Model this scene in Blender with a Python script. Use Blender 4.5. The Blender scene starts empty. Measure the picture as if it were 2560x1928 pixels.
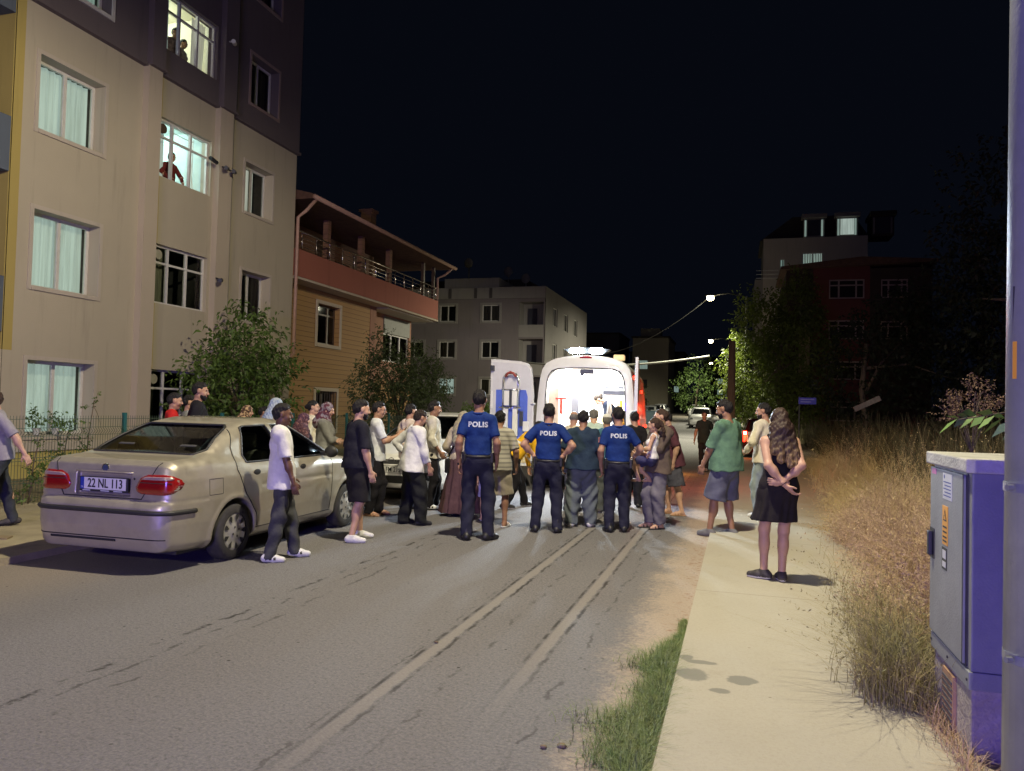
import bpy, bmesh, math, random
import numpy as np
from mathutils import Vector, Matrix
from mathutils.bvhtree import BVHTree
random.seed(7); NR = np.random.RandomState(11)
R = math.radians
D = bpy.data
COL = bpy.context.scene.collection
sc = bpy.context.scene

# ------------------------------------------------------------------ camera
cam = D.objects.new('camera', D.cameras.new('camera')); COL.objects.link(cam)
cam.data.sensor_width = 36.0; cam.data.lens = 27.0
cam.data.clip_start = 0.05; cam.data.clip_end = 1500
_y, _p, _r = R(16.5), R(1.72), R(1.46)
fw0 = Vector((-math.sin(_y), math.cos(_y), 0)); rt0 = Vector((math.cos(_y), math.sin(_y), 0)); z0 = Vector((0, 0, 1))
_fw = fw0*math.cos(_p) + z0*math.sin(_p); _up = z0*math.cos(_p) - fw0*math.sin(_p)
_rt = rt0*math.cos(_r) + _up*math.sin(_r); _up = _up*math.cos(_r) - rt0*math.sin(_r)
cam.matrix_world = Matrix(((_rt.x, _up.x, -_fw.x, 0), (_rt.y, _up.y, -_fw.y, 0), (_rt.z, _up.z, -_fw.z, 1.6), (0, 0, 0, 1)))
sc.camera = cam
# ------------------------------------------------------------------ world / night sky
w = D.worlds.new('World'); sc.world = w; w.use_nodes = True
nt = w.node_tree; bg = nt.nodes['Background']
bg.inputs[0].default_value = (0.38, 0.52, 1.0, 1); bg.inputs[1].default_value = 0.0042
sc.view_settings.view_transform = 'Standard'; sc.view_settings.look = 'None'; sc.view_settings.gamma = 1; sc.view_settings.exposure = 0.2
# ------------------------------------------------------------------ lights that belong to street lamps out of frame and to vehicle beacons
def light(name, kind, loc, energy, col, size=0.2, aim=None, spot=None, blend=0.6):
    l = D.lights.new(name, kind); l.energy = energy; l.color = col
    if kind == 'AREA': l.size = size
    elif kind in ('POINT', 'SPOT'): l.shadow_soft_size = size
    if kind == 'SPOT': l.spot_size = R(spot or 120); l.spot_blend = blend
    o = D.objects.new(name, l); COL.objects.link(o); o.location = loc
    if aim is not None: o.rotation_euler = (Vector(aim) - Vector(loc)).to_track_quat('-Z', 'Y').to_euler()
    return o
WARM = (1.0, 0.885, 0.63)
light('street_lamp_light', 'SPOT', (-1.2, 6.4, 8.35), 3500, WARM, 0.14, (-3.0, 6.8, 0), 178, 0.30)
light('street_lamp_light', 'SPOT', (-1.0, -20, 8.6), 5600, WARM, 0.3, (-2.8, -18.5, 0), 178, 0.30)
light('police_beacon_light', 'SPOT', (-2.4, -4.5, 1.8), 1600, (0.10, 0.07, 1.0), 0.2, (-2.2, 12, 1.9), 140, 0.9)
light('police_beacon_light', 'SPOT', (-3.3, -7.0, 1.75), 650, (0.50, 0.33, 1.0), 0.25, (-3.0, 8, 0.6), 110, 0.9)
light('police_beacon_light', 'SPOT', (-9.0, 1.0, 1.7), 30, (0.12, 0.10, 1.0), 0.2, (-9.5, 10, 1.6), 80, 0.9)

# ------------------------------------------------------------------ materials
MATS = {}
def M(name, col, rough=0.7, metal=0.0, var=0.12, scale=8.0, bump=0.0, bscale=40.0, emit=None, es=0.0, spec=0.5, coat=0.0, col2=None, alpha=None, trans=0.0, detail=6, stretch=None, bdist=0.02):
    if name in MATS: return MATS[name]
    m = D.materials.new(name); m.use_nodes = True; nt = m.node_tree; b = nt.nodes['Principled BSDF']
    b.inputs['Roughness'].default_value = rough; b.inputs['Metallic'].default_value = metal
    b.inputs['Specular IOR Level'].default_value = spec; b.inputs['Coat Weight'].default_value = coat
    b.inputs['Base Color'].default_value = (*col, 1)
    if trans: b.inputs['Transmission Weight'].default_value = trans
    if alpha is not None: b.inputs['Alpha'].default_value = alpha
    if emit: b.inputs['Emission Color'].default_value = (*emit, 1); b.inputs['Emission Strength'].default_value = es
    if var or bump:
        tc = nt.nodes.new('ShaderNodeTexCoord'); src = tc.outputs['Object']
        if stretch:
            mp = nt.nodes.new('ShaderNodeMapping'); nt.links.new(src, mp.inputs[0]); mp.inputs['Scale'].default_value = stretch; src = mp.outputs[0]
    if var:
        n = nt.nodes.new('ShaderNodeTexNoise'); n.inputs['Scale'].default_value = scale; n.inputs['Detail'].default_value = detail; n.inputs['Roughness'].default_value = 0.6
        nt.links.new(src, n.inputs['Vector'])
        r = nt.nodes.new('ShaderNodeValToRGB'); r.color_ramp.elements[0].position = 0.3; r.color_ramp.elements[1].position = 0.7
        c2 = col2 if col2 else tuple(min(1, c*(1+var)) for c in col)
        c1 = col if col2 else tuple(c*(1-var) for c in col)
        r.color_ramp.elements[0].color = (*c1, 1); r.color_ramp.elements[1].color = (*c2, 1)
        nt.links.new(n.outputs['Fac'], r.inputs[0]); nt.links.new(r.outputs[0], b.inputs['Base Color'])
    if bump:
        n2 = nt.nodes.new('ShaderNodeTexNoise'); n2.inputs['Scale'].default_value = bscale; n2.inputs['Detail'].default_value = 5
        nt.links.new(src, n2.inputs['Vector'])
        bp = nt.nodes.new('ShaderNodeBump'); bp.inputs['Strength'].default_value = bump; bp.inputs['Distance'].default_value = bdist
        nt.links.new(n2.outputs['Fac'], bp.inputs['Height']); nt.links.new(bp.outputs[0], b.inputs['Normal'])
    MATS[name] = m; return m
def glassmat(name, tint=(0.5, 0.55, 0.5), rough=0.02, refl=1.5):
    if name in MATS: return MATS[name]
    m = D.materials.new(name); m.use_nodes = True; nt = m.node_tree
    for n in list(nt.nodes):
        if n.type != 'OUTPUT_MATERIAL': nt.nodes.remove(n)
    out = [n for n in nt.nodes if n.type == 'OUTPUT_MATERIAL'][0]
    tr = nt.nodes.new('ShaderNodeBsdfTransparent'); tr.inputs[0].default_value = (*tint, 1)
    gl = nt.nodes.new('ShaderNodeBsdfGlossy'); gl.inputs['Roughness'].default_value = rough
    fr = nt.nodes.new('ShaderNodeFresnel'); fr.inputs[0].default_value = refl
    mx = nt.nodes.new('ShaderNodeMixShader')
    nt.links.new(fr.outputs[0], mx.inputs[0]); nt.links.new(tr.outputs[0], mx.inputs[1]); nt.links.new(gl.outputs[0], mx.inputs[2]); nt.links.new(mx.outputs[0], out.inputs[0])
    MATS[name] = m; return m

def leafy(m, k=0.45):
    """let part of the light through thin leaves"""
    nt = m.node_tree; b = nt.nodes['Principled BSDF']; out = [n for n in nt.nodes if n.type == 'OUTPUT_MATERIAL'][0]
    t = nt.nodes.new('ShaderNodeBsdfTranslucent'); mx = nt.nodes.new('ShaderNodeMixShader'); mx.inputs[0].default_value = k
    if b.inputs['Base Color'].links: nt.links.new(b.inputs['Base Color'].links[0].from_socket, t.inputs[0])
    else: t.inputs[0].default_value = b.inputs['Base Color'].default_value
    nt.links.new(b.outputs[0], mx.inputs[1]); nt.links.new(t.outputs[0], mx.inputs[2]); nt.links.new(mx.outputs[0], out.inputs[0]); return m
# ------------------------------------------------------------------ objects and tags
def tag(o, label=None, cat=None, group=None, kind=None):
    if label: o['label'] = label
    if cat: o['category'] = cat
    if group: o['group'] = group
    if kind: o['kind'] = kind
    return o
def empty(name, loc=(0, 0, 0), rz=0.0, label=None, cat=None, group=None):
    o = D.objects.new(name, None); o.empty_display_size = 0.2; COL.objects.link(o); o.location = loc; o.rotation_euler = (0, 0, rz)
    return tag(o, label, cat, group)
def link(name, me, mat=None, parent=None, smooth=False):
    o = D.objects.new(name, me); COL.objects.link(o)
    if mat is not None:
        for m in (mat if isinstance(mat, (list, tuple)) else [mat]): me.materials.append(m)
    if parent is not None: o.parent = parent
    if smooth: me.shade_smooth()
    return o
class MB:
    """collects boxes, tubes and quads; build() links them as one mesh object"""
    def __init__(s): s.v = []; s.f = []; s.mi = []; s.cur = 0
    def add(s, vs, fs):
        n = len(s.v); s.v += [tuple(v) for v in vs]; s.f += [tuple(i+n for i in f) for f in fs]; s.mi += [s.cur]*len(fs); return s
    def box(s, x0, x1, y0, y1, z0, z1, bev=0.0):
        if x0 > x1: x0, x1 = x1, x0
        if y0 > y1: y0, y1 = y1, y0
        if z0 > z1: z0, z1 = z1, z0
        if bev <= 0:
            v = [(x, y, z) for z in (z0, z1) for y in (y0, y1) for x in (x0, x1)]
            return s.add(v, [(0, 2, 3, 1), (4, 5, 7, 6), (0, 1, 5, 4), (2, 6, 7, 3), (0, 4, 6, 2), (1, 3, 7, 5)])
        bm = bmesh.new(); bmesh.ops.create_cube(bm, size=1)
        for q in bm.verts: q.co = Vector(((x0+x1)/2+q.co.x*(x1-x0), (y0+y1)/2+q.co.y*(y1-y0), (z0+z1)/2+q.co.z*(z1-z0)))
        bmesh.ops.bevel(bm, geom=bm.edges[:], offset=bev, segments=2, affect='EDGES', profile=0.5)
        return s.bm(bm)
    def bm(s, bm, mtx=None):
        bm.verts.index_update(); vs = [(mtx @ v.co if mtx else v.co) for v in bm.verts]
        fs = [[v.index for v in f.verts] for f in bm.faces]; bm.free(); return s.add(vs, fs)
    def tube(s, pts, r, n=8, r2=None, cap=True):
        pts = [Vector(p) for p in pts]; m = len(pts); rings = []
        t0 = (pts[1]-pts[0]).normalized(); u = t0.orthogonal().normalized()
        for i, p in enumerate(pts):
            t = (pts[min(i+1, m-1)]-pts[max(i-1, 0)]).normalized()
            u = (u - t*u.dot(t)); u = u.normalized() if u.length > 1e-6 else t.orthogonal().normalized(); v = t.cross(u)
            rr = r[i] if isinstance(r, (list, tuple)) else (r if r2 is None else r+(r2-r)*i/(m-1))
            rings.append([p + (u*math.cos(2*math.pi*k/n)+v*math.sin(2*math.pi*k/n))*rr for k in range(n)])
        vs = [q for rg in rings for q in rg]
        fs = [(i*n+k, i*n+(k+1) % n, (i+1)*n+(k+1) % n, (i+1)*n+k) for i in range(m-1) for k in range(n)]
        if cap: fs += [tuple(range(n-1, -1, -1)), tuple((m-1)*n+k for k in range(n))]
        return s.add(vs, fs)
    def cyl(s, a, b, r, n=16): return s.tube([a, b], r, n)
    def quad(s, a, b, c, d): return s.add([a, b, c, d], [(0, 1, 2, 3)])
    def prism(s, poly, axis, a, b):
        """extrude 2D poly along axis (0:x -> poly in y,z ; 1:y -> poly in x,z ; 2:z -> poly in x,y)"""
        def P(u, v, w): return {0: (w, u, v), 1: (u, w, v), 2: (u, v, w)}[axis]
        n = len(poly); vs = [P(u, v, a) for u, v in poly] + [P(u, v, b) for u, v in poly]
        fs = [tuple(range(n)), tuple(range(2*n-1, n-1, -1))] + [(i, (i+1) % n, n+(i+1) % n, n+i) for i in range(n)]
        return s.add(vs, fs)
    def sphere(s, c, r, n=10, sq=(1, 1, 1)):
        bm = bmesh.new(); bmesh.ops.create_uvsphere(bm, u_segments=n*2, v_segments=n, radius=r)
        for q in bm.verts: q.co = Vector((q.co.x*sq[0]+c[0], q.co.y*sq[1]+c[1], q.co.z*sq[2]+c[2]))
        return s.bm(bm)
    def build(s, name, mat=None, parent=None, smooth=False, recalc=True, angle=None):
        me = D.meshes.new(name); me.from_pydata(s.v, [], s.f)
        if recalc and len(s.f) < 60000:
            b = bmesh.new(); b.from_mesh(me); bmesh.ops.recalc_face_normals(b, faces=b.faces[:]); b.to_mesh(me); b.free()
        if any(s.mi): me.polygons.foreach_set('material_index', s.mi)
        o = link(name, me, mat, parent)
        if smooth: me.shade_smooth()
        if angle: me.shade_smooth(); me.set_sharp_from_angle(angle=R(angle))
        return o
def npmesh(name, V, Fc, mat, parent=None, smooth=True, mi=None, normals=None):
    me = D.meshes.new(name); V = np.asarray(V, np.float32); Fc = np.asarray(Fc, np.int32); k = Fc.shape[1]
    me.vertices.add(len(V)); me.vertices.foreach_set('co', V.ravel())
    me.loops.add(Fc.size); me.loops.foreach_set('vertex_index', Fc.ravel())
    me.polygons.add(len(Fc)); me.polygons.foreach_set('loop_start', np.arange(0, Fc.size, k, dtype=np.int32))
    if mi is not None: me.polygons.foreach_set('material_index', np.asarray(mi, np.int32))
    me.update(calc_edges=True); me.validate()
    o = link(name, me, mat, parent, smooth)
    if normals is not None: me.normals_split_custom_set_from_vertices(normals)
    return o

# ------------------------------------------------------------------ distance fields -> meshes
class Field:
    def __init__(s, lo, hi, h):
        s.h = h; s.lo = np.array(lo, float); n = np.ceil((np.array(hi)-s.lo)/h).astype(int)+1; s.n = n
        s.ax = [(s.lo[i]+h*np.arange(n[i])).astype(np.float32) for i in range(3)]
        s.F = np.full(tuple(n), 1.0, np.float32)
    def sl(s, lo, hi):
        r = []
        for i in range(3):
            a = int(max(0, math.floor((lo[i]-s.lo[i])/s.h))); b = int(min(s.n[i], math.ceil((hi[i]-s.lo[i])/s.h)+1))
            if b <= a: return None
            r.append(slice(a, b))
        return tuple(r)
    def grid(s, sl=None):
        ax = s.ax if sl is None else [s.ax[i][sl[i]] for i in range(3)]
        return ax[0][:, None, None], ax[1][None, :, None], ax[2][None, None, :]
    def add(s, prim, k=0.02):
        f, lo, hi = prim[:3]; pad = k+2.5*s.h
        q = s.sl(np.array(lo)-pad, np.array(hi)+pad)
        if q is None: return s
        d = f(*s.grid(q)).astype(np.float32); F = s.F[q]
        if k > 0:
            hh = np.maximum(k-np.abs(F-d), 0)/k; s.F[q] = np.minimum(F, d)-hh*hh*k*0.25
        else: s.F[q] = np.minimum(F, d)
        return s
    def sub(s, f, k=0.0):
        d = -f(*s.grid()).astype(np.float32)
        if k > 0:
            hh = np.maximum(k-np.abs(s.F-d), 0)/k; s.F = np.maximum(s.F, d)+hh*hh*k*0.25
        else: s.F = np.maximum(s.F, d)
        return s
    def mesh(s):
        F = s.F; F = np.pad(F, 1, constant_values=1.0); neg = F < 0
        nx, ny, nz = F.shape
        c = [neg[i:nx-1+i, j:ny-1+j, k:nz-1+k] for i in (0, 1) for j in (0, 1) for k in (0, 1)]
        anyv = c[0].copy(); allv = c[0].copy()
        for q in c[1:]: anyv |= q; allv &= q
        act = anyv & ~allv; I = np.argwhere(act)
        if len(I) == 0: return np.zeros((0, 3)), np.zeros((0, 4), int)
        idx = np.full(act.shape, -1, np.int64); idx[act] = np.arange(len(I))
        offs = np.array([(i, j, k) for i in (0, 1) for j in (0, 1) for k in (0, 1)])
        vals = np.stack([F[I[:, 0]+o[0], I[:, 1]+o[1], I[:, 2]+o[2]] for o in offs], 1)
        P = np.zeros((len(I), 3)); cnt = np.zeros(len(I))
        for a in range(8):
            for b in range(a+1, 8):
                if np.abs(offs[a]-offs[b]).sum() != 1: continue
                m = (vals[:, a] < 0) != (vals[:, b] < 0)
                t = vals[m, a]/(vals[m, a]-vals[m, b]); P[m] += offs[a]+(offs[b]-offs[a])*t[:, None]; cnt[m] += 1
        P = I+P/np.maximum(cnt, 1)[:, None]; V = s.lo+(P-1)*s.h
        faces = []
        for ax in range(3):
            sl0 = [slice(None)]*3; sl1 = [slice(None)]*3; sl0[ax] = slice(0, -1); sl1[ax] = slice(1, None)
            cr = neg[tuple(sl0)] != neg[tuple(sl1)]; E = np.argwhere(cr)
            o1, o2 = [(1, 2), (2, 0), (0, 1)][ax]
            ok = (E[:, o1] > 0) & (E[:, o2] > 0) & (E[:, o1] < F.shape[o1]-1) & (E[:, o2] < F.shape[o2]-1); E = E[ok]
            d1 = np.zeros(3, int); d1[o1] = 1; d2 = np.zeros(3, int); d2[o2] = 1
            q = [idx[tuple(E.T)], idx[tuple((E-d1).T)], idx[tuple((E-d1-d2).T)], idx[tuple((E-d2).T)]]
            q = np.stack(q, 1); sgn = neg[tuple(E.T)]
            q[~sgn] = q[~sgn][:, ::-1]; faces.append(q)
        Fc = np.concatenate(faces); Fc = Fc[(Fc >= 0).all(1)]
        return V, Fc
    def sample(s, P):
        q = (P-s.lo)/s.h; q = np.clip(q, 0, s.n-1.001); i = q.astype(int); t = q-i; r = 0
        for a in (0, 1):
            for b in (0, 1):
                for c in (0, 1):
                    wt = (t[:, 0] if a else 1-t[:, 0])*(t[:, 1] if b else 1-t[:, 1])*(t[:, 2] if c else 1-t[:, 2])
                    r = r+wt*s.F[i[:, 0]+a, i[:, 1]+b, i[:, 2]+c]
        return r
    def normals(s, V, e=None):
        e = e or s.h*1.2; N = np.stack([s.sample(V+np.eye(3)[k]*e)-s.sample(V-np.eye(3)[k]*e) for k in range(3)], 1)
        return N/np.maximum(np.linalg.norm(N, axis=1), 1e-9)[:, None]
def p_cone(a, b, r1, r2, sq=None):
    a = np.array(a, float); b = np.array(b, float); ba = b-a; L2 = max(ba @ ba, 1e-9); rr = max(r1, r2)
    def f(X, Y, Z):
        x = X-a[0]; y = Y-a[1]; z = Z-a[2]
        t = np.clip((x*ba[0]+y*ba[1]+z*ba[2])/L2, 0, 1)
        x = x-t*ba[0]; y = y-t*ba[1]; z = z-t*ba[2]
        if sq is not None:
            n, sf = sq; dt = (x*n[0]+y*n[1]+z*n[2])*(sf-1); x = x+n[0]*dt; y = y+n[1]*dt; z = z+n[2]*dt
        return np.sqrt(x*x+y*y+z*z)-(r1+(r2-r1)*t)
    return (f, np.minimum(a, b)-rr*1.1, np.maximum(a, b)+rr*1.1)
def p_ell(c, r, Rm=None):
    c = np.array(c, float); r = np.array(r, float); Rm = np.eye(3) if Rm is None else np.array(Rm)
    rm = r.max()
    def f(X, Y, Z):
        x = X-c[0]; y = Y-c[1]; z = Z-c[2]
        q = [x*Rm[0, i]+y*Rm[1, i]+z*Rm[2, i] for i in range(3)]
        k0 = np.sqrt((q[0]/r[0])**2+(q[1]/r[1])**2+(q[2]/r[2])**2); k1 = np.sqrt((q[0]/r[0]**2)**2+(q[1]/r[1]**2)**2+(q[2]/r[2]**2)**2)
        return k0*(k0-1)/np.maximum(k1, 1e-6)
    e = np.sqrt(((Rm*r)**2).sum(1))
    return (f, c-e, c+e)
def poly_sdf(P, u, v):
    """signed distance to closed polygon, negative inside (u,v broadcast arrays)"""
    P = np.array(P, float); d = None; ins = None; n = len(P)
    for i in range(n):
        a = P[i]; b = P[(i+1) % n]; e = b-a; wx = u-a[0]; wy = v-a[1]
        t = np.clip((wx*e[0]+wy*e[1])/max(e @ e, 1e-12), 0, 1); dx = wx-e[0]*t; dy = wy-e[1]*t; dd = dx*dx+dy*dy
        d = dd if d is None else np.minimum(d, dd)
        c = ((a[1] > v) != (b[1] > v)) & (u < (b[0]-a[0])*(v-a[1])/((b[1]-a[1]) if abs(b[1]-a[1]) > 1e-12 else 1e-12)+a[0])
        ins = c if ins is None else (ins ^ c)
    return np.where(ins, -1, 1)*np.sqrt(d)
def smax(a, b, k):
    h = np.maximum(k-np.abs(a-b), 0)/k; return np.maximum(a, b)+h*h*k*0.25
def smin(a, b, k):
    h = np.maximum(k-np.abs(a-b), 0)/k; return np.minimum(a, b)-h*h*k*0.25
def txtmesh(s, size, align='CENTER', ext=0.0, spacing=1.0, bold=0.0):
    cu = D.curves.new('t', 'FONT'); cu.body = s; cu.size = size; cu.align_x = align; cu.align_y = 'CENTER'; cu.extrude = ext; cu.space_character = spacing; cu.offset = bold; cu.resolution_u = 3
    ob = D.objects.new('t', cu); COL.objects.link(ob)
    dg = bpy.context.evaluated_depsgraph_get(); me = D.meshes.new_from_object(ob.evaluated_get(dg)); D.objects.remove(ob); D.curves.remove(cu)
    return me
def text(s, size, loc, rot, mat, name='lettering', parent=None, ext=0.002, bold=0.0, spacing=1.0, sx=1.0, align='CENTER'):
    me = txtmesh(s, size, align=align, ext=ext, bold=bold, spacing=spacing)
    o = link(name, me, mat, parent); o.location = loc; o.rotation_euler = rot; o.scale = (sx, 1, 1); return o
# ================================================================== ground, road, pavements
def rise(y): return max(0.0, y-30)*0.0165
def bend(y): return -0.00055*max(0.0, y-35)**2 if y < 190 else -0.00055*155**2-(y-190)*0.17
YS = [-30, -12, -4, 0, 1, 2, 3, 4, 5, 6, 8, 10, 12, 14, 17, 20, 25, 30, 36, 43, 51, 60, 70, 82, 95, 110, 130, 150, 170, 190, 230, 300, 400]
def strip(name, xa, xb, z, mat, ys=YS, dy=0.0, edge=None, zb=None):
    m = MB(); vs = []; n = 0
    for y in ys:
        c = bend(y); vs += [(xa+c, y, rise(y)+z), (xb+c, y, rise(y)+z)]
    fs = [(2*i, 2*i+1, 2*i+3, 2*i+2) for i in range(len(ys)-1)]
    m.add(vs, fs)
    if edge is not None:      # kerb face on the given side
        vv = []
        x = xa if edge < 0 else xb
        for y in ys: vv += [(x+bend(y), y, rise(y)+z), (x+bend(y), y, rise(y)+zb)]
        m.add(vv, [(2*i, 2*i+1, 2*i+3, 2*i+2) for i in range(len(ys)-1)])
    o = m.build(name, mat, recalc=False); return tag(o, kind='structure')
class NB:
    def __init__(s, m): s.m = m; m.use_nodes = True; s.nt = m.node_tree; s.b = s.nt.nodes['Principled BSDF']
    def n(s, t, **k):
        q = s.nt.nodes.new(t)
        for a, v in k.items(): setattr(q, a, v)
        return q
    def lk(s, a, b): s.nt.links.new(a, b)
    def mt(s, op, a, b=None, c=None):
        q = s.n('ShaderNodeMath', operation=op)
        for i, v in enumerate((a, b, c)):
            if v is None: continue
            if isinstance(v, (int, float)): q.inputs[i].default_value = v
            else: s.lk(v, q.inputs[i])
        return q.outputs[0]
    def ss(s, v, a, b, lo=0.0, hi=1.0):
        q = s.n('ShaderNodeMapRange', interpolation_type='SMOOTHSTEP'); s.lk(v, q.inputs['Value'])
        for nm, x in (('From Min', a), ('From Max', b), ('To Min', lo), ('To Max', hi)): q.inputs[nm].default_value = x
        return q.outputs[0]
    def noise(s, vec, scale, detail=5, rough=0.6):
        q = s.n('ShaderNodeTexNoise'); q.inputs['Scale'].default_value = scale; q.inputs['Detail'].default_value = detail; q.inputs['Roughness'].default_value = rough; s.lk(vec, q.inputs['Vector']); return q.outputs['Fac']
    def mix(s, f, a, b):
        q = s.n('ShaderNodeMix', data_type='RGBA')
        if isinstance(f, (int, float)): q.inputs[0].default_value = f
        else: s.lk(f, q.inputs[0])
        for i, v in ((6, a), (7, b)):
            if isinstance(v, tuple): q.inputs[i].default_value = (*v, 1)
            else: s.lk(v, q.inputs[i])
        return q.outputs[2]
def map_vec(N, sx, sy, sz):
    tc = N.n('ShaderNodeTexCoord'); mp = N.n('ShaderNodeMapping'); N.lk(tc.outputs['Object'], mp.inputs[0]); mp.inputs['Scale'].default_value = (sx, sy, sz); return mp.outputs[0]
def asphalt():
    m = D.materials.new('asphalt'); N = NB(m); tc = N.n('ShaderNodeTexCoord'); P = tc.outputs['Object']
    sp = N.n('ShaderNodeSeparateXYZ'); N.lk(P, sp.inputs[0]); X, Y = sp.outputs[0], sp.outputs[1]
    big = N.noise(P, 0.55, 4); med = N.noise(P, 4.0, 5); fine = N.noise(P, 55, 6, 0.7)
    vor = N.n('ShaderNodeTexVoronoi'); vor.inputs['Scale'].default_value = 95; N.lk(P, vor.inputs['Vector'])
    c = N.mix(big, (0.117, 0.113, 0.122), (0.164, 0.158, 0.168))
    c = N.mix(N.ss(fine, 0.38, 0.72, 0, 0.60), c, (0.27, 0.26, 0.25)); c = N.mix(N.ss(N.noise(P, 34, 5, 0.75), 0.50, 0.34, 0, 0.5), c, (0.065, 0.062, 0.06))
    c = N.mix(N.ss(vor.outputs['Distance'], 0.12, 0.0, 0, 0.5), c, (0.05, 0.048, 0.047))
    c = N.mix(N.ss(N.noise(P, 2.3, 8, 0.75), 0.60, 0.80, 0, 0.55), c, (0.065, 0.062, 0.06))
    warp = N.mt('MULTIPLY', N.mt('SUBTRACT', N.noise(map_vec(N, 0, 1.1, 0), 1.0, 5), 0.5), 0.22)
    warp2 = N.mt('MULTIPLY', N.mt('SUBTRACT', N.noise(P, 9, 4), 0.5), 0.10)
    Xw = N.mt('ADD', X, N.mt('ADD', warp, warp2))
    xs = N.mt('ADD', X, N.mt('MULTIPLY', warp2, 0.35))
    for x0, fade in ((-1.90, 3.4), (-1.22, 4.6)):        # two sealed trench strips with dark broken edges
        dd = N.mt('ABSOLUTE', N.mt('SUBTRACT', xs, x0))
        on = N.ss(Y, fade-1.2, fade+1.0)
        off = N.ss(Y, 24, 16)
        k = N.mt('MULTIPLY', on, off)
        c = N.mix(N.mt('MULTIPLY', N.ss(N.mt('ADD', dd, N.mt('MULTIPLY', warp2, 0.25)), 0.044, 0.030), N.mt('MULTIPLY', k, 0.55)), c, (0.27, 0.25, 0.23))
        e = N.mt('ABSOLUTE', N.mt('SUBTRACT', N.mt('ADD', dd, N.mt('MULTIPLY', warp2, 0.3)), 0.060))
        c = N.mix(N.mt('MULTIPLY', N.mt('MULTIPLY', N.ss(e, 0.020, 0.004), N.ss(med, 0.38, 0.60)), N.mt('MULTIPLY', k, 0.9)), c, (0.035, 0.033, 0.032))
    for x0, wd, a in ((-3.62, 0.032, 1.0), (-3.48, 0.02, 0.7), (-3.30, 0.018, 0.6), (-1.60, 0.022, 0.5), (-0.98, 0.020, 0.6), (-2.0, 0.014, 0.5)):   # long ragged cracks
        dd = N.mt('ABSOLUTE', N.mt('SUBTRACT', Xw, x0))
        brk = N.ss(N.noise(P, 3.1, 6, 0.7), 0.46, 0.58)
        c = N.mix(N.mt('MULTIPLY', N.mt('MULTIPLY', N.ss(dd, wd, 0.003), brk), a), c, (0.03, 0.028, 0.028))
    # sandy dirt washed against the right kerb and around the parked car
    dr = N.mt('ADD', N.mt('ADD', X, N.mt('MULTIPLY', N.mt('SUBTRACT', N.noise(P, 1.6, 7, 0.7), 0.5), 0.55)), N.mt('MULTIPLY', N.mt('SUBTRACT', N.noise(P, 22, 5, 0.7), 0.5), 0.55))
    c = N.mix(N.mt('MULTIPLY', N.ss(dr, -0.86, -0.52), N.ss(fine, 0.25, 0.6, 0.45, 0.95)), c, (0.40, 0.33, 0.26)); c = N.mix(N.mt('MULTIPLY', N.ss(dr, -0.60, -0.35), N.ss(N.noise(P, 14, 5, 0.7), 0.52, 0.62, 0, 0.7)), c, (0.24, 0.12, 0.07))
    c = N.mix(N.ss(dr, -4.9, -6.2, 0, 0.45), c, (0.30, 0.245, 0.17))
    spk = N.n('ShaderNodeTexVoronoi'); spk.inputs['Scale'].default_value = 7; N.lk(P, spk.inputs['Vector'])
    c = N.mix(N.mt('MULTIPLY', N.ss(spk.outputs['Distance'], 0.10, 0.05), N.ss(med, 0.5, 0.6)), c, (0.03, 0.028, 0.026))
    N.lk(c, N.b.inputs['Base Color']); N.b.inputs['Roughness'].default_value = 0.78; N.b.inputs['Specular IOR Level'].default_value = 0.35
    bp = N.n('ShaderNodeBump'); bp.inputs['Strength'].default_value = 0.55; bp.inputs['Distance'].default_value = 0.012
    N.lk(N.mt('ADD', fine, N.mt('MULTIPLY', vor.outputs['Distance'], 0.6)), bp.inputs['Height']); N.lk(bp.outputs[0], N.b.inputs['Normal'])
    return m
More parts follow.
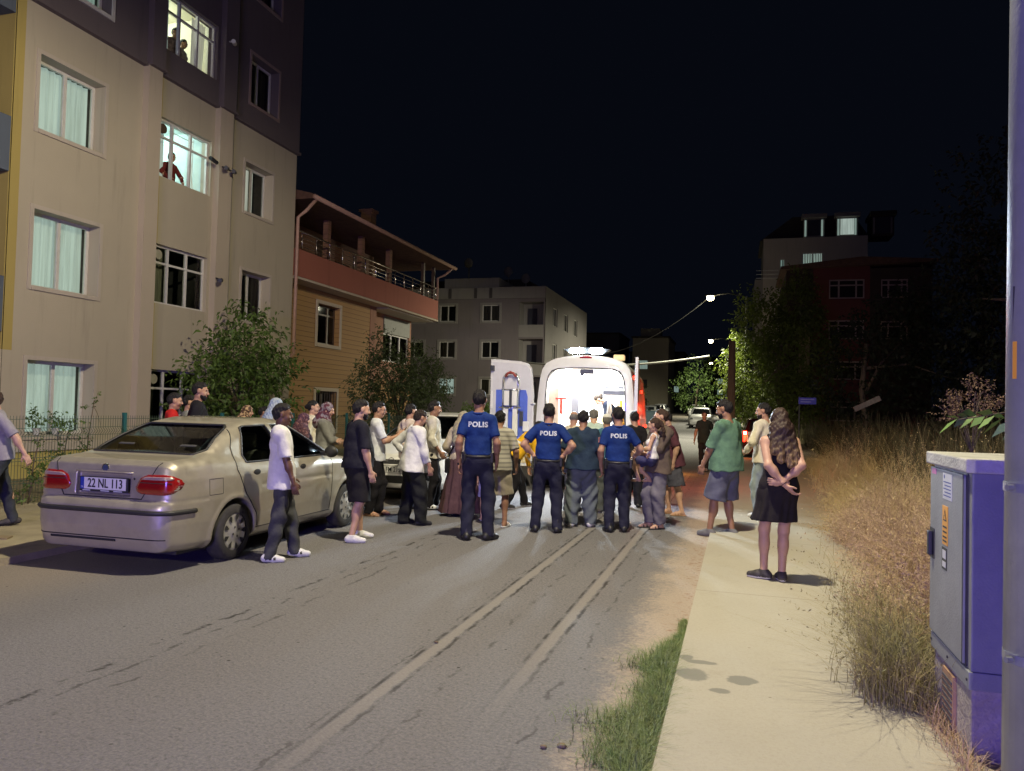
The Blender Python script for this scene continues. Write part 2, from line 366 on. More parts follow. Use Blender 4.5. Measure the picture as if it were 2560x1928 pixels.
def concrete():
    m = D.materials.new('pavement_concrete'); N = NB(m); tc = N.n('ShaderNodeTexCoord'); P = tc.outputs['Object']
    sp = N.n('ShaderNodeSeparateXYZ'); N.lk(P, sp.inputs[0]); X, Y = sp.outputs[0], sp.outputs[1]
    c = N.mix(N.noise(P, 1.1, 6), (0.345, 0.325, 0.265), (0.44, 0.415, 0.34)); fine = N.noise(P, 60, 6, 0.7)
    c = N.mix(N.ss(fine, 0.4, 0.8, 0, 0.5), c, (0.30, 0.27, 0.22)); c = N.mix(N.ss(N.noise(P, 3.3, 8, 0.75), 0.56, 0.74, 0, 0.35), c, (0.27, 0.24, 0.18))
    wob = N.mt('MULTIPLY', N.mt('SUBTRACT', N.noise(P, 7, 4), 0.5), 0.11)
    for x0, y0, rx, ry in ((-0.24, 4.70, 0.095, 0.10), (-0.20, 4.95, 0.10, 0.035), (0.04, 4.70, 0.085, 0.075), (-0.08, 4.49, 0.07, 0.05), (-0.30, 5.02, 0.05, 0.05)):
        dx = N.mt('DIVIDE', N.mt('SUBTRACT', X, x0), rx); dy = N.mt('DIVIDE', N.mt('SUBTRACT', Y, y0), ry)
        rr = N.mt('SQRT', N.mt('ADD', N.mt('MULTIPLY', dx, dx), N.mt('MULTIPLY', dy, dy)))
        c = N.mix(N.ss(N.mt('ADD', rr, N.mt('MULTIPLY', wob, 14)), 1.15, 0.85, 0, 0.85), c, (0.18, 0.18, 0.155))
    dk = N.n('ShaderNodeTexVoronoi'); dk.inputs['Scale'].default_value = 5.5; N.lk(P, dk.inputs['Vector'])
    c = N.mix(N.mt('MULTIPLY', N.ss(dk.outputs['Distance'], 0.085, 0.03), N.ss(N.noise(P, 3, 3), 0.5, 0.58)), c, (0.13, 0.11, 0.08))
    dr = N.mt('ADD', X, N.mt('MULTIPLY', N.mt('SUBTRACT', N.noise(P, 1.8, 7, 0.7), 0.5), 0.9))
    c = N.mix(N.ss(dr, 0.75, 1.35, 0, 0.7), c, (0.36, 0.28, 0.17))
    for y0 in (6.95, 9.9, 13.2, 3.3):
        dd = N.mt('ABSOLUTE', N.mt('SUBTRACT', N.mt('ADD', Y, N.mt('MULTIPLY', wob, 0.4)), y0))
        c = N.mix(N.ss(dd, 0.014, 0.004, 0, 0.45), c, (0.17, 0.15, 0.12))
    N.lk(c, N.b.inputs['Base Color']); N.b.inputs['Roughness'].default_value = 0.85
    bp = N.n('ShaderNodeBump'); bp.inputs['Strength'].default_value = 0.4; bp.inputs['Distance'].default_value = 0.008
    N.lk(N.mt('ADD', fine, N.noise(P, 9, 5)), bp.inputs['Height']); N.lk(bp.outputs[0], N.b.inputs['Normal'])
    return m
ASPH, CONC = asphalt(), concrete()
SOIL = M('dry_soil', (0.16, 0.12, 0.075), 0.95, var=0.4, scale=3, bump=0.6, bscale=25)
g = MB(); gx = [-400, -120, -40, -12, 12, 40, 120, 400]; ys2 = [-60]+YS+[700]
vs = [(x+bend(y), y, rise(y)-0.09) for y in ys2 for x in gx]; nx_ = len(gx)
g.add(vs, [(j*nx_+i, j*nx_+i+1, (j+1)*nx_+i+1, (j+1)*nx_+i) for j in range(len(ys2)-1) for i in range(nx_-1)])
tag(g.build('ground', SOIL, recalc=False), kind='structure')
strip('road', -6.66, -0.33, 0.0, ASPH)
strip('pavement', -0.335, 1.9, 0.06, CONC, edge=-1, zb=-0.05)
LPAVE = M('old_pavement', (0.30, 0.26, 0.17), 0.9, var=0.25, scale=2.5, bump=0.5, bscale=30)
strip('pavement_opposite', -9.75, -6.62, 0.07, LPAVE, edge=1, zb=-0.05)
strip('yard', -13.4, -9.75, 0.05, M('yard_soil', (0.19, 0.16, 0.09), 0.95, var=0.35, scale=4, bump=0.5, bscale=20))
# ------------------------------------------------------------------ plants
LEAF = M('leaf_green', (0.12, 0.195, 0.045), 0.55, var=0.6, scale=3.5, spec=0.4)
LEAF2 = M('leaf_dark_green', (0.075, 0.105, 0.038), 0.6, var=0.5, scale=3)
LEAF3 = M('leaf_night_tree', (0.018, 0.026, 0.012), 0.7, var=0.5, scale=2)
leafy(LEAF); leafy(LEAF2); leafy(LEAF3)
BARK = M('bark', (0.10, 0.075, 0.05), 0.9, var=0.35, scale=12, bump=0.7, bscale=30)
def leaf_quads(P, Dr, L, Wd, rs, droop=0.25):
    """P centres, Dr unit directions; leaf = two bent quads"""
    n = len(P); up = rs.normal(size=(n, 3)); sd = np.cross(Dr, up); sd /= np.maximum(np.linalg.norm(sd, axis=1), 1e-6)[:, None]
    L = L*rs.uniform(0.7, 1.3, n)[:, None]; Wd = Wd*rs.uniform(0.7, 1.2, n)[:, None]
    a = P; m1 = P+Dr*L*0.5; e = P+Dr*L; e[:, 2] -= (L*droop)[:, 0]
    V = np.stack([a, m1+sd*Wd*0.5, e, m1-sd*Wd*0.5], 1).reshape(-1, 3); F = np.arange(4*n).reshape(-1, 4); return V, F
def crown(name, mat, parent, rs, clumps, nleaf, L, Wd, spread=1.0, branches=None):
    """clumps: list of (centre, radius xyz) ; leaves sit along short twigs through the volume"""
    Ps = []; Ds = []; vol = np.array([r[0]*r[1]*r[2] for c, r in clumps])**0.75; vol /= vol.sum()
    tw = MB()
    for (c, r), wgt in zip(clumps, vol):
        nt_ = max(3, int(nleaf*wgt/9)); c = np.array(c); r = np.array(r)
        for _ in range(nt_):
            d = rs.normal(size=3); d /= np.linalg.norm(d); q = c+d*r*(rs.uniform(0.25, 1.0)**0.6)
            td = d*0.6+rs.normal(size=3)*0.4+np.array([0, 0, 0.35]); td /= np.linalg.norm(td); ln = rs.uniform(0.6, 1.4)*L*3.2*spread
            k = rs.randint(6, 12)
            for t in np.linspace(0, 1, k):
                Ps.append(q+td*ln*t); dd = td*0.5+rs.normal(size=3)*0.75+np.array([0, 0, -0.2]); Ds.append(dd/np.linalg.norm(dd))
    V, F = leaf_quads(np.array(Ps), np.array(Ds), L, Wd, rs)
    return npmesh(name, V, F, mat, parent, smooth=False)
def trunk(name, parent, base, top, r, limbs, mat=BARK):
    m = MB(); b = Vector(base); t = Vector(top)
    pts = [b+(t-b)*k+Vector((math.sin(k*7)*r*0.8, math.cos(k*5)*r*0.8-r*0.8, 0)) for k in (0, 0.3, 0.6, 1)]
    m.tube(pts, [r, r*0.85, r*0.7, r*0.5], 8)
    for e in limbs:
        e = Vector(e); s_ = b+(t-b)*random.uniform(0.45, 0.95); mid = s_.lerp(e, 0.5)+Vector((0, 0, (e-s_).length*0.12)); m.tube([s_, mid, e], [r*0.45, r*0.3, r*0.08], 6)
    return m.build(name, mat, parent, smooth=True)
def tree(nm, x, y, z, clumps, nleaf, L, Wd, tr, label, cat='tree', group=None, mat=LEAF, seed=1, r=0.08, spread=1.0):
    rs = np.random.RandomState(seed); e = empty(nm, (x, y, z), 0, label, cat, group)
    trunk('trunk', e, (0, 0, -0.1), tr, r, [tuple(np.array(c)*0.9) for c, q in clumps])
    crown('crown', mat, e, rs, clumps, nleaf, L, Wd, spread); return e
# leafy young tree in the yard by the beige building
tree('fruit_tree', -11.6, 16.0, 0.05, [((0, 0.0, 1.7), (0.9, 1.15, 0.9)), ((0.1, 0.1, 2.6), (0.6, 0.65, 0.7)), ((0, 0.3, 3.3), (0.28, 0.35, 0.5)), ((0, -1.1, 2.1), (0.25, 0.25, 0.6)), ((0, 1.05, 2.8), (0.2, 0.2, 0.7)), ((0.1, 1.6, 2.1), (0.35, 0.5, 0.3)), ((0, -0.6, 2.7), (0.25, 0.25, 0.5)), ((0, -1.75, 1.7), (0.2, 0.2, 0.45)), ((0, 0.0, 0.9), (0.8, 1.3, 0.5))], 7000, 0.15, 0.062, (0, 0, 1.8), 'leafy young tree with curling leaves against the beige apartment block', seed=3, r=0.07, spread=1.25)
tree('bushy_tree', -10.6, 23.0, 0.0, [((0, 0, 1.5), (1.0, 2.3, 1.2)), ((0, -1.2, 2.6), (0.7, 1.0, 0.9)), ((0, 1.6, 2.6), (0.7, 1.0, 0.8)), ((0, -1.6, 3.3), (0.3, 0.3, 0.6)), ((0, 2.8, 2.2), (0.6, 0.9, 0.9)), ((0, -3.0, 1.6), (0.3, 0.3, 1.2)), ((0, 1.0, 3.2), (0.35, 0.4, 0.5))], 15000, 0.10, 0.045, (0, 0, 1.9), 'wide bushy tree in front of the salmon coloured house', mat=LEAF2, seed=5, r=0.09)
for i, (x, y, h, lb) in enumerate(((-9.7, 28.5, 1.7, 'low dark hedge bush beside the left ambulance door'), (-9.3, 26.4, 1.45, 'rounded green bush behind the white parked car'))):
    tree('bush', x, y, 0, [((0, 0, h*0.5), (0.9, 1.6, h*0.55)), ((0.2, 0.6, h*0.8), (0.6, 0.9, h*0.25))], 4200, 0.09, 0.045, (0, 0, h*0.6), lb, 'bush', 'bushes beyond the white car', mat=LEAF, seed=20+i, r=0.04)
for i, (x, y, s_, lb) in enumerate(((-10.15, 10.0, 1.0, 'tall thin weed growing through the wire fence near its post'), (-10.05, 9.45, 0.75, 'leafy weed at the fence behind the sedan boot'), (-9.7, 8.6, 0.62, 'low leafy weed at the fence foot left of the sedan'))):
    rs = np.random.RandomState(40+i); e = empty('weed', (x, y, 0.06), 0, lb, 'weed', 'weeds along the wire fence')
    trunk('stem', e, (0, 0, 0), (0.05, 0.1, 1.5*s_), 0.012, [(0.1, 0.2, 1.1*s_), (-0.1, -0.2, 0.9*s_)])
    crown('foliage', LEAF, e, rs, [((0.03, 0.05, 0.50*s_), (0.10, 0.16, 0.38*s_)), ((0.03, 0.08, 1.15*s_), (0.05, 0.06, 0.40*s_))], 240, 0.06, 0.03)
# big unlit trees right of the street
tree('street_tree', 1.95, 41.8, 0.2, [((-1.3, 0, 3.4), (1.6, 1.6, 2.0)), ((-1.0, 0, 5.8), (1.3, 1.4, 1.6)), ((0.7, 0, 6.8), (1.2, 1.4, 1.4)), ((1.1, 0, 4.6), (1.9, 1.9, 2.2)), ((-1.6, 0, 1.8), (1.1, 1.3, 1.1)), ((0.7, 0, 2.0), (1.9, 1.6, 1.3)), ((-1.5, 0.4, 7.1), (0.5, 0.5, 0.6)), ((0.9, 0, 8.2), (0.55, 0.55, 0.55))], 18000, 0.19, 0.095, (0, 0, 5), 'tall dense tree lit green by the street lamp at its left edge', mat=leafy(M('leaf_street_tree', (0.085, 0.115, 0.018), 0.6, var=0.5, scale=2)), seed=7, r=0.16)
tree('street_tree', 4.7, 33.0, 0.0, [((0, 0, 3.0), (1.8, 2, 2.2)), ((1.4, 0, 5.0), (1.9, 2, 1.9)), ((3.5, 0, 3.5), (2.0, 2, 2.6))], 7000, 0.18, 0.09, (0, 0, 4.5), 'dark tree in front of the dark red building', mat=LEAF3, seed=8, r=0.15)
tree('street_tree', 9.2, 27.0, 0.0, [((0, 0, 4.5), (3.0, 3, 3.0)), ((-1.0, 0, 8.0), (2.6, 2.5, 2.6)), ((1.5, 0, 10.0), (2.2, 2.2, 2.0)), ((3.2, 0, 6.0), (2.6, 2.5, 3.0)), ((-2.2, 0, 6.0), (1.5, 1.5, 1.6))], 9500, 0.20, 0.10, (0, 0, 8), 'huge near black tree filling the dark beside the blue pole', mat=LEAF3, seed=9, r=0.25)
for i, (x, y, s_, lb) in enumerate(((1.5, 54, 1.15, 'pale green roadside tree under the far street lamps'), (-9.6, 66, 0.85, 'rounded tree lit green at the left of the far road'), (-9.8, 84, 0.9, 'farther rounded tree left of the far road'), (-3.0, 74, 1.5, 'far tree right of the road by the last lamp'))):
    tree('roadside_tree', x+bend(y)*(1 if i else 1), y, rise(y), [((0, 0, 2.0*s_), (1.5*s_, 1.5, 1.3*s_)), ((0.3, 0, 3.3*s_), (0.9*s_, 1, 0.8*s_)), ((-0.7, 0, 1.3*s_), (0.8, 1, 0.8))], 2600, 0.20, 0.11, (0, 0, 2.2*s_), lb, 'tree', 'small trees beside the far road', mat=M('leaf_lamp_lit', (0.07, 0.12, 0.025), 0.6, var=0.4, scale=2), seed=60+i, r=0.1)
# ------------------------------------------------------------------ grasses
def blades(name, mat, pts, hts, rs, lean=0.35, wd=0.004, segs=4, seeds=0.0, parent=None, curl=0.5, zb=None):
    n = len(pts); a = rs.uniform(0, 2*math.pi, n); ln = rs.uniform(0.1, 1, n)*lean
    base = np.column_stack([pts, np.zeros(n) if zb is None else zb]); dirs = np.column_stack([np.cos(a), np.sin(a), np.zeros(n)])
    side = np.column_stack([-np.sin(a), np.cos(a), np.zeros(n)]); rows = []
    for k in range(segs+1):
        t = k/segs; c = base+dirs*(hts*ln*(t**1.7)*(1+curl*t))[:, None]+np.array([0, 0, 1])*(hts*(t-0.28*ln*t*t*1.3))[:, None]
        wv = wd*(1-t*0.85); rows.append(c-side*wv); rows.append(c+side*wv)
    V = np.stack(rows, 1); m = 2*(segs+1); F = []
    for k in range(segs): F.append(np.arange(n)[:, None]*m+np.array([2*k, 2*k+1, 2*k+3, 2*k+2]))
    V = V.reshape(-1, 3); F = np.concatenate(F)
    if seeds > 0:      # feathery seed heads: short bristles around the upper stem
        sel = np.where(rs.uniform(size=n) < seeds)[0]; Vs = []
        for j in range(16):
            t = rs.uniform(0.62, 1.02, len(sel)); c = base[sel]+dirs[sel]*(hts[sel]*ln[sel]*(t**1.7)*(1+curl*t))[:, None]+np.array([0, 0, 1])*(hts[sel]*(t-0.28*ln[sel]*t*t*1.3))[:, None]
            d = rs.normal(size=(len(sel), 3)); d[:, 2] = np.abs(d[:, 2]); d /= np.linalg.norm(d, axis=1)[:, None]; d *= rs.uniform(0.012, 0.034, len(sel))[:, None]
            s2 = rs.normal(size=(len(sel), 3))*0.0020; Vs.append(np.stack([c, c+d*0.6+s2, c+d, c+d*0.6-s2], 1))
        Vs = np.concatenate(Vs).reshape(-1, 3); Fs = np.arange(len(Vs)).reshape(-1, 4)+len(V); V = np.concatenate([V, Vs]); F = np.concatenate([F, Fs])
    return npmesh(name, V, F, mat, parent, smooth=False)
rs = np.random.RandomState(5)
GRN = M('green_grass', (0.07, 0.145, 0.03), 0.6, var=0.4, scale=16, col2=(0.22, 0.25, 0.09))
y_ = rs.uniform(2.9, 6.1, 15000); x_ = -0.36-np.abs(rs.normal(size=15000))*(0.115+0.05*np.sin(y_*5.3)+0.03*np.sin(y_*13))*np.clip((6.0-y_)/1.6, 0.12, 1)
tag(blades('green_grass', GRN, np.column_stack([x_, y_]), rs.uniform(0.02, 0.12, 15000)*np.clip((6.1-y_)/1.0, 0.3, 1), rs, 1.3, 0.0022, 3), 'short green grass growing between the asphalt and the pavement slab', 'grass', kind='stuff')
TAN = M('dry_grass', (0.44, 0.33, 0.14), 0.85, var=0.3, scale=2.2, col2=(0.62, 0.50, 0.27))
TAN2 = M('dry_weeds_reddish', (0.36, 0.24, 0.13), 0.9, var=0.3, scale=2.2, col2=(0.56, 0.42, 0.29))
OLV = M('half_green_weeds', (0.16, 0.17, 0.07), 0.8, var=0.4, scale=3, col2=(0.33, 0.26, 0.12))
def verge(y): return 0.98+0.045*(y-4.6)+0.12*np.sin(y*1.7)+0.07*np.sin(y*4.1)
n = 15000; y_ = 4.9+rs.uniform(0, 1, n)**1.5*23; x_ = verge(y_)+rs.gamma(1.5, 0.75, n)
hh = np.clip(0.25+(x_-verge(y_))*0.8, 0.12, 1.15)*rs.uniform(0.35, 1.3, n)*(0.75+0.35*np.sin(y_*2.3+x_*2))
tag(blades('dry_grass', TAN, np.column_stack([x_, y_]), hh, rs, 0.85, 0.0026, 4, seeds=0.5), 'tall dry tan grass with feathery heads along the right pavement', 'grass', kind='stuff')
n = 6500; y_ = 5.3+rs.uniform(0, 1, n)*7; x_ = verge(y_)+0.05+rs.gamma(1.6, 0.3, n)
tag(blades('dry_weeds', TAN2, np.column_stack([x_, y_]), np.clip(0.2+(x_-verge(y_))*0.9, 0.15, 0.85)*rs.uniform(0.6, 1.2, n), rs, 0.95, 0.0028, 4, seeds=0.7), 'reddish brown dry weeds spilling over the pavement edge', 'weeds', kind='stuff')
n = 2600; y_ = 4.45+rs.gamma(1.5, 0.55, n); x_ = 0.97+rs.normal(size=n)*0.11-0.10*np.exp(-((y_-4.75)/0.3)**2)
tag(blades('pavement_weeds', OLV, np.column_stack([x_, y_]), rs.uniform(0.12, 0.55, n), rs, 1.1, 0.0022, 5, seeds=0.12, zb=np.full(n, 0.055)), 'thin half green weeds sprouting beside the electrical cabinet', 'weeds', kind='stuff')
n = 700; y_ = rs.uniform(3.3, 4.6, n); x_ = 0.99+rs.normal(size=n)*0.025
tag(blades('cabinet_foot_weeds', TAN2, np.column_stack([x_, y_]), rs.uniform(0.04, 0.16, n), rs, 1.2, 0.0022, 3, zb=np.full(n, 0.055)), 'short dry weeds at the foot of the cabinet', 'weeds', kind='stuff')
n = 22000; y_ = 6+rs.uniform(0, 1, n)*42; x_ = 3.2+rs.uniform(0, 1, n)**1.3*16
tag(blades('dark_undergrowth', M('undergrowth', (0.10, 0.09, 0.045), 0.9, var=0.4, scale=1.5), np.column_stack([x_, y_]), rs.uniform(0.7, 1.9, n), rs, 0.6, 0.009, 4, seeds=0.2), 'dark overgrown brush behind the dry grass', 'brush', kind='stuff')
n = 2500; y_ = rs.uniform(7, 27, n); x_ = -9.85+rs.normal(size=n)*0.18
tag(blades('fence_grass', OLV, np.column_stack([x_, y_]), rs.uniform(0.06, 0.3, n), rs, 0.8, 0.004, 3, zb=np.full(n, 0.05)), 'patchy grass along the foot of the wire fence', 'grass', kind='stuff')
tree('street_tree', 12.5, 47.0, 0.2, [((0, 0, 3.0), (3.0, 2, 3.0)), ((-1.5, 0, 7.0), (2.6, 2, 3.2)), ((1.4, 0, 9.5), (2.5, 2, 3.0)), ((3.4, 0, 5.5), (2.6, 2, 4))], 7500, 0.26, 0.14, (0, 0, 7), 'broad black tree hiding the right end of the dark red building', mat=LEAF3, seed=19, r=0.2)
# pinnate green plant and dry flower head behind the cabinet
e = empty('broad_leaf_plant', (1.95, 5.9, 0.0), 0, 'plant with long pointed green leaflets behind the cabinet', 'plant')
mm = MB(); mm.tube([(0, 0, 0), (0.05, 0, 1.0), (0.0, 0, 1.62)], 0.01, 6); mm.tube([(0, 0, 1.5), (-0.25, -0.1, 1.66), (-0.55, -0.15, 1.60)], 0.005, 5); mm.tube([(0, 0, 1.55), (0.25, -0.1, 1.72), (0.5, -0.1, 1.7)], 0.005, 5); mm.build('stem', BARK, e, smooth=True)
rs = np.random.RandomState(3); Ps = []; Ds = []
for a, b in (((0, 0, 1.5), (-0.55, -0.15, 1.60)), ((0, 0, 1.55), (0.5, -0.1, 1.7)), ((0, 0, 1.1), (0.3, -0.2, 1.35))):
    a = np.array(a); b = np.array(b)
    for t in np.linspace(0.15, 1, 9):
        for s_ in (-1, 1): Ps.append(a+(b-a)*t+[0, 0, 0.08*math.sin(t*3)]); d = (b-a)/np.linalg.norm(b-a)*0.55+np.array([0, -0.3*s_, -0.55+0.6*(s_ > 0)]); Ds.append(d/np.linalg.norm(d))
V, F = leaf_quads(np.array(Ps), np.array(Ds), 0.15, 0.05, rs, 0.1); npmesh('leaf', V, F, M('leaf_bright', (0.12, 0.22, 0.05), 0.5, var=0.3, scale=6), e, smooth=False)
e = empty('dried_flower', (1.70, 6.6, 0.0), 0, 'dried reddish flower head standing above the broad leaf plant', 'plant')
mm = MB()
for k in range(14):
    a = rs.uniform(0, 6.28); r_ = rs.uniform(0.05, 0.24); mm.tube([(0, 0, 1.35), (math.cos(a)*r_*0.5, math.sin(a)*r_*0.5, 1.6), (math.cos(a)*r_, math.sin(a)*r_, 1.62+rs.uniform(0, 0.2))], 0.003, 4, cap=False)
mm.tube([(0, 0, 0), (0.01, 0, 1.36)], 0.007, 5); mm.build('stem', BARK, e)
crown('flower_head', M('dried_flower_brown', (0.13, 0.08, 0.045), 0.9, var=0.4, scale=20), e, rs, [((0, 0, 1.72), (0.20, 0.2, 0.10)), ((0.05, 0, 1.84), (0.10, 0.1, 0.07)), ((-0.10, 0, 1.64), (0.14, 0.1, 0.06))], 1500, 0.022, 0.010)
e = empty('broad_leaf_plant', (2.75, 8.2, 0.0), 0, 'few light green leaves reaching out of the dark next to the blue pole', 'plant')
mm = MB(); mm.tube([(0.1, 0, 0), (0.1, 0, 1.6), (-0.1, -0.1, 2.95)], 0.012, 6); mm.build('stem', BARK, e, smooth=True)
Ps = [(-0.1+rs.normal()*0.05, -0.1, 2.9+rs.normal()*0.05) for _ in range(12)]; Ds = np.array([(-0.7+rs.normal()*0.3, rs.normal()*0.4, rs.normal()*0.35) for _ in range(12)]); Ds /= np.linalg.norm(Ds, axis=1)[:, None]
V, F = leaf_quads(np.array(Ps), Ds, 0.19, 0.06, rs, 0.1); npmesh('leaf', V, F, MATS['leaf_bright'], e, smooth=False)
# litter and stones on the road
ST = M('stone', (0.20, 0.16, 0.10), 1.0, spec=0.0, var=0.3)
for i, (x, y, r_, lb) in enumerate(((-0.78, 3.62, 0.018, 'small pale pebble on the sandy road edge'), (-0.86, 3.58, 0.013, 'tiny dark pebble beside the pale pebble'), (-1.94, 4.9, 0.012, 'tiny white stone on the trench strip'), (1.0, 7.0, 0.02, 'small white scrap caught in the dry weeds'))):
    tag(MB().sphere((x, y, 0.008 if x < 0 else 0.09), r_, 4, (1.4, 1, 0.7)).build('pebble', ST, smooth=True), lb, 'pebble')
bk = MB().box(-0.02, 0.30, -0.09, 0.06, 0, 0.02).build('cardboard_scrap', M('cardboard', (0.22, 0.17, 0.10), 0.9)); bk.location = (-7.75, 6.3, 0.075); bk.rotation_euler = (0.05, 0.03, 0.5); tag(bk, 'flat brown scrap of board on the left pavement', 'scrap')
# ------------------------------------------------------------------ green wire fence
FG = M('fence_green', (0.055, 0.09, 0.06), 0.5, var=0.2); FP = M('fence_post_green', (0.01, 0.10, 0.10), 0.45, var=0.1)
e = empty('wire_fence', (-9.8, 5.4, 0.05), 0, 'green welded wire fence with a folded top between pavement and yard', 'fence')
for k in range(9):
    y0 = k*2.52; m = MB()
    for j in range(50):
        y = y0+0.03+j*0.05
        pts = [(0, y, 0.02), (0, y, 0.98), (0.045, y, 1.03), (0, y, 1.08), (0, y, 1.27)]
        for a, b in zip(pts[:-1], pts[1:]): m.tube([a, b], 0.0034, 4, cap=False)
    for z in (0.08, 0.30, 0.34, 0.62, 0.66, 0.97, 1.09, 1.22): m.box(-0.0045, 0.0045, y0, y0+2.5, z-0.004, z+0.004)
    m.build('wire_panel', FG, e, recalc=False)
    if k == 2 or k not in (2,): MB().box(-0.028, 0.028, y0-0.03, y0+0.03, 0, 1.32, 0.004).build('fence_post', FP, e)
# ------------------------------------------------------------------ electrical cabinet, pole and street sign
GM = M('cabinet_paint', (0.22, 0.235, 0.245), 0.55, var=0.14, scale=4, bump=0.15, bscale=90); GM2 = M('cabinet_seam', (0.03, 0.03, 0.035), 0.7)
PL = M('plinth_concrete', (0.34, 0.31, 0.28), 0.9, var=0.25, scale=5, bump=0.6, bscale=45)
e = empty('electrical_cabinet', (1.02, 3.97, 0.0), 0, 'grey metal electrical cabinet with warning stickers on a concrete plinth', 'cabinet')
MB().box(0.012, 0.55, 0.01, 0.70, 0.0, 0.385, 0.012).build('plinth', PL, e)
MB().box(-0.004, 0.56, -0.006, 0.715, 0.38, 0.46, 0.004).build('base_frame', GM, e)
MB().box(0.006, 0.55, 0.0, 0.71, 0.46, 1.36, 0.006).build('body', GM, e)
MB().box(-0.028, 0.58, -0.035, 0.745, 1.36, 1.425, 0.008).build('cap', M('cabinet_cap', (0.42, 0.42, 0.38), 0.7, var=0.25, scale=6, bump=0.4, bscale=60), e)
dr = MB().box(-0.014, 0.006, 0.075, 0.70, 0.475, 1.345, 0.004).build('door', GM, e)
MB().box(-0.017, -0.0145, 0.60, 0.69, 0.86, 1.02).build('lock_plate', M('black_plastic', (0.02, 0.022, 0.03), 0.5), dr)
MB().box(-0.038, -0.016, 0.625, 0.668, 0.875, 1.005, 0.006).build('handle', MATS['black_plastic'], dr)
MB().box(-0.0155, -0.0142, 0.065, 0.073, 0.475, 1.35).box(-0.002, 0.0065, 0.052, 0.066, 0.47, 1.35).build('seam', GM2, e)
ORG = M('sticker_orange', (0.75, 0.36, 0.04), 0.5, var=0.05); INK = M('ink_black', (0.015, 0.015, 0.015), 0.6, var=0)
WHT = M('sticker_white', (0.55, 0.57, 0.6), 0.5, var=0.1); PNK = M('sticker_pink', (0.5, 0.12, 0.35), 0.5)
def sticker(y0, y1, z0, z1, mat, nm='sticker'): return MB().box(-0.0160, -0.0142, y0, y1, z0, z1).build(nm, mat, dr)
st = sticker(0.33, 0.435, 0.97, 1.165, ORG, 'warning_sticker'); x_ = -0.0172
m = MB(); Yc = 0.382
m.add([(x_, Yc-0.035, 1.09), (x_, Yc+0.035, 1.09), (x_, Yc, 1.15)], [(0, 1, 2)]); m.build('warning_triangle', INK, st)
m = MB(); m.add([(x_-0.0006, Yc-0.021, 1.097), (x_-0.0006, Yc+0.021, 1.097), (x_-0.0006, Yc, 1.135)], [(0, 1, 2)]); m.build('triangle_fill', ORG, st)
m = MB(); m.add([(x_-0.0012, Yc+0.004, 1.128), (x_-0.0012, Yc-0.006, 1.114), (x_-0.0012, Yc+0.001, 1.114), (x_-0.0012, Yc-0.003, 1.100), (x_-0.0012, Yc+0.008, 1.117), (x_-0.0012, Yc+0.001, 1.117)], [(0, 1, 2, 3, 4, 5)]); m.build('lightning_bolt', INK, st)
m = MB()
for z in (1.06, 1.035, 1.01, 0.99): m.box(x_-0.0003, x_, Yc-0.038, Yc+0.038, z-0.005, z+0.004)
m.build('print', INK, st)
st = sticker(0.345, 0.44, 0.845, 0.955, INK, 'number_plate'); m = MB().box(-0.0172, -0.0161, 0.36, 0.425, 0.90, 0.942).box(-0.0172, -0.0161, 0.36, 0.425, 0.857, 0.885); m.build('plate_fields', WHT, st)
st = sticker(0.26, 0.43, 1.20, 1.33, WHT, 'instruction_sticker'); m = MB()
for k in range(5): m.box(-0.0168, -0.0162, 0.275, 0.415-0.02*(k % 2), 1.215+k*0.017, 1.221+k*0.017)
m.cyl((-0.0169, 0.40, 1.312), (-0.0162, 0.40, 1.312), 0.011, 12); m.build('print', M('ink_blue', (0.05, 0.08, 0.3), 0.6, var=0), st)
sticker(0.57, 0.66, 1.31, 1.34, PNK)
m = MB().box(-0.004, 0.014, 0.26, 0.46, 0.05, 0.35, 0.0); m.build('vent_frame', M('rusty_frame', (0.33, 0.2, 0.12), 0.8, var=0.3), e)
m = MB()
for k in range(9): m.box(-0.008, 0.0, 0.275, 0.445, 0.068+k*0.03, 0.080+k*0.03)
m.build('vent_grille', M('vent_dark', (0.09, 0.09, 0.10), 0.6), e)
m = MB()
for y, z in ((0.02, 0.42), (0.36, 0.42), (0.69, 0.42)): m.cyl((-0.009, y, z), (0.0, y, z), 0.007, 8)
m.build('bolts', GM2, e)
PM = M('pole_galvanised', (0.28, 0.30, 0.33), 0.42, 0.5, var=0.12, scale=5, bump=0.1, bscale=60)
e = empty('street_lamp', (1.10, 3.35, 0.0), 0, 'tall galvanised street lamp pole cut by the right edge of the photo', 'street lamp')
m = MB(); m.tube([(0, 0, 0), (0, 0, 3.5), (0, 0, 8.6)], [0.128, 0.112, 0.075], 28); m.build('pole', PM, e, smooth=True)
m = MB().box(-0.2, 0.2, -0.2, 0.2, 0.0, 0.03, 0.005); m.build('base_plate', PM, e)
for z in (0.70, 1.335):
    k = MB().tube([(0, 0, z), (0, 0, z+0.035)], 0.126, 28).build('strap', PM, e); MB().cyl((-0.118, -0.065, z+0.018), (-0.14, -0.075, z+0.018), 0.012, 8).build('bolt', PM, k)
m = MB().box(-0.012, 0.012, -0.002, 0.004, -0.09, 0.09); q = m.build('sticker', M('sticker_dark_frame', (0.03, 0.03, 0.05), 0.5), e); q.location = (-0.105, -0.048, 2.02); q.rotation_euler = (0, 0, R(-60))
m = MB().box(-0.009, 0.009, -0.004, 0.002, -0.07, 0.07); q = m.build('sticker', ORG, e); q.location = (-0.106, -0.048, 1.83); q.rotation_euler = (0, 0, R(-60))
m = MB(); m.tube([(0, 0, 8.55), (-0.5, 0.5, 8.75), (-2.0, 2.55, 8.62)], [0.05, 0.04, 0.035], 10); m.build('arm', PM, e, smooth=True)
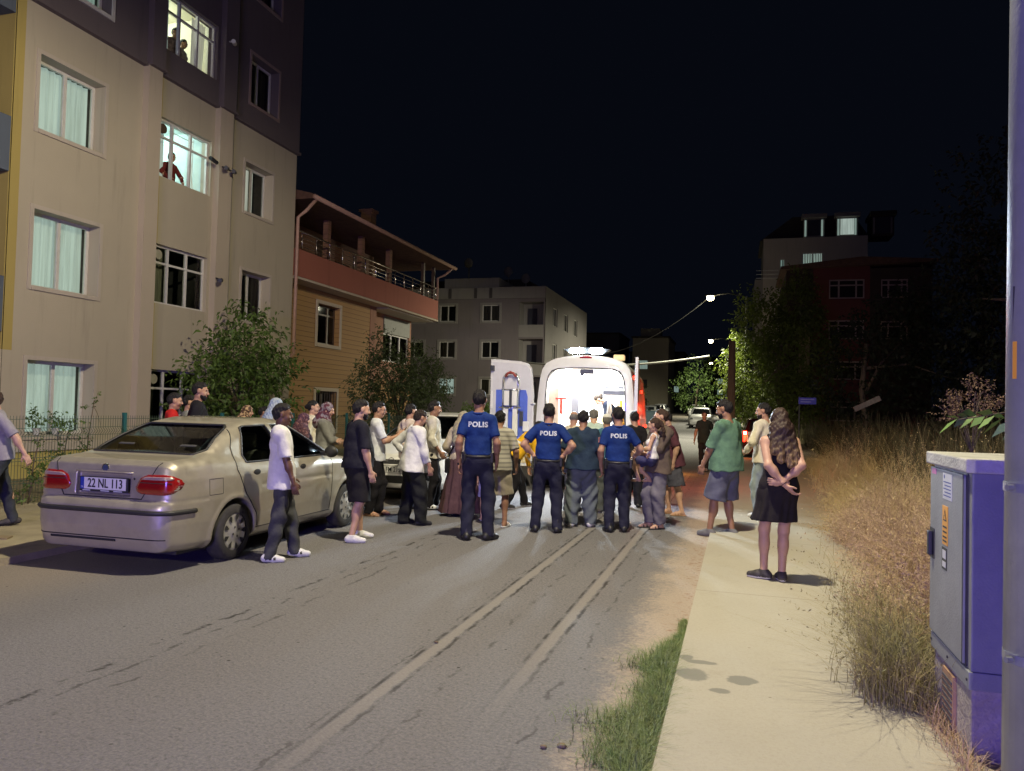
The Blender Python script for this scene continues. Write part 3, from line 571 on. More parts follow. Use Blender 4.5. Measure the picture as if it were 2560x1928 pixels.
m = MB().box(-2.75, -2.1, 2.75, 3.12, 8.48, 8.62, 0.04); m.build('lamp_head', PM, e)
SGN = M('street_sign_blue', (0.03, 0.03, 0.30), 0.45, var=0.05)
e = empty('street_sign', (1.88, 26.6, 0.0), R(8), 'small blue street name sign on a thin post by the dark trees', 'street sign')
MB().tube([(0, 0.02, 0), (0, 0.02, 2.25)], 0.022, 8).build('post', M('post_dark', (0.05, 0.05, 0.05), 0.6), e, smooth=True)
sg = MB().box(-0.03, 0.52, -0.012, 0.008, 1.98, 2.20, 0.004).build('sign_plate', SGN, e)
text('1423', 0.13, (0.245, -0.0165, 2.09), (R(90), 0, 0), WHT, 'lettering', sg) if False else None
m = MB()
for k, z in enumerate((2.14, 2.06)): m.box(0.03, 0.46-0.1*k, -0.0155, -0.013, z-0.014, z+0.014)
m.build('faded_lettering', M('sign_ink', (0.16, 0.16, 0.42), 0.5, var=0.1), sg)
# utility pole and overhead wires
WD = M('weathered_wood', (0.17, 0.10, 0.06), 0.85, var=0.3, scale=3, bump=0.5, stretch=(6, 6, 0.6))
e = empty('utility_pole', (-0.35, 37.0, 0.1), 0, 'brown wooden utility pole rising in front of the lit tree', 'pole')
MB().tube([(0, 0, 0), (0, 0, 4.9)], 0.20, 12, 0.16).build('pole', WD, e, smooth=True)
m = MB(); pts = [Vector((-14.5, 48, 4.75)).lerp(Vector((-1.6, 43, 4.72)), t)-Vector((0, 0, 0.45*4*t*(1-t))) for t in np.linspace(0, 1, 14)]
tag(m.tube(pts, 0.055, 6).build('overhead_cable', M('cable_pale', (0.30, 0.30, 0.27), 0.6), smooth=True), 'thick pale overhead cable sagging across the street', 'cable')
m = MB(); pts = [Vector((-11.5, 62, 6.2)).lerp(Vector((-1.6, 43.2, 8.0)), t)-Vector((0, 0, 0.8*4*t*(1-t))) for t in np.linspace(0, 1, 12)]
tag(m.tube(pts, 0.02, 5).build('overhead_cable', M('cable_grey', (0.14, 0.14, 0.13), 0.6), smooth=True), 'thin dark overhead wire running up to the middle street lamp', 'cable')
m = MB(); pts = [Vector((1.6, 43, 7.9)), Vector((6, 44, 7.6)), Vector((12, 46, 8.4))]
# far street lamps
DKM = M('lamp_dark_metal', (0.02, 0.02, 0.02), 0.6)
LE = M('lamp_glow', (1, 0.9, 0.6), 0.5, emit=(1.0, 0.86, 0.50), es=60, var=0)
for i, (y, z, lb) in enumerate(((43.2, 7.95, 'nearest and highest of the glowing street lamps down the road'), (68.0, 7.85, 'second glowing street lamp down the road'), (98.0, 7.85, 'lowest and farthest glowing street lamp down the road'))):
    x = {43.2: -1.60, 68.0: -2.42, 98.0: -3.42}[y]; zz = rise(y)
    e = empty('street_lamp', (x+1.9, y, zz), 0, lb, 'street lamp', 'glowing street lamps down the road')
    MB().tube([(0, 0, 0), (0, 0, z-zz+0.05)], 0.09, 8, 0.05).build('pole', PM, e, smooth=True)
    MB().tube([(0, 0, z-zz), (-0.9, 0, z-zz+0.22), (-1.7, 0, z-zz+0.12)], 0.03, 6).build('arm', DKM, e, smooth=True)
    MB().box(-2.15, -1.6, -0.13, 0.13, z-zz+0.08, z-zz+0.16, 0.03).build('lamp_head', DKM, e)
    MB().sphere((-1.9, 0, z-zz-0.02), 0.19, 8, (1, 0.9, 0.8)).build('bulb', LE, e, smooth=True)
    light('street_lamp_light', 'SPOT', (x, y-0.1, z-0.3), 7000 if i == 0 else 3600, (1.0, 0.95, 0.70), 0.2, (x-4.5, y+0.3, 0), 155, 0.4)
# ================================================================== buildings
def mpX(X, sgn=1):      # wall facing +X (sgn 1): u = y
    return lambda u, z, d=0.0: (X-sgn*d, u, z)
def mpY(Y):             # wall facing -Y (towards the camera): u = x
    return lambda u, z, d=0.0: (u, Y+d, z)
def wall(name, mat, parent, mp, u0, u1, z0, z1, holes=(), depth=0.22, reveal=None):
    us = sorted({u0, u1} | {min(max(v, u0), u1) for h in holes for v in h[:2]}); zs = sorted({z0, z1} | {min(max(v, z0), z1) for h in holes for v in h[2:4]})
    m = MB()
    for a, b in zip(us[:-1], us[1:]):
        for c, d in zip(zs[:-1], zs[1:]):
            uc, zc = (a+b)/2, (c+d)/2
            if any(h[0] < uc < h[1] and h[2] < zc < h[3] for h in holes): continue
            m.add([mp(a, c), mp(b, c), mp(b, d), mp(a, d)], [(0, 1, 2, 3)])
    for h in holes:
        a, b, c, d = h[:4]
        if a >= u1 or b <= u0 or c >= z1 or d <= z0: continue
        c = max(c, z0); d = min(d, z1)
        if a >= u0: m.add([mp(a, c), mp(a, d), mp(a, d, depth), mp(a, c, depth)], [(0, 1, 2, 3)])
        if b <= u1: m.add([mp(b, c), mp(b, d), mp(b, d, depth), mp(b, c, depth)], [(0, 1, 2, 3)])
        a = max(a, u0); b = min(b, u1)
        m.add([mp(a, d), mp(b, d), mp(b, d, depth), mp(a, d, depth)], [(0, 1, 2, 3)]); m.add([mp(a, c), mp(b, c), mp(b, c, depth), mp(a, c, depth)], [(0, 1, 2, 3)])
    o = m.build(name, mat, parent, recalc=False); return o
def mbox(m, mp, u0, u1, z0, z1, d0, d1):
    p, q = mp(u0, z0, d0), mp(u1, z1, d1); return m.box(p[0], q[0], p[1], q[1], p[2], q[2])
GLS = glassmat('window_glass', (0.82, 0.88, 0.86), 0.02)
def window(parent, mp, u0, u1, z0, z1, cols=2, transom=None, depth=0.16, fmat=None, back='dark', wd=0.055, fan=False, widths=None, glass=True):
    """frame with sashes, glass pane and what is seen behind it"""
    fmat = fmat or PVC; m = MB(); d0, d1 = depth, depth+0.06
    mbox(m, mp, u0, u1, z0, z0+wd, d0, d1); mbox(m, mp, u0, u1, z1-wd, z1, d0, d1)
    mbox(m, mp, u0, u0+wd, z0+wd, z1-wd, d0, d1); mbox(m, mp, u1-wd, u1, z0+wd, z1-wd, d0, d1)
    xs = [u0+(u1-u0)*k/cols for k in range(1, cols)] if widths is None else [u0+(u1-u0)*k for k in widths]
    zt = z1-(z1-z0)*transom if transom else None
    if zt: mbox(m, mp, u0+wd, u1-wd, zt-wd*0.5, zt+wd*0.5, d0+0.002, d1-0.002)
    for x in xs: mbox(m, mp, x-wd*0.6, x+wd*0.6, z0+wd, z1-wd, d0-0.004, d1+0.004)
    w_ = m.build('window', fmat, parent)
    dg = depth+0.03
    if glass: MB().add([mp(u0+wd, z0+wd, dg), mp(u1-wd, z0+wd, dg), mp(u1-wd, z1-wd, dg), mp(u0+wd, z1-wd, dg)], [(0, 1, 2, 3)]).build('pane', GLS, w_, recalc=False)
    if fan:
        c = mp(u0+(u1-u0)*0.17, z1-0.22, depth-0.01); c2 = mp(u0+(u1-u0)*0.17, z1-0.22, depth+0.05)
        MB().cyl(c, c2, 0.115, 18).build('extractor_fan', M('fan_dark', (0.10, 0.07, 0.05), 0.6) if fan == 2 else M('fan_pale', (0.35, 0.33, 0.27), 0.6), w_)
    if back in CURT:
        fs = CURT[back]; m = MB(); n = max(10, int((u1-u0)/0.03)); dd = depth+0.22
        seg = [(u0, u1)] if fs[1] is None else [(u0+(u1-u0)*a, u0+(u1-u0)*b) for a, b in fs[1]]
        for a, b in seg:
            vs = []; k = max(8, int((b-a)/0.025))
            for i in range(k+1):
                t = i/k; off = 0.035*math.sin(t*(b-a)*42+math.sin(t*9)*1.5); vs += [mp(a+(b-a)*t, z0-0.05, dd+off), mp(a+(b-a)*t, z1+0.02, dd+off*0.7)]
            m.add(vs, [(2*i, 2*i+2, 2*i+3, 2*i+1) for i in range(k)])
        m.build('curtain', fs[0], w_, smooth=True, recalc=False)
    if back != 'room':
        m = MB(); a = depth+0.065; b = depth+1.6
        for q in ([mp(u0, z0, b), mp(u1, z0, b), mp(u1, z1, b), mp(u0, z1, b)], [mp(u0, z0, a), mp(u0, z1, a), mp(u0, z1, b), mp(u0, z0, b)], [mp(u1, z0, a), mp(u1, z1, a), mp(u1, z1, b), mp(u1, z0, b)], [mp(u0, z1, a), mp(u1, z1, a), mp(u1, z1, b), mp(u0, z1, b)], [mp(u0, z0, a), mp(u1, z0, a), mp(u1, z0, b), mp(u0, z0, b)]): m.add(q, [(0, 1, 2, 3)])
        m.build('room_interior', DKR, w_, recalc=False)
    return w_
def border(parent, mp, u0, u1, z0, z1, w_=0.09, mat=None, pr=0.025, nm='surround', sill=True):
    m = MB(); mbox(m, mp, u0-w_, u0, z0-w_, z1+w_, -pr, 0.0); mbox(m, mp, u1, u1+w_, z0-w_, z1+w_, -pr, 0.0)
    mbox(m, mp, u0, u1, z1, z1+w_, -pr, 0.0); mbox(m, mp, u0, u1, z0-w_, z0, -pr*(1.6 if sill else 1), 0.0)
    return m.build(nm, mat, parent)
PVC = M('pvc_white', (0.62, 0.60, 0.57), 0.45, var=0.06)
PVCB = M('pvc_brown', (0.09, 0.055, 0.035), 0.5, var=0.1)
DKR = M('dark_room', (0.05, 0.045, 0.04), 0.9, var=0.3)
def curtmat(name, col, es, stretch=(3, 3, 0.12)):
    m = M(name, (0.5, 0.5, 0.48), 0.9, var=0, bump=0); N = NB(m)
    f = N.noise(map_vec(N, 3.2, 3.2, 0.16), 3.0, 4); f2 = N.noise(map_vec(N, 14, 14, 0.3), 2.0, 3)
    c = N.mix(N.ss(N.mt('ADD', N.mt('MULTIPLY', f, 0.6), N.mt('MULTIPLY', f2, 0.4)), 0.36, 0.62), tuple(v*0.62 for v in col), col)
    N.lk(c, N.b.inputs['Emission Color']); N.b.inputs['Emission Strength'].default_value = es; N.b.inputs['Base Color'].default_value = (0.3, 0.32, 0.3, 1)
    return m
CURT = {
    'lit': (curtmat('curtain_lit', (0.62, 0.76, 0.68), 0.50), None),
    'lit2': (curtmat('curtain_lit_dim', (0.48, 0.66, 0.58), 0.36), None),
    'strip': (curtmat('curtain_strip', (0.85, 0.85, 0.70), 0.55), [(0.50, 0.78)]),
    'grey': (M('curtain_grey', (0.20, 0.18, 0.14), 0.9, var=0.3, scale=6, stretch=(4, 4, 0.2)), None),
    'side': (M('curtain_olive', (0.16, 0.15, 0.10), 0.9, var=0.3, scale=6, stretch=(4, 4, 0.2)), [(0.0, 0.42)]),
    'sides': (MATS['curtain_olive'] if 'curtain_olive' in MATS else None, [(0.0, 0.3), (0.7, 1.0)]),
}
CURT['sides'] = (M('curtain_olive', (0.16, 0.15, 0.10)), [(0.0, 0.3), (0.72, 1.0)])
def stucco(name, col, var=0.1):
    m = M(name, col, 0.9, var=0, bump=0); N = NB(m); tc = N.n('ShaderNodeTexCoord'); P = tc.outputs['Object']
    streak = N.noise(map_vec(N, 2.5, 2.5, 0.22), 2.0, 5); big = N.noise(P, 0.6, 4)
    c = N.mix(big, tuple(v*(1-var) for v in col), tuple(v*(1+var) for v in col)); c = N.mix(N.ss(streak, 0.52, 0.8, 0, 0.42), c, tuple(v*0.55 for v in col))
    N.lk(c, N.b.inputs['Base Color']); bp = N.n('ShaderNodeBump'); bp.inputs['Strength'].default_value = 0.35; bp.inputs['Distance'].default_value = 0.01
    N.lk(N.noise(P, 55, 4), bp.inputs['Height']); N.lk(bp.outputs[0], N.b.inputs['Normal']); return m
BEI = stucco('stucco_beige', (0.44, 0.385, 0.30)); YEL = stucco('stucco_yellow', (0.40, 0.31, 0.10)); DGR = stucco('stucco_dark_grey', (0.13, 0.104, 0.112)); SUR = stucco('stucco_trim', (0.47, 0.41, 0.35))
apt = empty('apartment_building', (-13, 12, 0), 0, 'tall beige apartment block with a dark grey top and lit windows', 'building')
def rel(mp, o):       # world -> local of an empty placed at o (no rotation)
    return lambda u, z, d=0.0: tuple(a-b for a, b in zip(mp(u, z, d), o))
AO = (-13, 12, 0)
FX = rel(mpX(-13.0), AO); FU = rel(mpX(-12.92), AO)
zf = [(0.85, 2.30), (3.72, 5.20), (6.75, 8.20), (9.70, 11.15), (12.66, 14.1)]
zk = [(0.85, 2.30), (3.84, 5.22), (6.80, 8.20), (9.78, 11.17), (12.75, 14.1)]
zw = [(0.85, 2.25), (3.82, 5.18), (6.80, 8.15), (9.77, 11.12), (12.74, 14.1)]
A = [(11.37, 12.95, a, b) for a, b in zf]; K = [(14.46, 16.38, a, b) for a, b in zk]; Wn = [(17.78, 19.08, a, b) for a, b in zw]
hs = A+K+Wn; SP = 9.16
for nm, mat, mp, y0, y1, z0, z1 in (('wall', BEI, FX, 11.04, 14.0, 0, SP), ('wall', BEI, FX, 10.85, 11.04, 0, 2.45), ('wall_band', YEL, FX, 10.85, 11.04, 2.45, SP), ('wall', BEI, FX, 14.62, 16.49, 0, SP), ('wall', BEI, FX, 14.41, 14.62, 0, 2.30), ('wall_band', YEL, FX, 14.41, 14.62, 2.30, SP), ('wall', BEI, FX, 17.25, 20.26, 0, SP), ('wall_band', YEL, FX, 17.0, 17.25, 0, SP), ('upper_wall', DGR, FU, 10.85, 14.0, SP, 16.5), ('upper_wall', DGR, FU, 14.41, 16.49, SP, 16.5), ('upper_wall', DGR, FU, 17.0, 20.26, SP, 16.5)):
    wall(nm, mat, apt, mp, y0, y1, z0, z1, hs, 0.30)
m = MB(); m.box(-4.0, 0.08, 8.25, 8.26, SP, 16.5); m.build('upper_wall', DGR, apt)
MB().add([(0.0, 8.26, 0), (-9, 8.26, 0), (-9, 8.26, 16.5), (0.0, 8.26, 16.5)], [(0, 1, 2, 3)]).build('side_wall', BEI, apt, recalc=False)
MB().box(-9, 0.10, -8, 8.30, 16.5, 16.8).build('roof', DGR, apt)
m = MB(); m.box(0.0, 0.17, 2.0, 2.41, 0, SP); m.box(0.0, 0.17, 4.49, 5.0, 0, SP); m.build('pilaster', stucco('stucco_pilaster', (0.46, 0.39, 0.31)), apt)
m = MB(); m.box(0.05, 0.24, 2.0, 2.41, SP, 16.5); m.box(0.05, 0.24, 4.49, 5.0, SP, 16.5); m.build('pilaster', DGR, apt)
m = MB(); m.box(0.0, 0.13, -1.15, 2.0, SP-0.05, SP+0.02); m.box(0.0, 0.13, 2.41, 4.49, SP-0.05, SP+0.02); m.box(0.0, 0.13, 5.0, 8.28, SP-0.05, SP+0.02); m.box(0.17, 0.28, 1.97, 2.44, SP-0.04, SP+0.01); m.box(0.17, 0.28, 4.46, 5.03, SP-0.04, SP+0.01); m.build('cornice', DGR, apt)
# set back balcony bay left of the yellow band
MB().box(-1.7, -1.5, -9, -1.15, 0, 16.5).build('bay_wall', stucco('stucco_bay', (0.10, 0.12, 0.16)), apt)
MB().box(-1.5, -0.02, -1.17, -1.149, 2.45, 16.4).build('bay_side', YEL, apt)
m = MB()
for z in (2.9, 5.87, 8.84, 11.8): m.box(-1.5, 0.0, -9, -1.18, z-0.12, z); m.box(-0.06, 0.0, -9, -1.18, z, z+0.9)
m.build('balcony', MATS['stucco_bay'], apt)
MB().box(-0.02, 0.0, -9, -1.16, 0, 2.45).build('wall', BEI, apt)
MB().box(-9, -0.02, -8, -1.16, 0.0, 0.5).build('plinth', BEI, apt)
m = MB(); m.box(0.0, 0.06, -1.1, 2.0, 0, 0.55); m.box(0.0, 0.06, 2.41, 4.49, 0, 0.55); m.box(0.0, 0.06, 5.0, 8.26, 0, 0.55); m.build('yellow_lit_plinth', stucco('stucco_plinth_yellow_lit', (0.46, 0.38, 0.12)), apt)  # yellow light falling on the plinth is put into its stucco colour
m = MB(); m.box(0.0, 0.10, -1.1, 2.0, 0.55, 0.72); m.box(0.0, 0.10, 2.41, 4.49, 0.55, 0.72); m.box(0.0, 0.10, 5.0, 8.26, 0.55, 0.72); m.build('plinth_band', SUR, apt)
for i, (y0, y1, a, b) in enumerate(A):
    window(apt, FX if i < 3 else FU, y0, y1, a, b, 2, None, 0.27, back='lit' if i != 3 else 'lit2', widths=(0.53,), wd=0.06)
    border(apt, FX if i < 3 else FU, y0, y1, a, b, 0.08, SUR if i < 3 else PVC, 0.022)
for i, (y0, y1, a, b) in enumerate(K):
    window(apt, FX if i < 3 else FU, y0, y1, a, b, 3, 0.30, 0.10, back={0: 'sides', 1: 'side', 2: 'room', 3: 'room', 4: 'grey'}[i], fan=(2 if i == 2 else True) if i < 3 else False, wd=0.05, glass=i not in (2, 3))
for i, (y0, y1, a, b) in enumerate(Wn):
    window(apt, FX if i < 3 else FU, y0, y1, a, b, 2, None, 0.27, back={0: 'grey', 1: 'grey', 2: 'strip', 3: 'grey', 4: 'grey'}[i], widths=(0.5,), wd=0.06)
    border(apt, FX if i < 3 else FU, y0, y1, a, b, 0.08, SUR if i < 3 else stucco('stucco_pink_trim', (0.30, 0.22, 0.20)), 0.022)
# lit kitchens: real rooms with a ceiling lamp
ROOM = M('kitchen_wall', (0.55, 0.62, 0.60), 0.8, var=0.05); ROOM2 = M('kitchen_wall_warm', (0.62, 0.58, 0.45), 0.8, var=0.05)
for z0, mat in ((5.95, ROOM), (8.93, ROOM2)):
    m = MB(); X1, X0, y0, y1, z1 = -0.17, -3.0, 2.42, 4.46, z0+2.55
    m.add([(X0, y0, z0), (X0, y1, z0), (X0, y1, z1), (X0, y0, z1)], [(0, 1, 2, 3)]); m.add([(X0, y0, z0), (X1, y0, z0), (X1, y0, z1), (X0, y0, z1)], [(0, 1, 2, 3)]); m.add([(X0, y1, z0), (X1, y1, z0), (X1, y1, z1), (X0, y1, z1)], [(0, 1, 2, 3)])
    m.add([(X0, y0, z1), (X1, y0, z1), (X1, y1, z1), (X0, y1, z1)], [(0, 1, 2, 3)]); m.add([(X0, y0, z0), (X1, y0, z0), (X1, y1, z0), (X0, y1, z0)], [(0, 1, 2, 3)])
    k = m.build('kitchen', mat, apt, recalc=False)
    MB().box(-2.95, -2.6, y0+0.1, y1-0.9, z0+1.4, z0+2.1, 0.01).build('wall_cupboard', M('cupboard', (0.5, 0.5, 0.46), 0.5), k)
    MB().box(-2.95, -2.4, y0+0.1, y1-0.1, z0, z0+0.88, 0.01).build('worktop', M('cupboard', (0.5, 0.5, 0.46), 0.5), k)
    MB().sphere((-1.5, 3.4, z1-0.12), 0.10, 8, (1, 1, 0.6)).build('ceiling_lamp', M('lamp_ceiling', (1, 1, 1), 0.5, emit=(0.8, 1, 0.95), es=14, var=0), k, smooth=True)
    light('ceiling_light', 'POINT', (-14.5, 15.4, z1-0.25), 75, (0.72, 1.0, 0.92) if z0 < 7 else (0.85, 1.0, 0.85), 0.12)
    m = MB()   # net curtain drawn to the left sash
    vs = []
    for i in range(25):
        t = i/24; y = y0+0.05+t*0.62; vs += [(-0.36+0.025*math.sin(t*26), y, z0+0.9), (-0.36+0.02*math.sin(t*26), y, z0+2.3)]
    m.add(vs, [(2*i, 2*i+2, 2*i+3, 2*i+1) for i in range(24)]); m.build('net_curtain', curtmat('net_curtain', (0.5, 0.66, 0.6), 0.30), k, smooth=True, recalc=False)
    if z0 > 7:
        vs = []
        for i in range(25):
            t = i/24; y = y1-0.55+t*0.5; vs += [(-0.36+0.02*math.sin(t*26), y-0.1*math.sin(t*2), z0+0.9), (-0.36+0.02*math.sin(t*26), y, z0+2.3)]
        MB().add(vs, [(2*i, 2*i+2, 2*i+3, 2*i+1) for i in range(24)]).build('net_curtain', curtmat('net_curtain_warm', (0.62, 0.62, 0.45), 0.42), k, smooth=True, recalc=False)
    else:
        m = MB(); m.tube([(-0.3, 4.05, z0+1.0), (-0.3, 4.05, z0+2.2)], 0.012, 6); m.tube([(-0.3, 3.2, z0+2.13), (-0.3, 4.05, z0+2.13)], 0.01, 6); m.tube([(-0.32, 4.05, z0+1.6), (-0.5, 4.3, z0+1.3), (-0.3, 4.1, z0+0.95)], 0.012, 6); m.build('drying_rack', PVC, k)
# gutters, downpipes, cameras, spotlights on the facade
m = MB(); m.tube([(0.06, 5.10, 0), (0.06, 5.10, SP-0.1)], 0.05, 10); m.build('downpipe', M('pipe_grey', (0.30, 0.27, 0.25), 0.5), apt, smooth=True)
m = MB(); m.tube([(0.12, 5.12, SP), (0.12, 5.12, 16)], 0.045, 10); m.build('downpipe', M('pipe_dark', (0.03, 0.03, 0.035), 0.5), apt, smooth=True)
for y, z, mt_, n in ((4.62, 4.73, 'black_plastic', 1), (4.7, 7.62, 'black_plastic', 2), (4.72, 10.88, 'pvc_white', 1)):
    m = MB(); X0 = 0.17 if z < 9 else 0.24
    for k in range(n):
        y2 = y+k*0.30-0.1
        m.tube([(X0, y2, z), (X0+0.14, y2-0.05, z-0.04)], 0.02, 6); m.tube([(X0+0.12, y2+0.05, z-0.05), (X0+0.24, y2-0.16, z-0.09)], 0.055, 10)
    m.build('wall_camera', MATS[mt_], apt)
m = MB(); m.tube([(0.24, 4.3, 7.62), (0.26, 4.02, 7.66)], 0.05, 10); m.build('wall_spotlight', MATS['black_plastic'], apt)
m = MB(); m.box(-0.02, 0.3, -0.6, 0.06, 0.86, 0.94)
tag(empty('x'), None) if False else None
# potted plants on the sill
for y, s_, lb in ((11.62, 1.0, 'dark leafy potted plant on the ground floor sill'), (12.05, 0.8, 'smaller dark potted plant right of the leafy one on the sill')):
    rs = np.random.RandomState(int(y*10)); e = empty('potted_plant', (-12.97, y, 0.86), 0, lb, 'potted plant', 'potted plants on the window sill')
    MB().tube([(0, 0, 0), (0, 0, 0.13)], [0.055, 0.075], 12).build('pot', M('pot_white', (0.5, 0.5, 0.5), 0.5), e, smooth=False)
    crown('leaves', LEAF, e, rs, [((0, 0, 0.28*s_), (0.09, 0.16, 0.12))], 150, 0.07, 0.045)
# ---------------------------------------------------------------- salmon house with clapboard lower floor
def siding(name, col):
    m = M(name, col, 0.75, var=0, bump=0); N = NB(m); tc = N.n('ShaderNodeTexCoord'); sp = N.n('ShaderNodeSeparateXYZ'); N.lk(tc.outputs['Object'], sp.inputs[0])
    fr = N.mt('FRACT', N.mt('MULTIPLY', sp.outputs[2], 6.6)); c = N.mix(N.noise(tc.outputs['Object'], 1.2, 4), tuple(v*0.9 for v in col), tuple(v*1.1 for v in col))
    c = N.mix(N.ss(fr, 0.16, 0.04, 0, 0.75), c, tuple(v*0.3 for v in col)); N.lk(c, N.b.inputs['Base Color'])
    bp = N.n('ShaderNodeBump'); bp.inputs['Strength'].default_value = 1.0; bp.inputs['Distance'].default_value = 0.03; N.lk(fr, bp.inputs['Height']); N.lk(bp.outputs[0], N.b.inputs['Normal']); return m
SID = siding('clapboard_ochre', (0.40, 0.23, 0.09)); SID2 = siding('clapboard_brown', (0.22, 0.11, 0.07)); RED = stucco('stucco_dark_red', (0.34, 0.115, 0.08)); SAL = stucco('stucco_salmon', (0.36, 0.19, 0.13))
TRM = stucco('trim_cream', (0.50, 0.42, 0.33)); TIL = M('roof_tiles', (0.10, 0.05, 0.035), 0.9, var=0.35, scale=5, bump=0.8, bscale=14)
HO = (-13.3, 20.5, 0); hse = empty('house', HO, 0, 'brown clapboard house with a dark red balcony and steel railing', 'house')
FH = rel(mpX(-12.75), HO); FB = rel(mpX(-13.2), HO); FT = rel(mpX(-13.9), HO)
w1 = (21.32, 22.72, 3.50, 4.76); w0 = (21.35, 22.65, 0.75, 2.0)
wall('lower_wall', SID, hse, FH, 19.1, 24.9, 0, 5.2, [w1, w0], 0.25)
MB().box(0.1, 0.57, 4.4, 4.85, 0, 5.2).build('pier', SAL, hse)
MB().box(-1.6, 0.2, 4.85, 9.0, 0, 2.55).build('lower_annex', SID, hse)
wall('recessed_wall', SAL, hse, FB, 24.9, 29.5, 2.5, 5.2, [(26.9, 29.3, 3.3, 5.05)], 0.1)
window(hse, FH, *w1, 2, 0.24, 0.18, PVCB, 'side', widths=(0.66,)); border(hse, FH, *w1, 0.11, TRM, 0.03)
w_ = window(hse, FH, *w0, 2, None, 0.18, PVCB, 'dark'); border(hse, FH, *w0, 0.11, TRM, 0.03)
m = MB()
for k in range(9): m.tube([(0.58, 0.92+k*0.15, 0.77), (0.58, 0.92+k*0.15, 1.98)], 0.009, 5)
m.build('window_bars', M('iron_dark', (0.05, 0.04, 0.04), 0.5), hse)
window(hse, FB, 26.9, 29.3, 3.3, 4.4, 3, None, 0.05, PVC, 'dark'); mm = MB(); mbox(mm, FB, 26.9, 29.3, 4.4, 5.05, -0.03, 0.05); mm.build('roller_shutter', M('shutter_white', (0.2, 0.2, 0.18), 0.6), hse)
MB().box(-1.6, 1.1, -1.35, 9.4, 5.16, 5.24).build('balcony_slab', TRM, hse)
MB().box(1.0, 1.12, -1.35, 9.4, 5.24, 6.02).box(-1.6, 1.0, 9.3, 9.4, 5.24, 6.02).build('balcony_parapet', RED, hse)
MB().box(-1.55, 0.98, 4.9, 9.28, 5.12, 5.158).build('soffit', M('soffit_white', (0.5, 0.48, 0.44), 0.8), hse)
MB().box(1.09, 1.135, -1.36, 9.42, 5.16, 5.22).build('slab_trim', TRM, hse)
STL = M('stainless_steel', (0.62, 0.55, 0.5), 0.25, 1.0, var=0.05)
m = MB()
for z in (6.14, 6.27, 6.40): m.tube([(1.06, -1.3, z), (1.06, 9.35, z)], 0.011, 6)
m.tube([(1.06, -1.3, 6.56), (1.06, 9.35, 6.56), (-1.5, 9.35, 6.56)], 0.026, 8); m.build('railing', STL, hse, smooth=True)
for k in range(14):
    MB().tube([(1.06, -1.0+k*0.787, 6.02), (1.06, -1.0+k*0.787, 6.56)], 0.022, 8).build('railing_post', STL, hse, smooth=True)
wall('upper_wall', SID2, hse, FT, 19.1, 27.3, 5.2, 7.6, [(20.0, 21.6, 5.3, 6.85), (24.3, 25.4, 5.3, 6.7)], 0.15)
window(hse, FT, 20.0, 21.6, 5.3, 6.85, 2, None, 0.1, PVCB, 'dark'); window(hse, FT, 24.3, 25.4, 5.3, 6.7, 2, None, 0.1, PVCB, 'dark')
for y in (1.1, 3.4, 5.6):
    MB().box(0.55, 0.72, y-0.1, y+0.1, 5.24, 7.42).build('porch_post', SID2, hse)
for y in (8.2, 9.3): MB().box(0.85, 0.97, y-0.06, y+0.06, 5.24, 7.42).build('porch_post', PVCB, hse)
m = MB(); m.prism([(1.6, 7.42), (1.6, 7.56), (-4.0, 9.0), (-9, 7.6), (-9, 7.42)], 1, -1.4, 9.9); m.build('roof', TIL, hse)
m = MB(); m.tube([(1.66, -1.4, 7.47), (1.66, 9.95, 7.47)], 0.07, 8); m.build('gutter', M('gutter_pink', (0.40, 0.24, 0.19), 0.55), hse, smooth=True)
GPK = M('gutter_pink', (0.40, 0.24, 0.19), 0.55); m = MB(); m.tube([(1.6, -1.2, 7.44), (1.35, -1.3, 7.1), (1.14, -1.38, 6.9), (1.14, -1.38, 3.0), (0.8, -1.38, 2.7), (0.7, -1.38, 0)], 0.05, 8); m.build('downpipe', GPK, hse, smooth=True); m = MB(); m.tube([(1.6, 9.7, 7.44), (1.3, 9.6, 7.15), (1.05, 9.45, 7.0), (1.05, 9.45, 5.2)], 0.045, 8); m.build('downpipe', MATS['gutter_pink'], hse, smooth=True)
MB().box(-0.85, -0.4, 6.1, 6.5, 7.6, 9.05).box(-0.92, -0.33, 6.04, 6.56, 9.05, 9.15).build('chimney', SID2, hse)
MB().box(-6, -1.61, -1.3, 9.0, 0, 7.4).build('rear_wall', SID2, hse)
hse.location = (-14.17, 21.84, -0.1); hse.scale = (1.0656,)*3
# ---------------------------------------------------------------- grey block
GRY = stucco('stucco_grey_block', (0.22, 0.19, 0.20)); GRYL = stucco('stucco_grey_light', (0.30, 0.28, 0.27))
GO = (-18, 57, 0); gb = empty('apartment_block', GO, 0, 'grey three storey block with pale window surrounds behind the ambulance door', 'building')
FG_ = rel(mpY(57), GO)
def bx(zx): return -14.46+(zx-1830)*0.01195
def bz(zy): return 10.16-(zy-843)*0.01129
gw = []
for (x0, x1) in ((1112, 1226), (1410, 1530)):
    for (y0, y1) in ((885, 1000), (1140, 1255), (1398, 1512)): gw.append((bx(x0), bx(x1), bz(y1), bz(y0)))
gw += [(bx(x0), bx(x1), bz(y1), bz(y0)) for x0, x1 in ((650, 790), (860, 1000)) for (y0, y1) in ((885, 1000), (1140, 1255), (1398, 1512))]
hol = gw+[(bx(1662), bx(1826), bz(1110), bz(868)), (bx(1662), bx(1826), bz(1370), bz(1122)), (bx(1662), bx(1826), bz(1640), bz(1382))]
wall('front_wall', GRY, gb, FG_, -30, -14.4, -0.1, 10.16, hol, 0.2)
wall('parapet', GRYL, gb, rel(mpY(56.9), GO), -30, -14.35, 10.16, 11.05)
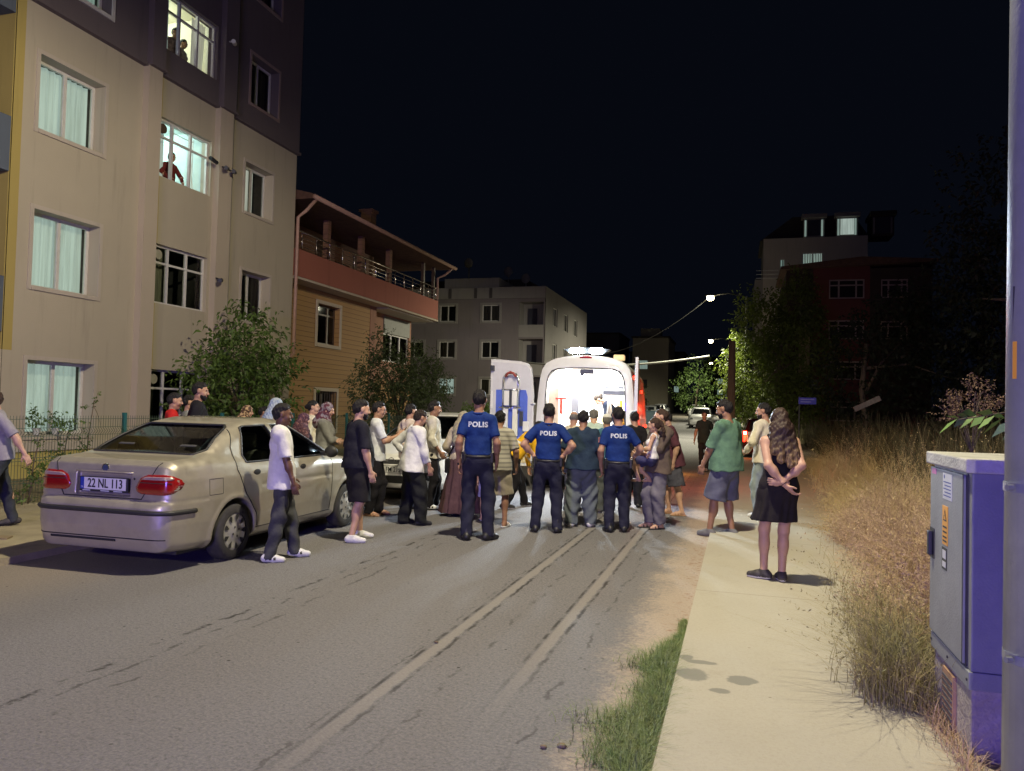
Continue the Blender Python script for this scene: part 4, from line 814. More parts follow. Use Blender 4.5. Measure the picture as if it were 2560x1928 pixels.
for i, h in enumerate(gw):
    window(gb, FG_, *h, 2, None, 0.1, PVC, 'lit' if i == 2 else ('grey' if i % 2 else 'side'), wd=0.07); border(gb, FG_, *h, 0.16, GRYL, 0.05)
for h in hol[-3:]:
    m = MB(); a, b, c, d = h; m.box(a+18, b+18, 1.4, 1.5, c, d); m.box(a+18-0.01, a+18, 0.2, 1.4, c, d); m.box(b+18, b+18+0.01, 0.2, 1.4, c, d); m.box(a+18, b+18, 0.1, 1.4, c-0.12, c); m.box(a+18, b+18, 0.2, 1.4, d, d+0.05); k = m.build('loggia', GRYL, gb)
    MB().box(a+18+0.35, b+18-0.85, 1.33, 1.39, c+0.1, d-0.35).build('balcony_door', M('door_dark', (0.05, 0.05, 0.07), 0.3), k)
    MB().box(a+18, b+18, 0.0, 0.08, c, c+0.95).build('balcony_parapet', GRYL, k)
FS = rel(mpX(-14.35), GO)
sw = [(y, y+1.6, z, z+1.5) for y in (59.5, 63.5, 67.5) for z in (2.4, 5.4, 8.3)]
wall('side_wall', GRYL, gb, FS, 57, 73.5, -0.1, 11.05, sw, 0.2)
for h in sw: window(gb, FS, *h, 2, None, 0.1, PVC, 'grey', wd=0.07)
MB().box(-12, 3.6, 0, 16.5, 10.95, 11.0).build('roof', M('roof_dark', (0.04, 0.035, 0.03), 0.9), gb)
MB().box(-4.9, -0.3, 0.5, 5, 11.0, 11.9).build('roof_hut', GRYL, gb)
m = MB(); m.prism([(-12, 11.0), (3.4, 11.0), (0.5, 12.6), (-9, 12.6)], 1, 5.5, 16); m.build('pitched_roof', MATS['roof_dark'], gb)
for x, y, z in ((-3.4, 2, 13.4), (-0.6, 4, 13.0), (1.2, 3, 12.2)):
    m = MB(); m.tube([(x, y, 11.0), (x, y, z)], 0.05, 6); m.sphere((x, y-0.15, z), 0.42, 8, (0.9, 0.2, 1)); m.build('satellite_dish', M('dish_grey', (0.16, 0.16, 0.15), 0.6), gb, smooth=True)
MB().box(-4.2, -3.4, 0.2, 1.2, 0, 10.9).build('drain_strip', GRYL, gb) if False else None
m = MB()
for x in (bx(1185), bx(1365), bx(1470)): m.box(x+18-0.12, x+18+0.12, -0.14, -0.1, 10.2, 11.0)
m.build('stain_panel', M('parapet_stain', (0.09, 0.08, 0.08), 0.9), gb)
# ---------------------------------------------------------------- right: dark red building and pale block
R1 = (6, 58, 0); rb = empty('apartment_building', R1, 0, 'dark red building with white three pane windows behind the trees', 'building')
RB = stucco('stucco_wine_red', (0.11, 0.028, 0.028)); ORB = stucco('stucco_brown_orange', (0.04, 0.024, 0.02))
FR = rel(mpY(58), R1)
rw = [(5.95, 8.25, 9.9, 11.25), (5.95, 8.25, 7.05, 8.38), (5.95, 8.25, 4.2, 5.5), (5.95, 8.25, 1.3, 2.7)]
wall('front_wall', RB, rb, FR, 4.9, 8.6, -0.1, 12.3, rw, 0.2); wall('front_wall', ORB, rb, FR, 3.1, 4.9, -0.1, 12.0); wall('front_wall', ORB, rb, FR, 8.6, 12.5, -0.1, 12.0, [(9.3, 11, 9.9, 11.2), (9.3, 11, 7.05, 8.3)], 0.2)
for h in rw+[(9.3, 11, 9.9, 11.2), (9.3, 11, 7.05, 8.3)]: window(rb, FR, *h, 3, 0.3, 0.05, M('pvc_pinkish', (0.30, 0.20, 0.20), 0.5), 'dark', wd=0.09, widths=(0.28, 0.77))
m = MB(); m.prism([(2.7-6, 12.0), (12.8-6, 12.3), (12.8-6, 12.45), (8-6, 12.75), (2.7-6, 12.2)], 1, -0.5, 8); m.build('roof', TIL, rb); MB().box(3.1-6, 12.5-6, 0.3, 9, -0.1, 11.9).build('rear_wall', ORB, rb)
MB().box(4.0-6, 4.7-6, -0.35, 0.0, 3.0, 8.2).build('balcony_stack', stucco('stucco_tan', (0.25, 0.18, 0.12)), rb)
R2 = (6, 73, 0); wb = empty('apartment_building', R2, 0, 'pale five storey block with lit dormers high on the right', 'building')
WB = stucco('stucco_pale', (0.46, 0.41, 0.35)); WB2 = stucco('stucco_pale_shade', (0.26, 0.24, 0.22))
FW = rel(mpY(73), R2); lw = (5.25, 6.95, 14.95, 16.2); lw2 = (3.35, 3.75, 14.55, 15.7)
ww = [lw, lw2]+[(5.25, 6.95, z, z+1.3) for z in (11.9, 9.0, 6.1, 3.2)]
wall('front_wall', WB, wb, FW, 1.9, 10.6, -0.1, 17.6, ww, 0.2)
window(wb, FW, *lw, 2, None, 0.08, PVC, 'lit', wd=0.06); window(wb, FW, *lw2, 1, None, 0.08, PVC, 'lit2', wd=0.05)
for h in ww[2:]: window(wb, FW, *h, 2, None, 0.08, PVC, 'dark', wd=0.06)
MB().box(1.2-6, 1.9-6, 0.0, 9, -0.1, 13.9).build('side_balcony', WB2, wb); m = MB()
for z in (14.0, 14.35, 14.7): m.tube([(1.3-6, -0.1, z), (3.2-6, -0.1, z)], 0.03, 5)
m.build('balcony_rail', PVC, wb)
MB().box(1.95-6, 10.6-6, 0.3, 9, -0.1, 17.5).build('rear_wall', WB2, wb)
m = MB(); m.prism([(-4.4, 17.6), (4.9, 17.6), (3.5, 19.7), (-1.6, 19.7)], 1, 0.9, 9); m.build('mansard_roof', MATS['roof_dark'], wb)
for x0, lit in ((5.35, 0), (8.1, 1), (11.0, 0)):
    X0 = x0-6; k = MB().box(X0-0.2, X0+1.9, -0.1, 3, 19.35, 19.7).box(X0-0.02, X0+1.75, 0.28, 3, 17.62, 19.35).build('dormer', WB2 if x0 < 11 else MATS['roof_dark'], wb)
    wmp = rel(mpY(73.0), R2)
    for xa in (0.05, 1.45): MB().box(X0+xa, X0+xa+0.15, 0.2, 0.27, 17.75, 19.2).build('side_light', CURT['lit2'][0] if x0 < 11 else WB2, k)
    MB().box(X0+0.3, X0+1.4, 0.2, 0.27, 17.8, 19.2).build('dormer_window', CURT['lit'][0] if lit else M('door_dark', (0.05, 0.05, 0.07)), k)
# far houses at the end of the street
def far_block(x0, x1, y, z1, col, label, lit=(), depth=12, zb=None):
    zb = rise(y)-0.3; e = empty('far_building', ((x0+x1)/2, y, zb), 0, label, 'building', 'dark blocks at the end of the street')
    o = ((x0+x1)/2, y, zb); F_ = rel(mpY(y), o); mat = stucco('stucco_far_%d' % int(col[0]*1000), col)
    hs = []; z = zb+1.2
    while z+1.4 < z1-0.5:
        x = x0+0.9
        while x+1.4 < x1-0.3: hs.append((x, x+1.4, z, z+1.3)); x += 2.9
        z += 2.9
    wall('front_wall', mat, e, F_, x0, x1, zb, z1, hs, 0.15)
    xl, xr = x0-o[0], x1-o[0]
    MB().box(xl, xr, 0.4, depth, 0, z1-zb-0.02).build('rear_wall', mat, e); MB().box(xl-0.2, xr+0.2, -0.2, depth, z1-zb, z1-zb+0.25).build('roof', MATS['roof_dark'], e)
    MB().box(xl+1, xl+4, 1.5, 5, z1-zb+0.25, z1-zb+1.6).build('roof_hut', mat, e)
    for i, h in enumerate(hs): mbox(MB(), F_, h[0], h[1], h[2], h[3], 0.12, 0.16).build('lit_window' if i in lit else 'window', CURT['lit2'][0] if i in lit else M('far_window', (0.03, 0.03, 0.04), 0.3, var=0), e)
    return e
far_block(-15.8, -10.4, 118, 12.9, (0.34, 0.31, 0.24), 'narrow olive grey block behind the ambulance roof', (2, ), 12)
far_block(-30, -19, 125, 14.2, (0.08, 0.085, 0.11), 'dark bluish block just left of the narrow olive block')
far_block(-9.5, 4.0, 215, 15.5, (0.07, 0.075, 0.09), 'wide dark block closing the far end of the street', (5, 9))
far_block(-24, -12, 175, 15.0, (0.16, 0.16, 0.15), 'far grey block half hidden behind the narrow olive block', (7,))
# ================================================================== cars
def lerpf(v, xs, ys): return np.interp(v, xs, ys)
def patch(V, Fc, N, mask, off, name, mat, parent):
    sel = Fc[mask]; u, inv = np.unique(sel, return_inverse=True)
    if len(u) == 0: return None
    return npmesh(name, V[u]+N[u]*off, inv.reshape(sel.shape), mat, parent, smooth=True, normals=N[u])
def lens(t, P, sgn, off, name, mat, parent, side=1, rings=7, n=56, thick=0.010):
    """lens moulded to the body: polygon (x,z) cast along y onto the skin, crisp outline, with a rim"""
    P = np.array(P, float); Q = np.vstack([P, P[:1]]); d = np.concatenate([[0], np.cumsum(np.linalg.norm(np.diff(Q, axis=0), axis=1))]); q = np.linspace(0, d[-1], n, endpoint=False); o = np.column_stack([np.interp(q, d, Q[:, i]) for i in (0, 1)]); c = o.mean(0); vs = []
    def hit(x, z, k):
        r = t['bv'].ray_cast(Vector((side*x, sgn*6, z)), Vector((0, -sgn, 0)))
        if r[0] is None: r = t['bv'].find_nearest(Vector((side*x, sgn*3, z)))
        nn = r[1].normalized(); nn = nn if nn.y*sgn > 0 or abs(nn.x) > 0.3 else -nn; return r[0]+nn*k
    for k in range(1, rings+1):
        for u in o: x, z = c+(u-c)*k/rings; vs.append(tuple(hit(x, z, off+thick*(1-(k/rings)**4))))
    for u in o: vs.append(tuple(hit(u[0], u[1], -0.01)))
    vs.append(tuple(hit(c[0], c[1], off+thick))); fs = [(k*n+i, k*n+(i+1) % n, (k+1)*n+(i+1) % n, (k+1)*n+i) for k in range(rings) for i in range(n)]+[(len(vs)-1, i, (i+1) % n) for i in range(n)]
    return MB().add(vs, fs).build(name, mat, parent, smooth=True)
def inpoly(P, u, v): return poly_sdf(P, u, v)
GLC = glassmat('car_glass', (0.52, 0.57, 0.53), 0.03, 1.6)
RUB = M('rubber', (0.02, 0.02, 0.02), 0.8, var=0.2, scale=20); TRIM = M('trim_black', (0.025, 0.025, 0.025), 0.55, var=0.1)
TYR = M('tyre', (0.035, 0.033, 0.032), 0.9, var=0.3, scale=15); HUB = M('hubcap', (0.50, 0.49, 0.46), 0.38, 0.5, var=0.12, scale=12); SEAT = M('seat_cloth', (0.16, 0.155, 0.13), 0.95, var=0.2); SEATD = M('seat_dark', (0.05, 0.05, 0.05), 0.9)
REDL = M('tail_lens_red', (0.28, 0.010, 0.010), 0.12, var=0, coat=1.0, spec=0.8); CLRL = M('tail_lens_clear', (0.36, 0.24, 0.22), 0.12, var=0.1, scale=60, coat=1.0)
PLT = M('plate_white', (0.72, 0.72, 0.68), 0.45, var=0.05); EUB = M('plate_blue', (0.02, 0.05, 0.35), 0.4, var=0); CHR = M('chrome', (0.75, 0.75, 0.75), 0.12, 1.0, var=0); LAMPG = M('headlamp_glass', (0.30, 0.31, 0.33), 0.08, 0.6, var=0.2, scale=25, coat=1.0)
PROFILES = {
 'sedan': dict(L=(-0.97, 3.22), wb=2.44, body=[(-0.90, 0.20), (-0.945, 0.30), (-0.975, 0.42), (-0.975, 0.61), (-0.945, 0.66), (-0.915, 0.69), (-0.90, 0.90), (-0.875, 1.00), (-0.80, 1.045), (-0.35, 1.075), (0.3, 1.0), (1.9, 0.98), (2.25, 0.965), (2.75, 0.89), (3.08, 0.77), (3.20, 0.62), (3.22, 0.40), (3.15, 0.22), (2.8, 0.17), (-0.6, 0.17)],
   cab=[(-0.60, 0.95), (-0.44, 1.055), (-0.05, 1.245), (0.28, 1.375), (0.62, 1.435), (1.0, 1.445), (1.30, 1.405), (1.62, 1.26), (2.28, 0.965), (2.3, 0.85), (-0.6, 0.85)],
   wz=([0.17, 0.25, 0.45, 0.65, 0.86, 1.0, 1.1], [0.77, 0.815, 0.842, 0.85, 0.838, 0.80, 0.76]), wy=([-0.98, -0.95, -0.88, -0.7, -0.35, 0.3, 2.2, 2.7, 3.0, 3.15, 3.22], [0.78, 0.84, 0.90, 0.945, 0.985, 1, 1, 0.985, 0.93, 0.84, 0.74]),
   cz=([0.85, 1.0, 1.40, 1.45], [0.79, 0.765, 0.60, 0.56]), sw=[[(0.22, 0.985), (0.205, 1.06), (0.33, 1.335), (0.40, 1.355), (0.80, 1.365), (1.03, 0.985)], [(1.13, 0.985), (0.91, 1.365), (1.22, 1.36), (1.45, 1.27), (2.0, 1.02), (1.97, 0.985)]],
   rw=[(-0.60, 1.085), (-0.64, 1.13), (-0.525, 1.335), (-0.48, 1.365), (0.48, 1.365), (0.525, 1.335), (0.64, 1.13), (0.60, 1.085)], ws=[(-0.64, 1.02), (-0.52, 1.36), (0.52, 1.36), (0.64, 1.02)]),
 'saloon': dict(L=(-0.95, 3.55), wb=2.68, body=[(-0.88, 0.20), (-0.95, 0.35), (-0.96, 0.62), (-0.90, 0.95), (-0.80, 1.06), (-0.3, 1.09), (0.4, 1.03), (2.1, 1.02), (2.45, 1.0), (3.0, 0.92), (3.35, 0.78), (3.50, 0.62), (3.55, 0.42), (3.48, 0.22), (3.0, 0.17), (-0.6, 0.17)],
   cab=[(-0.70, 0.95), (-0.50, 1.07), (0.15, 1.37), (0.6, 1.46), (1.1, 1.49), (1.5, 1.44), (2.5, 0.99), (2.5, 0.85), (-0.7, 0.85)],
   wz=([0.17, 0.3, 0.55, 0.85, 1.0, 1.1], [0.80, 0.87, 0.90, 0.885, 0.84, 0.78]), wy=([-0.96, -0.9, -0.6, -0.2, 2.4, 2.9, 3.25, 3.45, 3.55], [0.80, 0.90, 0.96, 1, 1, 0.985, 0.92, 0.82, 0.68]),
   cz=([0.85, 1.0, 1.42, 1.49], [0.83, 0.80, 0.62, 0.57]), sw=[[(0.15, 1.0), (0.3, 1.36), (0.95, 1.39), (1.1, 1.0)], [(1.2, 1.0), (1.05, 1.39), (1.45, 1.37), (2.25, 1.02)]],
   rw=[(-0.62, 1.10), (-0.52, 1.38), (0.52, 1.38), (0.62, 1.10)], ws=[(-0.68, 1.03), (-0.56, 1.41), (0.56, 1.41), (0.68, 1.03)]),
 'hatch': dict(L=(-0.62, 3.15), wb=2.5, body=[(-0.55, 0.22), (-0.62, 0.4), (-0.62, 0.62), (-0.56, 1.0), (0.3, 1.0), (1.9, 0.98), (2.25, 0.965), (2.75, 0.9), (3.02, 0.78), (3.13, 0.6), (3.15, 0.40), (3.05, 0.22), (2.8, 0.17), (-0.4, 0.17)],
   cab=[(-0.58, 0.85), (-0.57, 1.0), (-0.38, 1.35), (-0.2, 1.46), (0.6, 1.52), (1.1, 1.50), (1.4, 1.43), (2.3, 0.965), (2.3, 0.85)],
   wz=([0.17, 0.3, 0.55, 0.85, 1.0, 1.1], [0.78, 0.84, 0.87, 0.855, 0.82, 0.78]), wy=([-0.62, -0.5, -0.2, 2.3, 2.7, 3.0, 3.15], [0.86, 0.95, 1, 1, 0.97, 0.9, 0.7]),
   cz=([0.85, 1.0, 1.45, 1.52], [0.81, 0.79, 0.63, 0.58]), sw=[[(0.0, 1.0), (0.0, 1.38), (0.8, 1.42), (0.95, 1.0)], [(1.05, 1.0), (0.9, 1.42), (1.35, 1.39), (2.0, 1.02)]],
   rw=[(-0.60, 1.05), (-0.52, 1.38), (0.52, 1.38), (0.60, 1.05)], ws=[(-0.66, 1.02), (-0.54, 1.42), (0.54, 1.42), (0.66, 1.02)]),
}
def wheel(parent, x, y, side, r=0.288, wd=0.185, detail=True, n=28):
    t = MB(); prof = [(0.0, r*0.66), (0.0, r*0.9), (0.02, r*0.985), (0.05, r), (wd-0.05, r), (wd-0.02, r*0.985), (wd, r*0.9), (wd, r*0.66)]
    def lathe(m, prof, n=n):
        vs = []
        for k in range(n):
            a = 2*math.pi*k/n
            for (u, rr) in prof: vs.append((x-side*(u), y+math.cos(a)*rr, r+math.sin(a)*rr))
        p = len(prof); m.add(vs, [(k*p+i, k*p+i+1, ((k+1) % n)*p+i+1, ((k+1) % n)*p+i) for k in range(n) for i in range(p-1)])
    lathe(t, prof); w_ = t.build('wheel', TYR, parent, smooth=True)
    c = MB(); lathe(c, [(0.012, r*0.68), (0.004, r*0.60), (0.006, r*0.5), (0.010, r*0.35), (-0.004, r*0.24), (-0.010, r*0.001)]); hub = c.build('hubcap', HUB, w_, smooth=True)
    if detail:
        s_ = MB(); nn = 9
        for k in range(nn):
            a = 2*math.pi*k/nn; pts = []
            for (rr, da) in ((0.36, 0), (0.46, 0.11), (0.56, 0.17), (0.615, 0.10), (0.63, 0), (0.615, -0.10), (0.56, -0.17), (0.46, -0.11)):
                pts.append((x+side*0.0005, y+math.cos(a+da)*rr*r, r+math.sin(a+da)*rr*r))
            s_.add(pts, [tuple(range(8))])
        for k in range(4):
            a = 2*math.pi*k/4+0.4; cc = (y+math.cos(a)*0.18*r, r+math.sin(a)*0.18*r); s_.add([(x+side*0.012, cc[0]+math.cos(q)*0.013, cc[1]+math.sin(q)*0.013) for q in np.linspace(0, 5.5, 8)], [tuple(range(8))])
        s_.build('hubcap_slots', RUB, w_, recalc=False)
    return w_
def car(name, label, loc, head, prof, col, h=0.02, detail=1, group=None, dusty=True, paint=None, rough=0.35, metal=0.5):
    p = PROFILES[prof]; y0, y1 = p['L']; wb = p['wb']
    e = empty(name, (loc[0], loc[1], loc[2] if len(loc) > 2 else 0), -R(head), label, 'car', group)
    Fd = Field((-h, y0-0.06, 0.10), (1.02, y1+0.06, 1.56), h); X, Y, Z = Fd.grid(); Xa = np.abs(X)
    P2 = poly_sdf(p['body'], Y, Z); W_ = lerpf(Z, *p['wz'])*lerpf(Y, *p['wy']); B = smax(P2, Xa-W_, 0.11)
    C2 = poly_sdf(p['cab'], Y, Z); CW = lerpf(Z, *p['cz'])*lerpf(Y, [y0, y0+0.35, y0+0.9, y1-1.6, y1-0.9], [0.93, 0.96, 1, 1, 0.93]); C = smax(C2, (Xa-CW)*0.93, 0.13)
    F = smin(B, C, 0.05)
    for yc in (0, wb):
        rr = np.sqrt((Y-yc)**2+(Z-0.29)**2); F = F-0.010*np.exp(-((rr-0.365)/0.028)**2)*(Xa > 0.6)
        cyl = np.maximum(rr-0.338, 0.46-Xa); F = smax(F, -cyl, 0.012)
    if prof == 'sedan':
        F = np.maximum(F, -np.maximum.reduce(np.broadcast_arrays(Xa-0.315, np.abs(Z-0.815)-0.105, Y+0.86))) if True else F
        sh = 0.006*np.exp(-((Z-0.735)/0.02)**2)*(Xa > 0.7)*(Y > 0.45)*(Y < 2.0); F = F+sh
        F = F+0.007*np.exp(-((Z-0.675)/0.012)**2)*((Y < -0.42) | (Y > 2.95))
    Fd.F = F.astype(np.float32)
    full = Field((-1.02, y0-0.06, 0.10), (1.02, y1+0.06, 1.56), h)
    n = Fd.n[0]; FF = np.concatenate([Fd.F[:1:-1], Fd.F[1:]], 0); full.F = FF; full.n = np.array(FF.shape); full.lo = np.array([-(n-2)*h, Fd.lo[1], Fd.lo[2]]); full.ax[0] = (full.lo[0]+h*np.arange(FF.shape[0])).astype(np.float32)
    X, Y, Z = full.grid(); Xa = np.abs(X); V0 = None
    # skin of the unglazed car: used for lens and glass patches
    Vs, Fs = full.mesh(); Ns = full.normals(Vs); cen = Vs[Fs].mean(1)
    # hollow the cabin and cut the window openings
    Cf = np.concatenate([C[:1:-1], C[1:]], 0)
    if detail:
        cavity = np.maximum.reduce(np.broadcast_arrays(Cf+0.045, 0.5-Z))
        cav2 = np.maximum.reduce(np.broadcast_arrays(Xa-0.66, 0.42-Z, Z-1.1, -Y-0.10, Y-2.0)); G = smax(full.F, -np.minimum(cavity, cav2), 0.005)
        for s_ in p['sw']: G = np.maximum(G, -np.maximum(poly_sdf(s_, Y, Z), 0.35-Xa))
        G = np.maximum(G, -np.maximum.reduce(np.broadcast_arrays(poly_sdf(p['rw'], X, Z), Y-0.55, -0.62-Y if prof == 'sedan' else -0.9-Y)))
        G = np.maximum(G, -np.maximum.reduce(np.broadcast_arrays(poly_sdf(p['ws'], X, Z), 1.15-Y, Y-2.6)))
        full.F = G.astype(np.float32)
        V, Fc = full.mesh(); N = full.normals(V)
        npmesh('body', V, Fc, paint, e, smooth=True, normals=N)
        infl = 0.03; gl = glassmask = np.zeros(len(Fs), bool); c = cen
        for s_ in p['sw']: gl = gl | ((poly_sdf(s_, c[:, 1], c[:, 2]) < infl) & (np.abs(c[:, 0]) > 0.4))
        m_side = gl & (np.abs(Ns[Fs].mean(1)[:, 0]) > 0.5)
        m_rear = (poly_sdf(p['rw'], c[:, 0], c[:, 2]) < infl) & (c[:, 1] < 0.55) & (np.abs(Ns[Fs].mean(1)[:, 0]) < 0.5) & (Ns[Fs].mean(1)[:, 2] > 0.2) & (c[:, 2] > 1.06)
        m_ws = (poly_sdf(p['ws'], c[:, 0], c[:, 2]) < infl) & (c[:, 1] > 1.15) & (np.abs(Ns[Fs].mean(1)[:, 0]) < 0.5) & (c[:, 2] > 1.0) & (c[:, 1] < 2.6)
        for mk in (m_side & (c[:, 0] > 0), m_side & (c[:, 0] < 0)): patch(Vs, Fs, Ns, mk, -0.014, 'side_window', GLC, e)
        patch(Vs, Fs, Ns, m_rear, -0.012, 'rear_window', GLC, e); patch(Vs, Fs, Ns, m_ws, -0.012, 'windscreen', GLC, e)
    else:
        npmesh('body', Vs, Fs, paint, e, smooth=True, normals=Ns); c = cen; nf = Ns[Fs].mean(1); DG = M('glass_black', (0.012, 0.014, 0.016), 0.08, var=0, spec=0.8)
        for s_ in p['sw']:
            for sg in (-1, 1): patch(Vs, Fs, Ns, (poly_sdf(s_, c[:, 1], c[:, 2]) < 0) & (c[:, 0]*sg > 0.4) & (np.abs(nf[:, 0]) > 0.5), 0.006, 'side_window', DG, e)
        patch(Vs, Fs, Ns, (poly_sdf(p['rw'], c[:, 0], c[:, 2]) < 0) & (c[:, 1] < 0.55) & (np.abs(nf[:, 0]) < 0.6), 0.006, 'rear_window', DG, e)
        patch(Vs, Fs, Ns, (poly_sdf(p['ws'], c[:, 0], c[:, 2]) < 0) & (c[:, 1] > 1.1) & (c[:, 2] > 1.0) & (np.abs(nf[:, 0]) < 0.6), 0.006, 'windscreen', DG, e)
    for yc in (0, wb):
        for s_ in (-1, 1): wheel(e, s_*0.835*(1 if prof == 'sedan' else 1.03), yc, s_, detail=detail > 0, n=36 if detail else 18)
    MB().box(-0.7, 0.7, y0+0.25, y1-0.3, 0.16, 0.2).box(-0.46, 0.46, -0.4, 0.4, 0.2, 0.55).box(-0.46, 0.46, wb-0.4, wb+0.4, 0.2, 0.55).build('underbody', TRIM, e)
    bv = BVHTree.FromPolygons([tuple(v) for v in Vs], [tuple(int(i) for i in f) for f in Fs])
    def side_pts(pts, sgn, step=0.04, off=0.0):
        out = []
        for a, b in zip(pts[:-1], pts[1:]):
            k = max(1, int(math.dist(a, b)/step))
            for i in range(k+(b is pts[-1])):
                t = i/k; y = a[0]+(b[0]-a[0])*t; z = a[1]+(b[1]-a[1])*t
                hit = bv.ray_cast(Vector((sgn*2, y, z)), Vector((-sgn, 0, 0)))
                if hit[0] is not None: out.append(hit[0]+hit[1].normalized()*off)
        return out
    def end_pts(pts, sgn, step=0.04, off=0.0):
        out = []
        for a, b in zip(pts[:-1], pts[1:]):
            k = max(1, int(math.dist(a, b)/step))
            for i in range(k+(b is pts[-1])):
                t = i/k; x = a[0]+(b[0]-a[0])*t; z = a[1]+(b[1]-a[1])*t
                hit = bv.ray_cast(Vector((x, sgn*6, z)), Vector((0, -sgn, 0)))
                if hit[0] is not None: out.append(hit[0]+hit[1].normalized()*off)
        return out
    # interior
    if detail:
        m = MB()
        for x in (-0.37, 0.37):
            m.box(x-0.24, x+0.24, 0.95, 1.45, 0.42, 0.60, 0.05); m.box(x-0.23, x+0.23, 0.80, 0.95, 0.5, 1.08, 0.05); m.box(x-0.12, x+0.12, 0.80, 0.88, 1.10, 1.27, 0.035)
        m.box(-0.62, 0.62, -0.1, 0.4, 0.42, 0.62, 0.05)
        m.build('front_seats' if False else 'seat', SEAT, e); m = MB(); m.box(-0.62, 0.62, -0.22, -0.06, 0.5, 1.05, 0.05)
        for x in (-0.38, 0.38): m.box(x-0.12, x+0.12, -0.22, -0.13, 1.04, 1.17, 0.035)
        m.build('rear_seat', SEATD, e)
        m = MB(); m.box(-0.65, 0.65, 1.9, 2.25, 0.5, 0.97, 0.04); m.build('dashboard', SEATD, e)
        m = MB(); m.tube([(-0.37+0.18*math.cos(a), 1.72-0.07*math.sin(a), 0.95+0.17*math.sin(a)) for a in np.linspace(0, 6.28, 20)], 0.014, 6); m.build('steering_wheel', SEATD, e)
        # seals, seams, trims
        m = MB()
        for s_ in p['sw']:
            for sg in (-1, 1):
                q = side_pts(s_+[s_[0]], sg, 0.03, 0.001)
                if len(q) > 3: m.tube(q, 0.011, 5, cap=False)
        q = end_pts(p['rw']+[p['rw'][0]], -1, 0.03, 0.001)
        if prof != 'saloon': m.tube(q, 0.013, 5, cap=False)
        q = end_pts(p['ws']+[p['ws'][0]], 1, 0.04, 0.001); m.tube(q, 0.013, 5, cap=False)
        m.build('window_seal', TRIM, e, smooth=True)
    T = dict(e=e, V=Vs, F=Fs, N=Ns, c=cen, bv=bv, side=side_pts, end=end_pts, nf=Ns[Fs].mean(1)); return T
# ---------------------------------------------------------------- champagne sedan in the foreground
CHAMP = M('paint_champagne', (0.42, 0.385, 0.30), 0.42, 0.45, var=0.0, coat=0.8); _N = NB(CHAMP); _P = _N.n('ShaderNodeTexCoord').outputs['Object']
_c = _N.mix(_N.ss(_N.noise(_P, 5, 7, 0.7), 0.42, 0.72, 0, 0.5), (0.43, 0.395, 0.305), (0.33, 0.30, 0.23)); _N.lk(_c, _N.b.inputs['Base Color']); _N.lk(_N.ss(_N.noise(_P, 9, 6), 0.3, 0.7, 0.30, 0.52), _N.b.inputs['Roughness'])
t = car('parked_car', 'champagne metallic saloon car parked at the left with its tail lights towards us', (-5.70, 6.71), -0.6, 'sedan', None, 0.0125, 1, paint=CHAMP); e = t['e']; c = t['c']; nf = t['nf']; e.scale = (0.985, 0.965, 0.985)
# tail lights: red lens with a clear upper strip
def tl(sg, zs):
    P = [(0.37, 0.80), (0.385, 0.755), (0.44, 0.735), (0.70, 0.735), (0.80, 0.76), (0.84, 0.80), (0.84, 0.845), (0.80, 0.895), (0.70, 0.925), (0.50, 0.925), (0.41, 0.885)]
    return (poly_sdf(P, np.abs(c[:, 0]), c[:, 2]) < 0) & (c[:, 0]*sg > 0) & (c[:, 1] < -0.62) & (nf[:, 2] < 0.6)
for sg in (-1, 1):
    q = lens(t, [(0.375, 0.80), (0.39, 0.76), (0.44, 0.738), (0.70, 0.735), (0.755, 0.750), (0.780, 0.79), (0.784, 0.84), (0.772, 0.88), (0.74, 0.912), (0.68, 0.925), (0.50, 0.920), (0.42, 0.885)], -1, 0.002, 'tail_light', REDL, e, sg)
    lens(t, [(0.44, 0.872), (0.74, 0.872), (0.75, 0.888), (0.71, 0.905), (0.50, 0.902), (0.455, 0.89)], -1, 0.0115, 'reversing_lens', CLRL, q, sg, 4, 40, 0.003)
    MB().tube([tuple(v) for v in t['end']([(sg*0.43, 0.845), (sg*0.74, 0.845)], -1, 0.04, 0.012)], 0.004, 5).build('lens_divider', RUB, q)
m = MB(); q = t['side']([(-0.60, 0.575), (-0.66, 0.575), (-0.9, 0.575)], 1, 0.03, 0.004); ql = t['side']([(-0.60, 0.575), (-0.9, 0.575)], -1, 0.03, 0.004)
back = t['end']([(0.74, 0.575), (-0.74, 0.575)], -1, 0.05, 0.004); pts = q+back+ql[::-1]
m.tube(pts, 0.024, 6); m.build('bumper_strip', TRIM, e, smooth=True)
m = MB(); m.tube(t['end']([(-0.72, 0.325), (0.72, 0.325)], -1, 0.05, 0.0), 0.006, 5); m.tube(t['end']([(-0.55, 0.30), (0.2, 0.30)], -1, 0.05, 0.0), 0.012, 5)
m.tube(t['end']([(0.335, 1.0), (0.345, 0.80), (0.315, 0.69)], -1, 0.03, 0.0), 0.004, 5) if False else None
m.tube(t['end']([(0.60, 1.03), (0.55, 0.92), (0.48, 0.74), (0.45, 0.69), (-0.45, 0.69), (-0.48, 0.74), (-0.55, 0.92), (-0.60, 1.03)], -1, 0.03, 0.0), 0.006, 5)
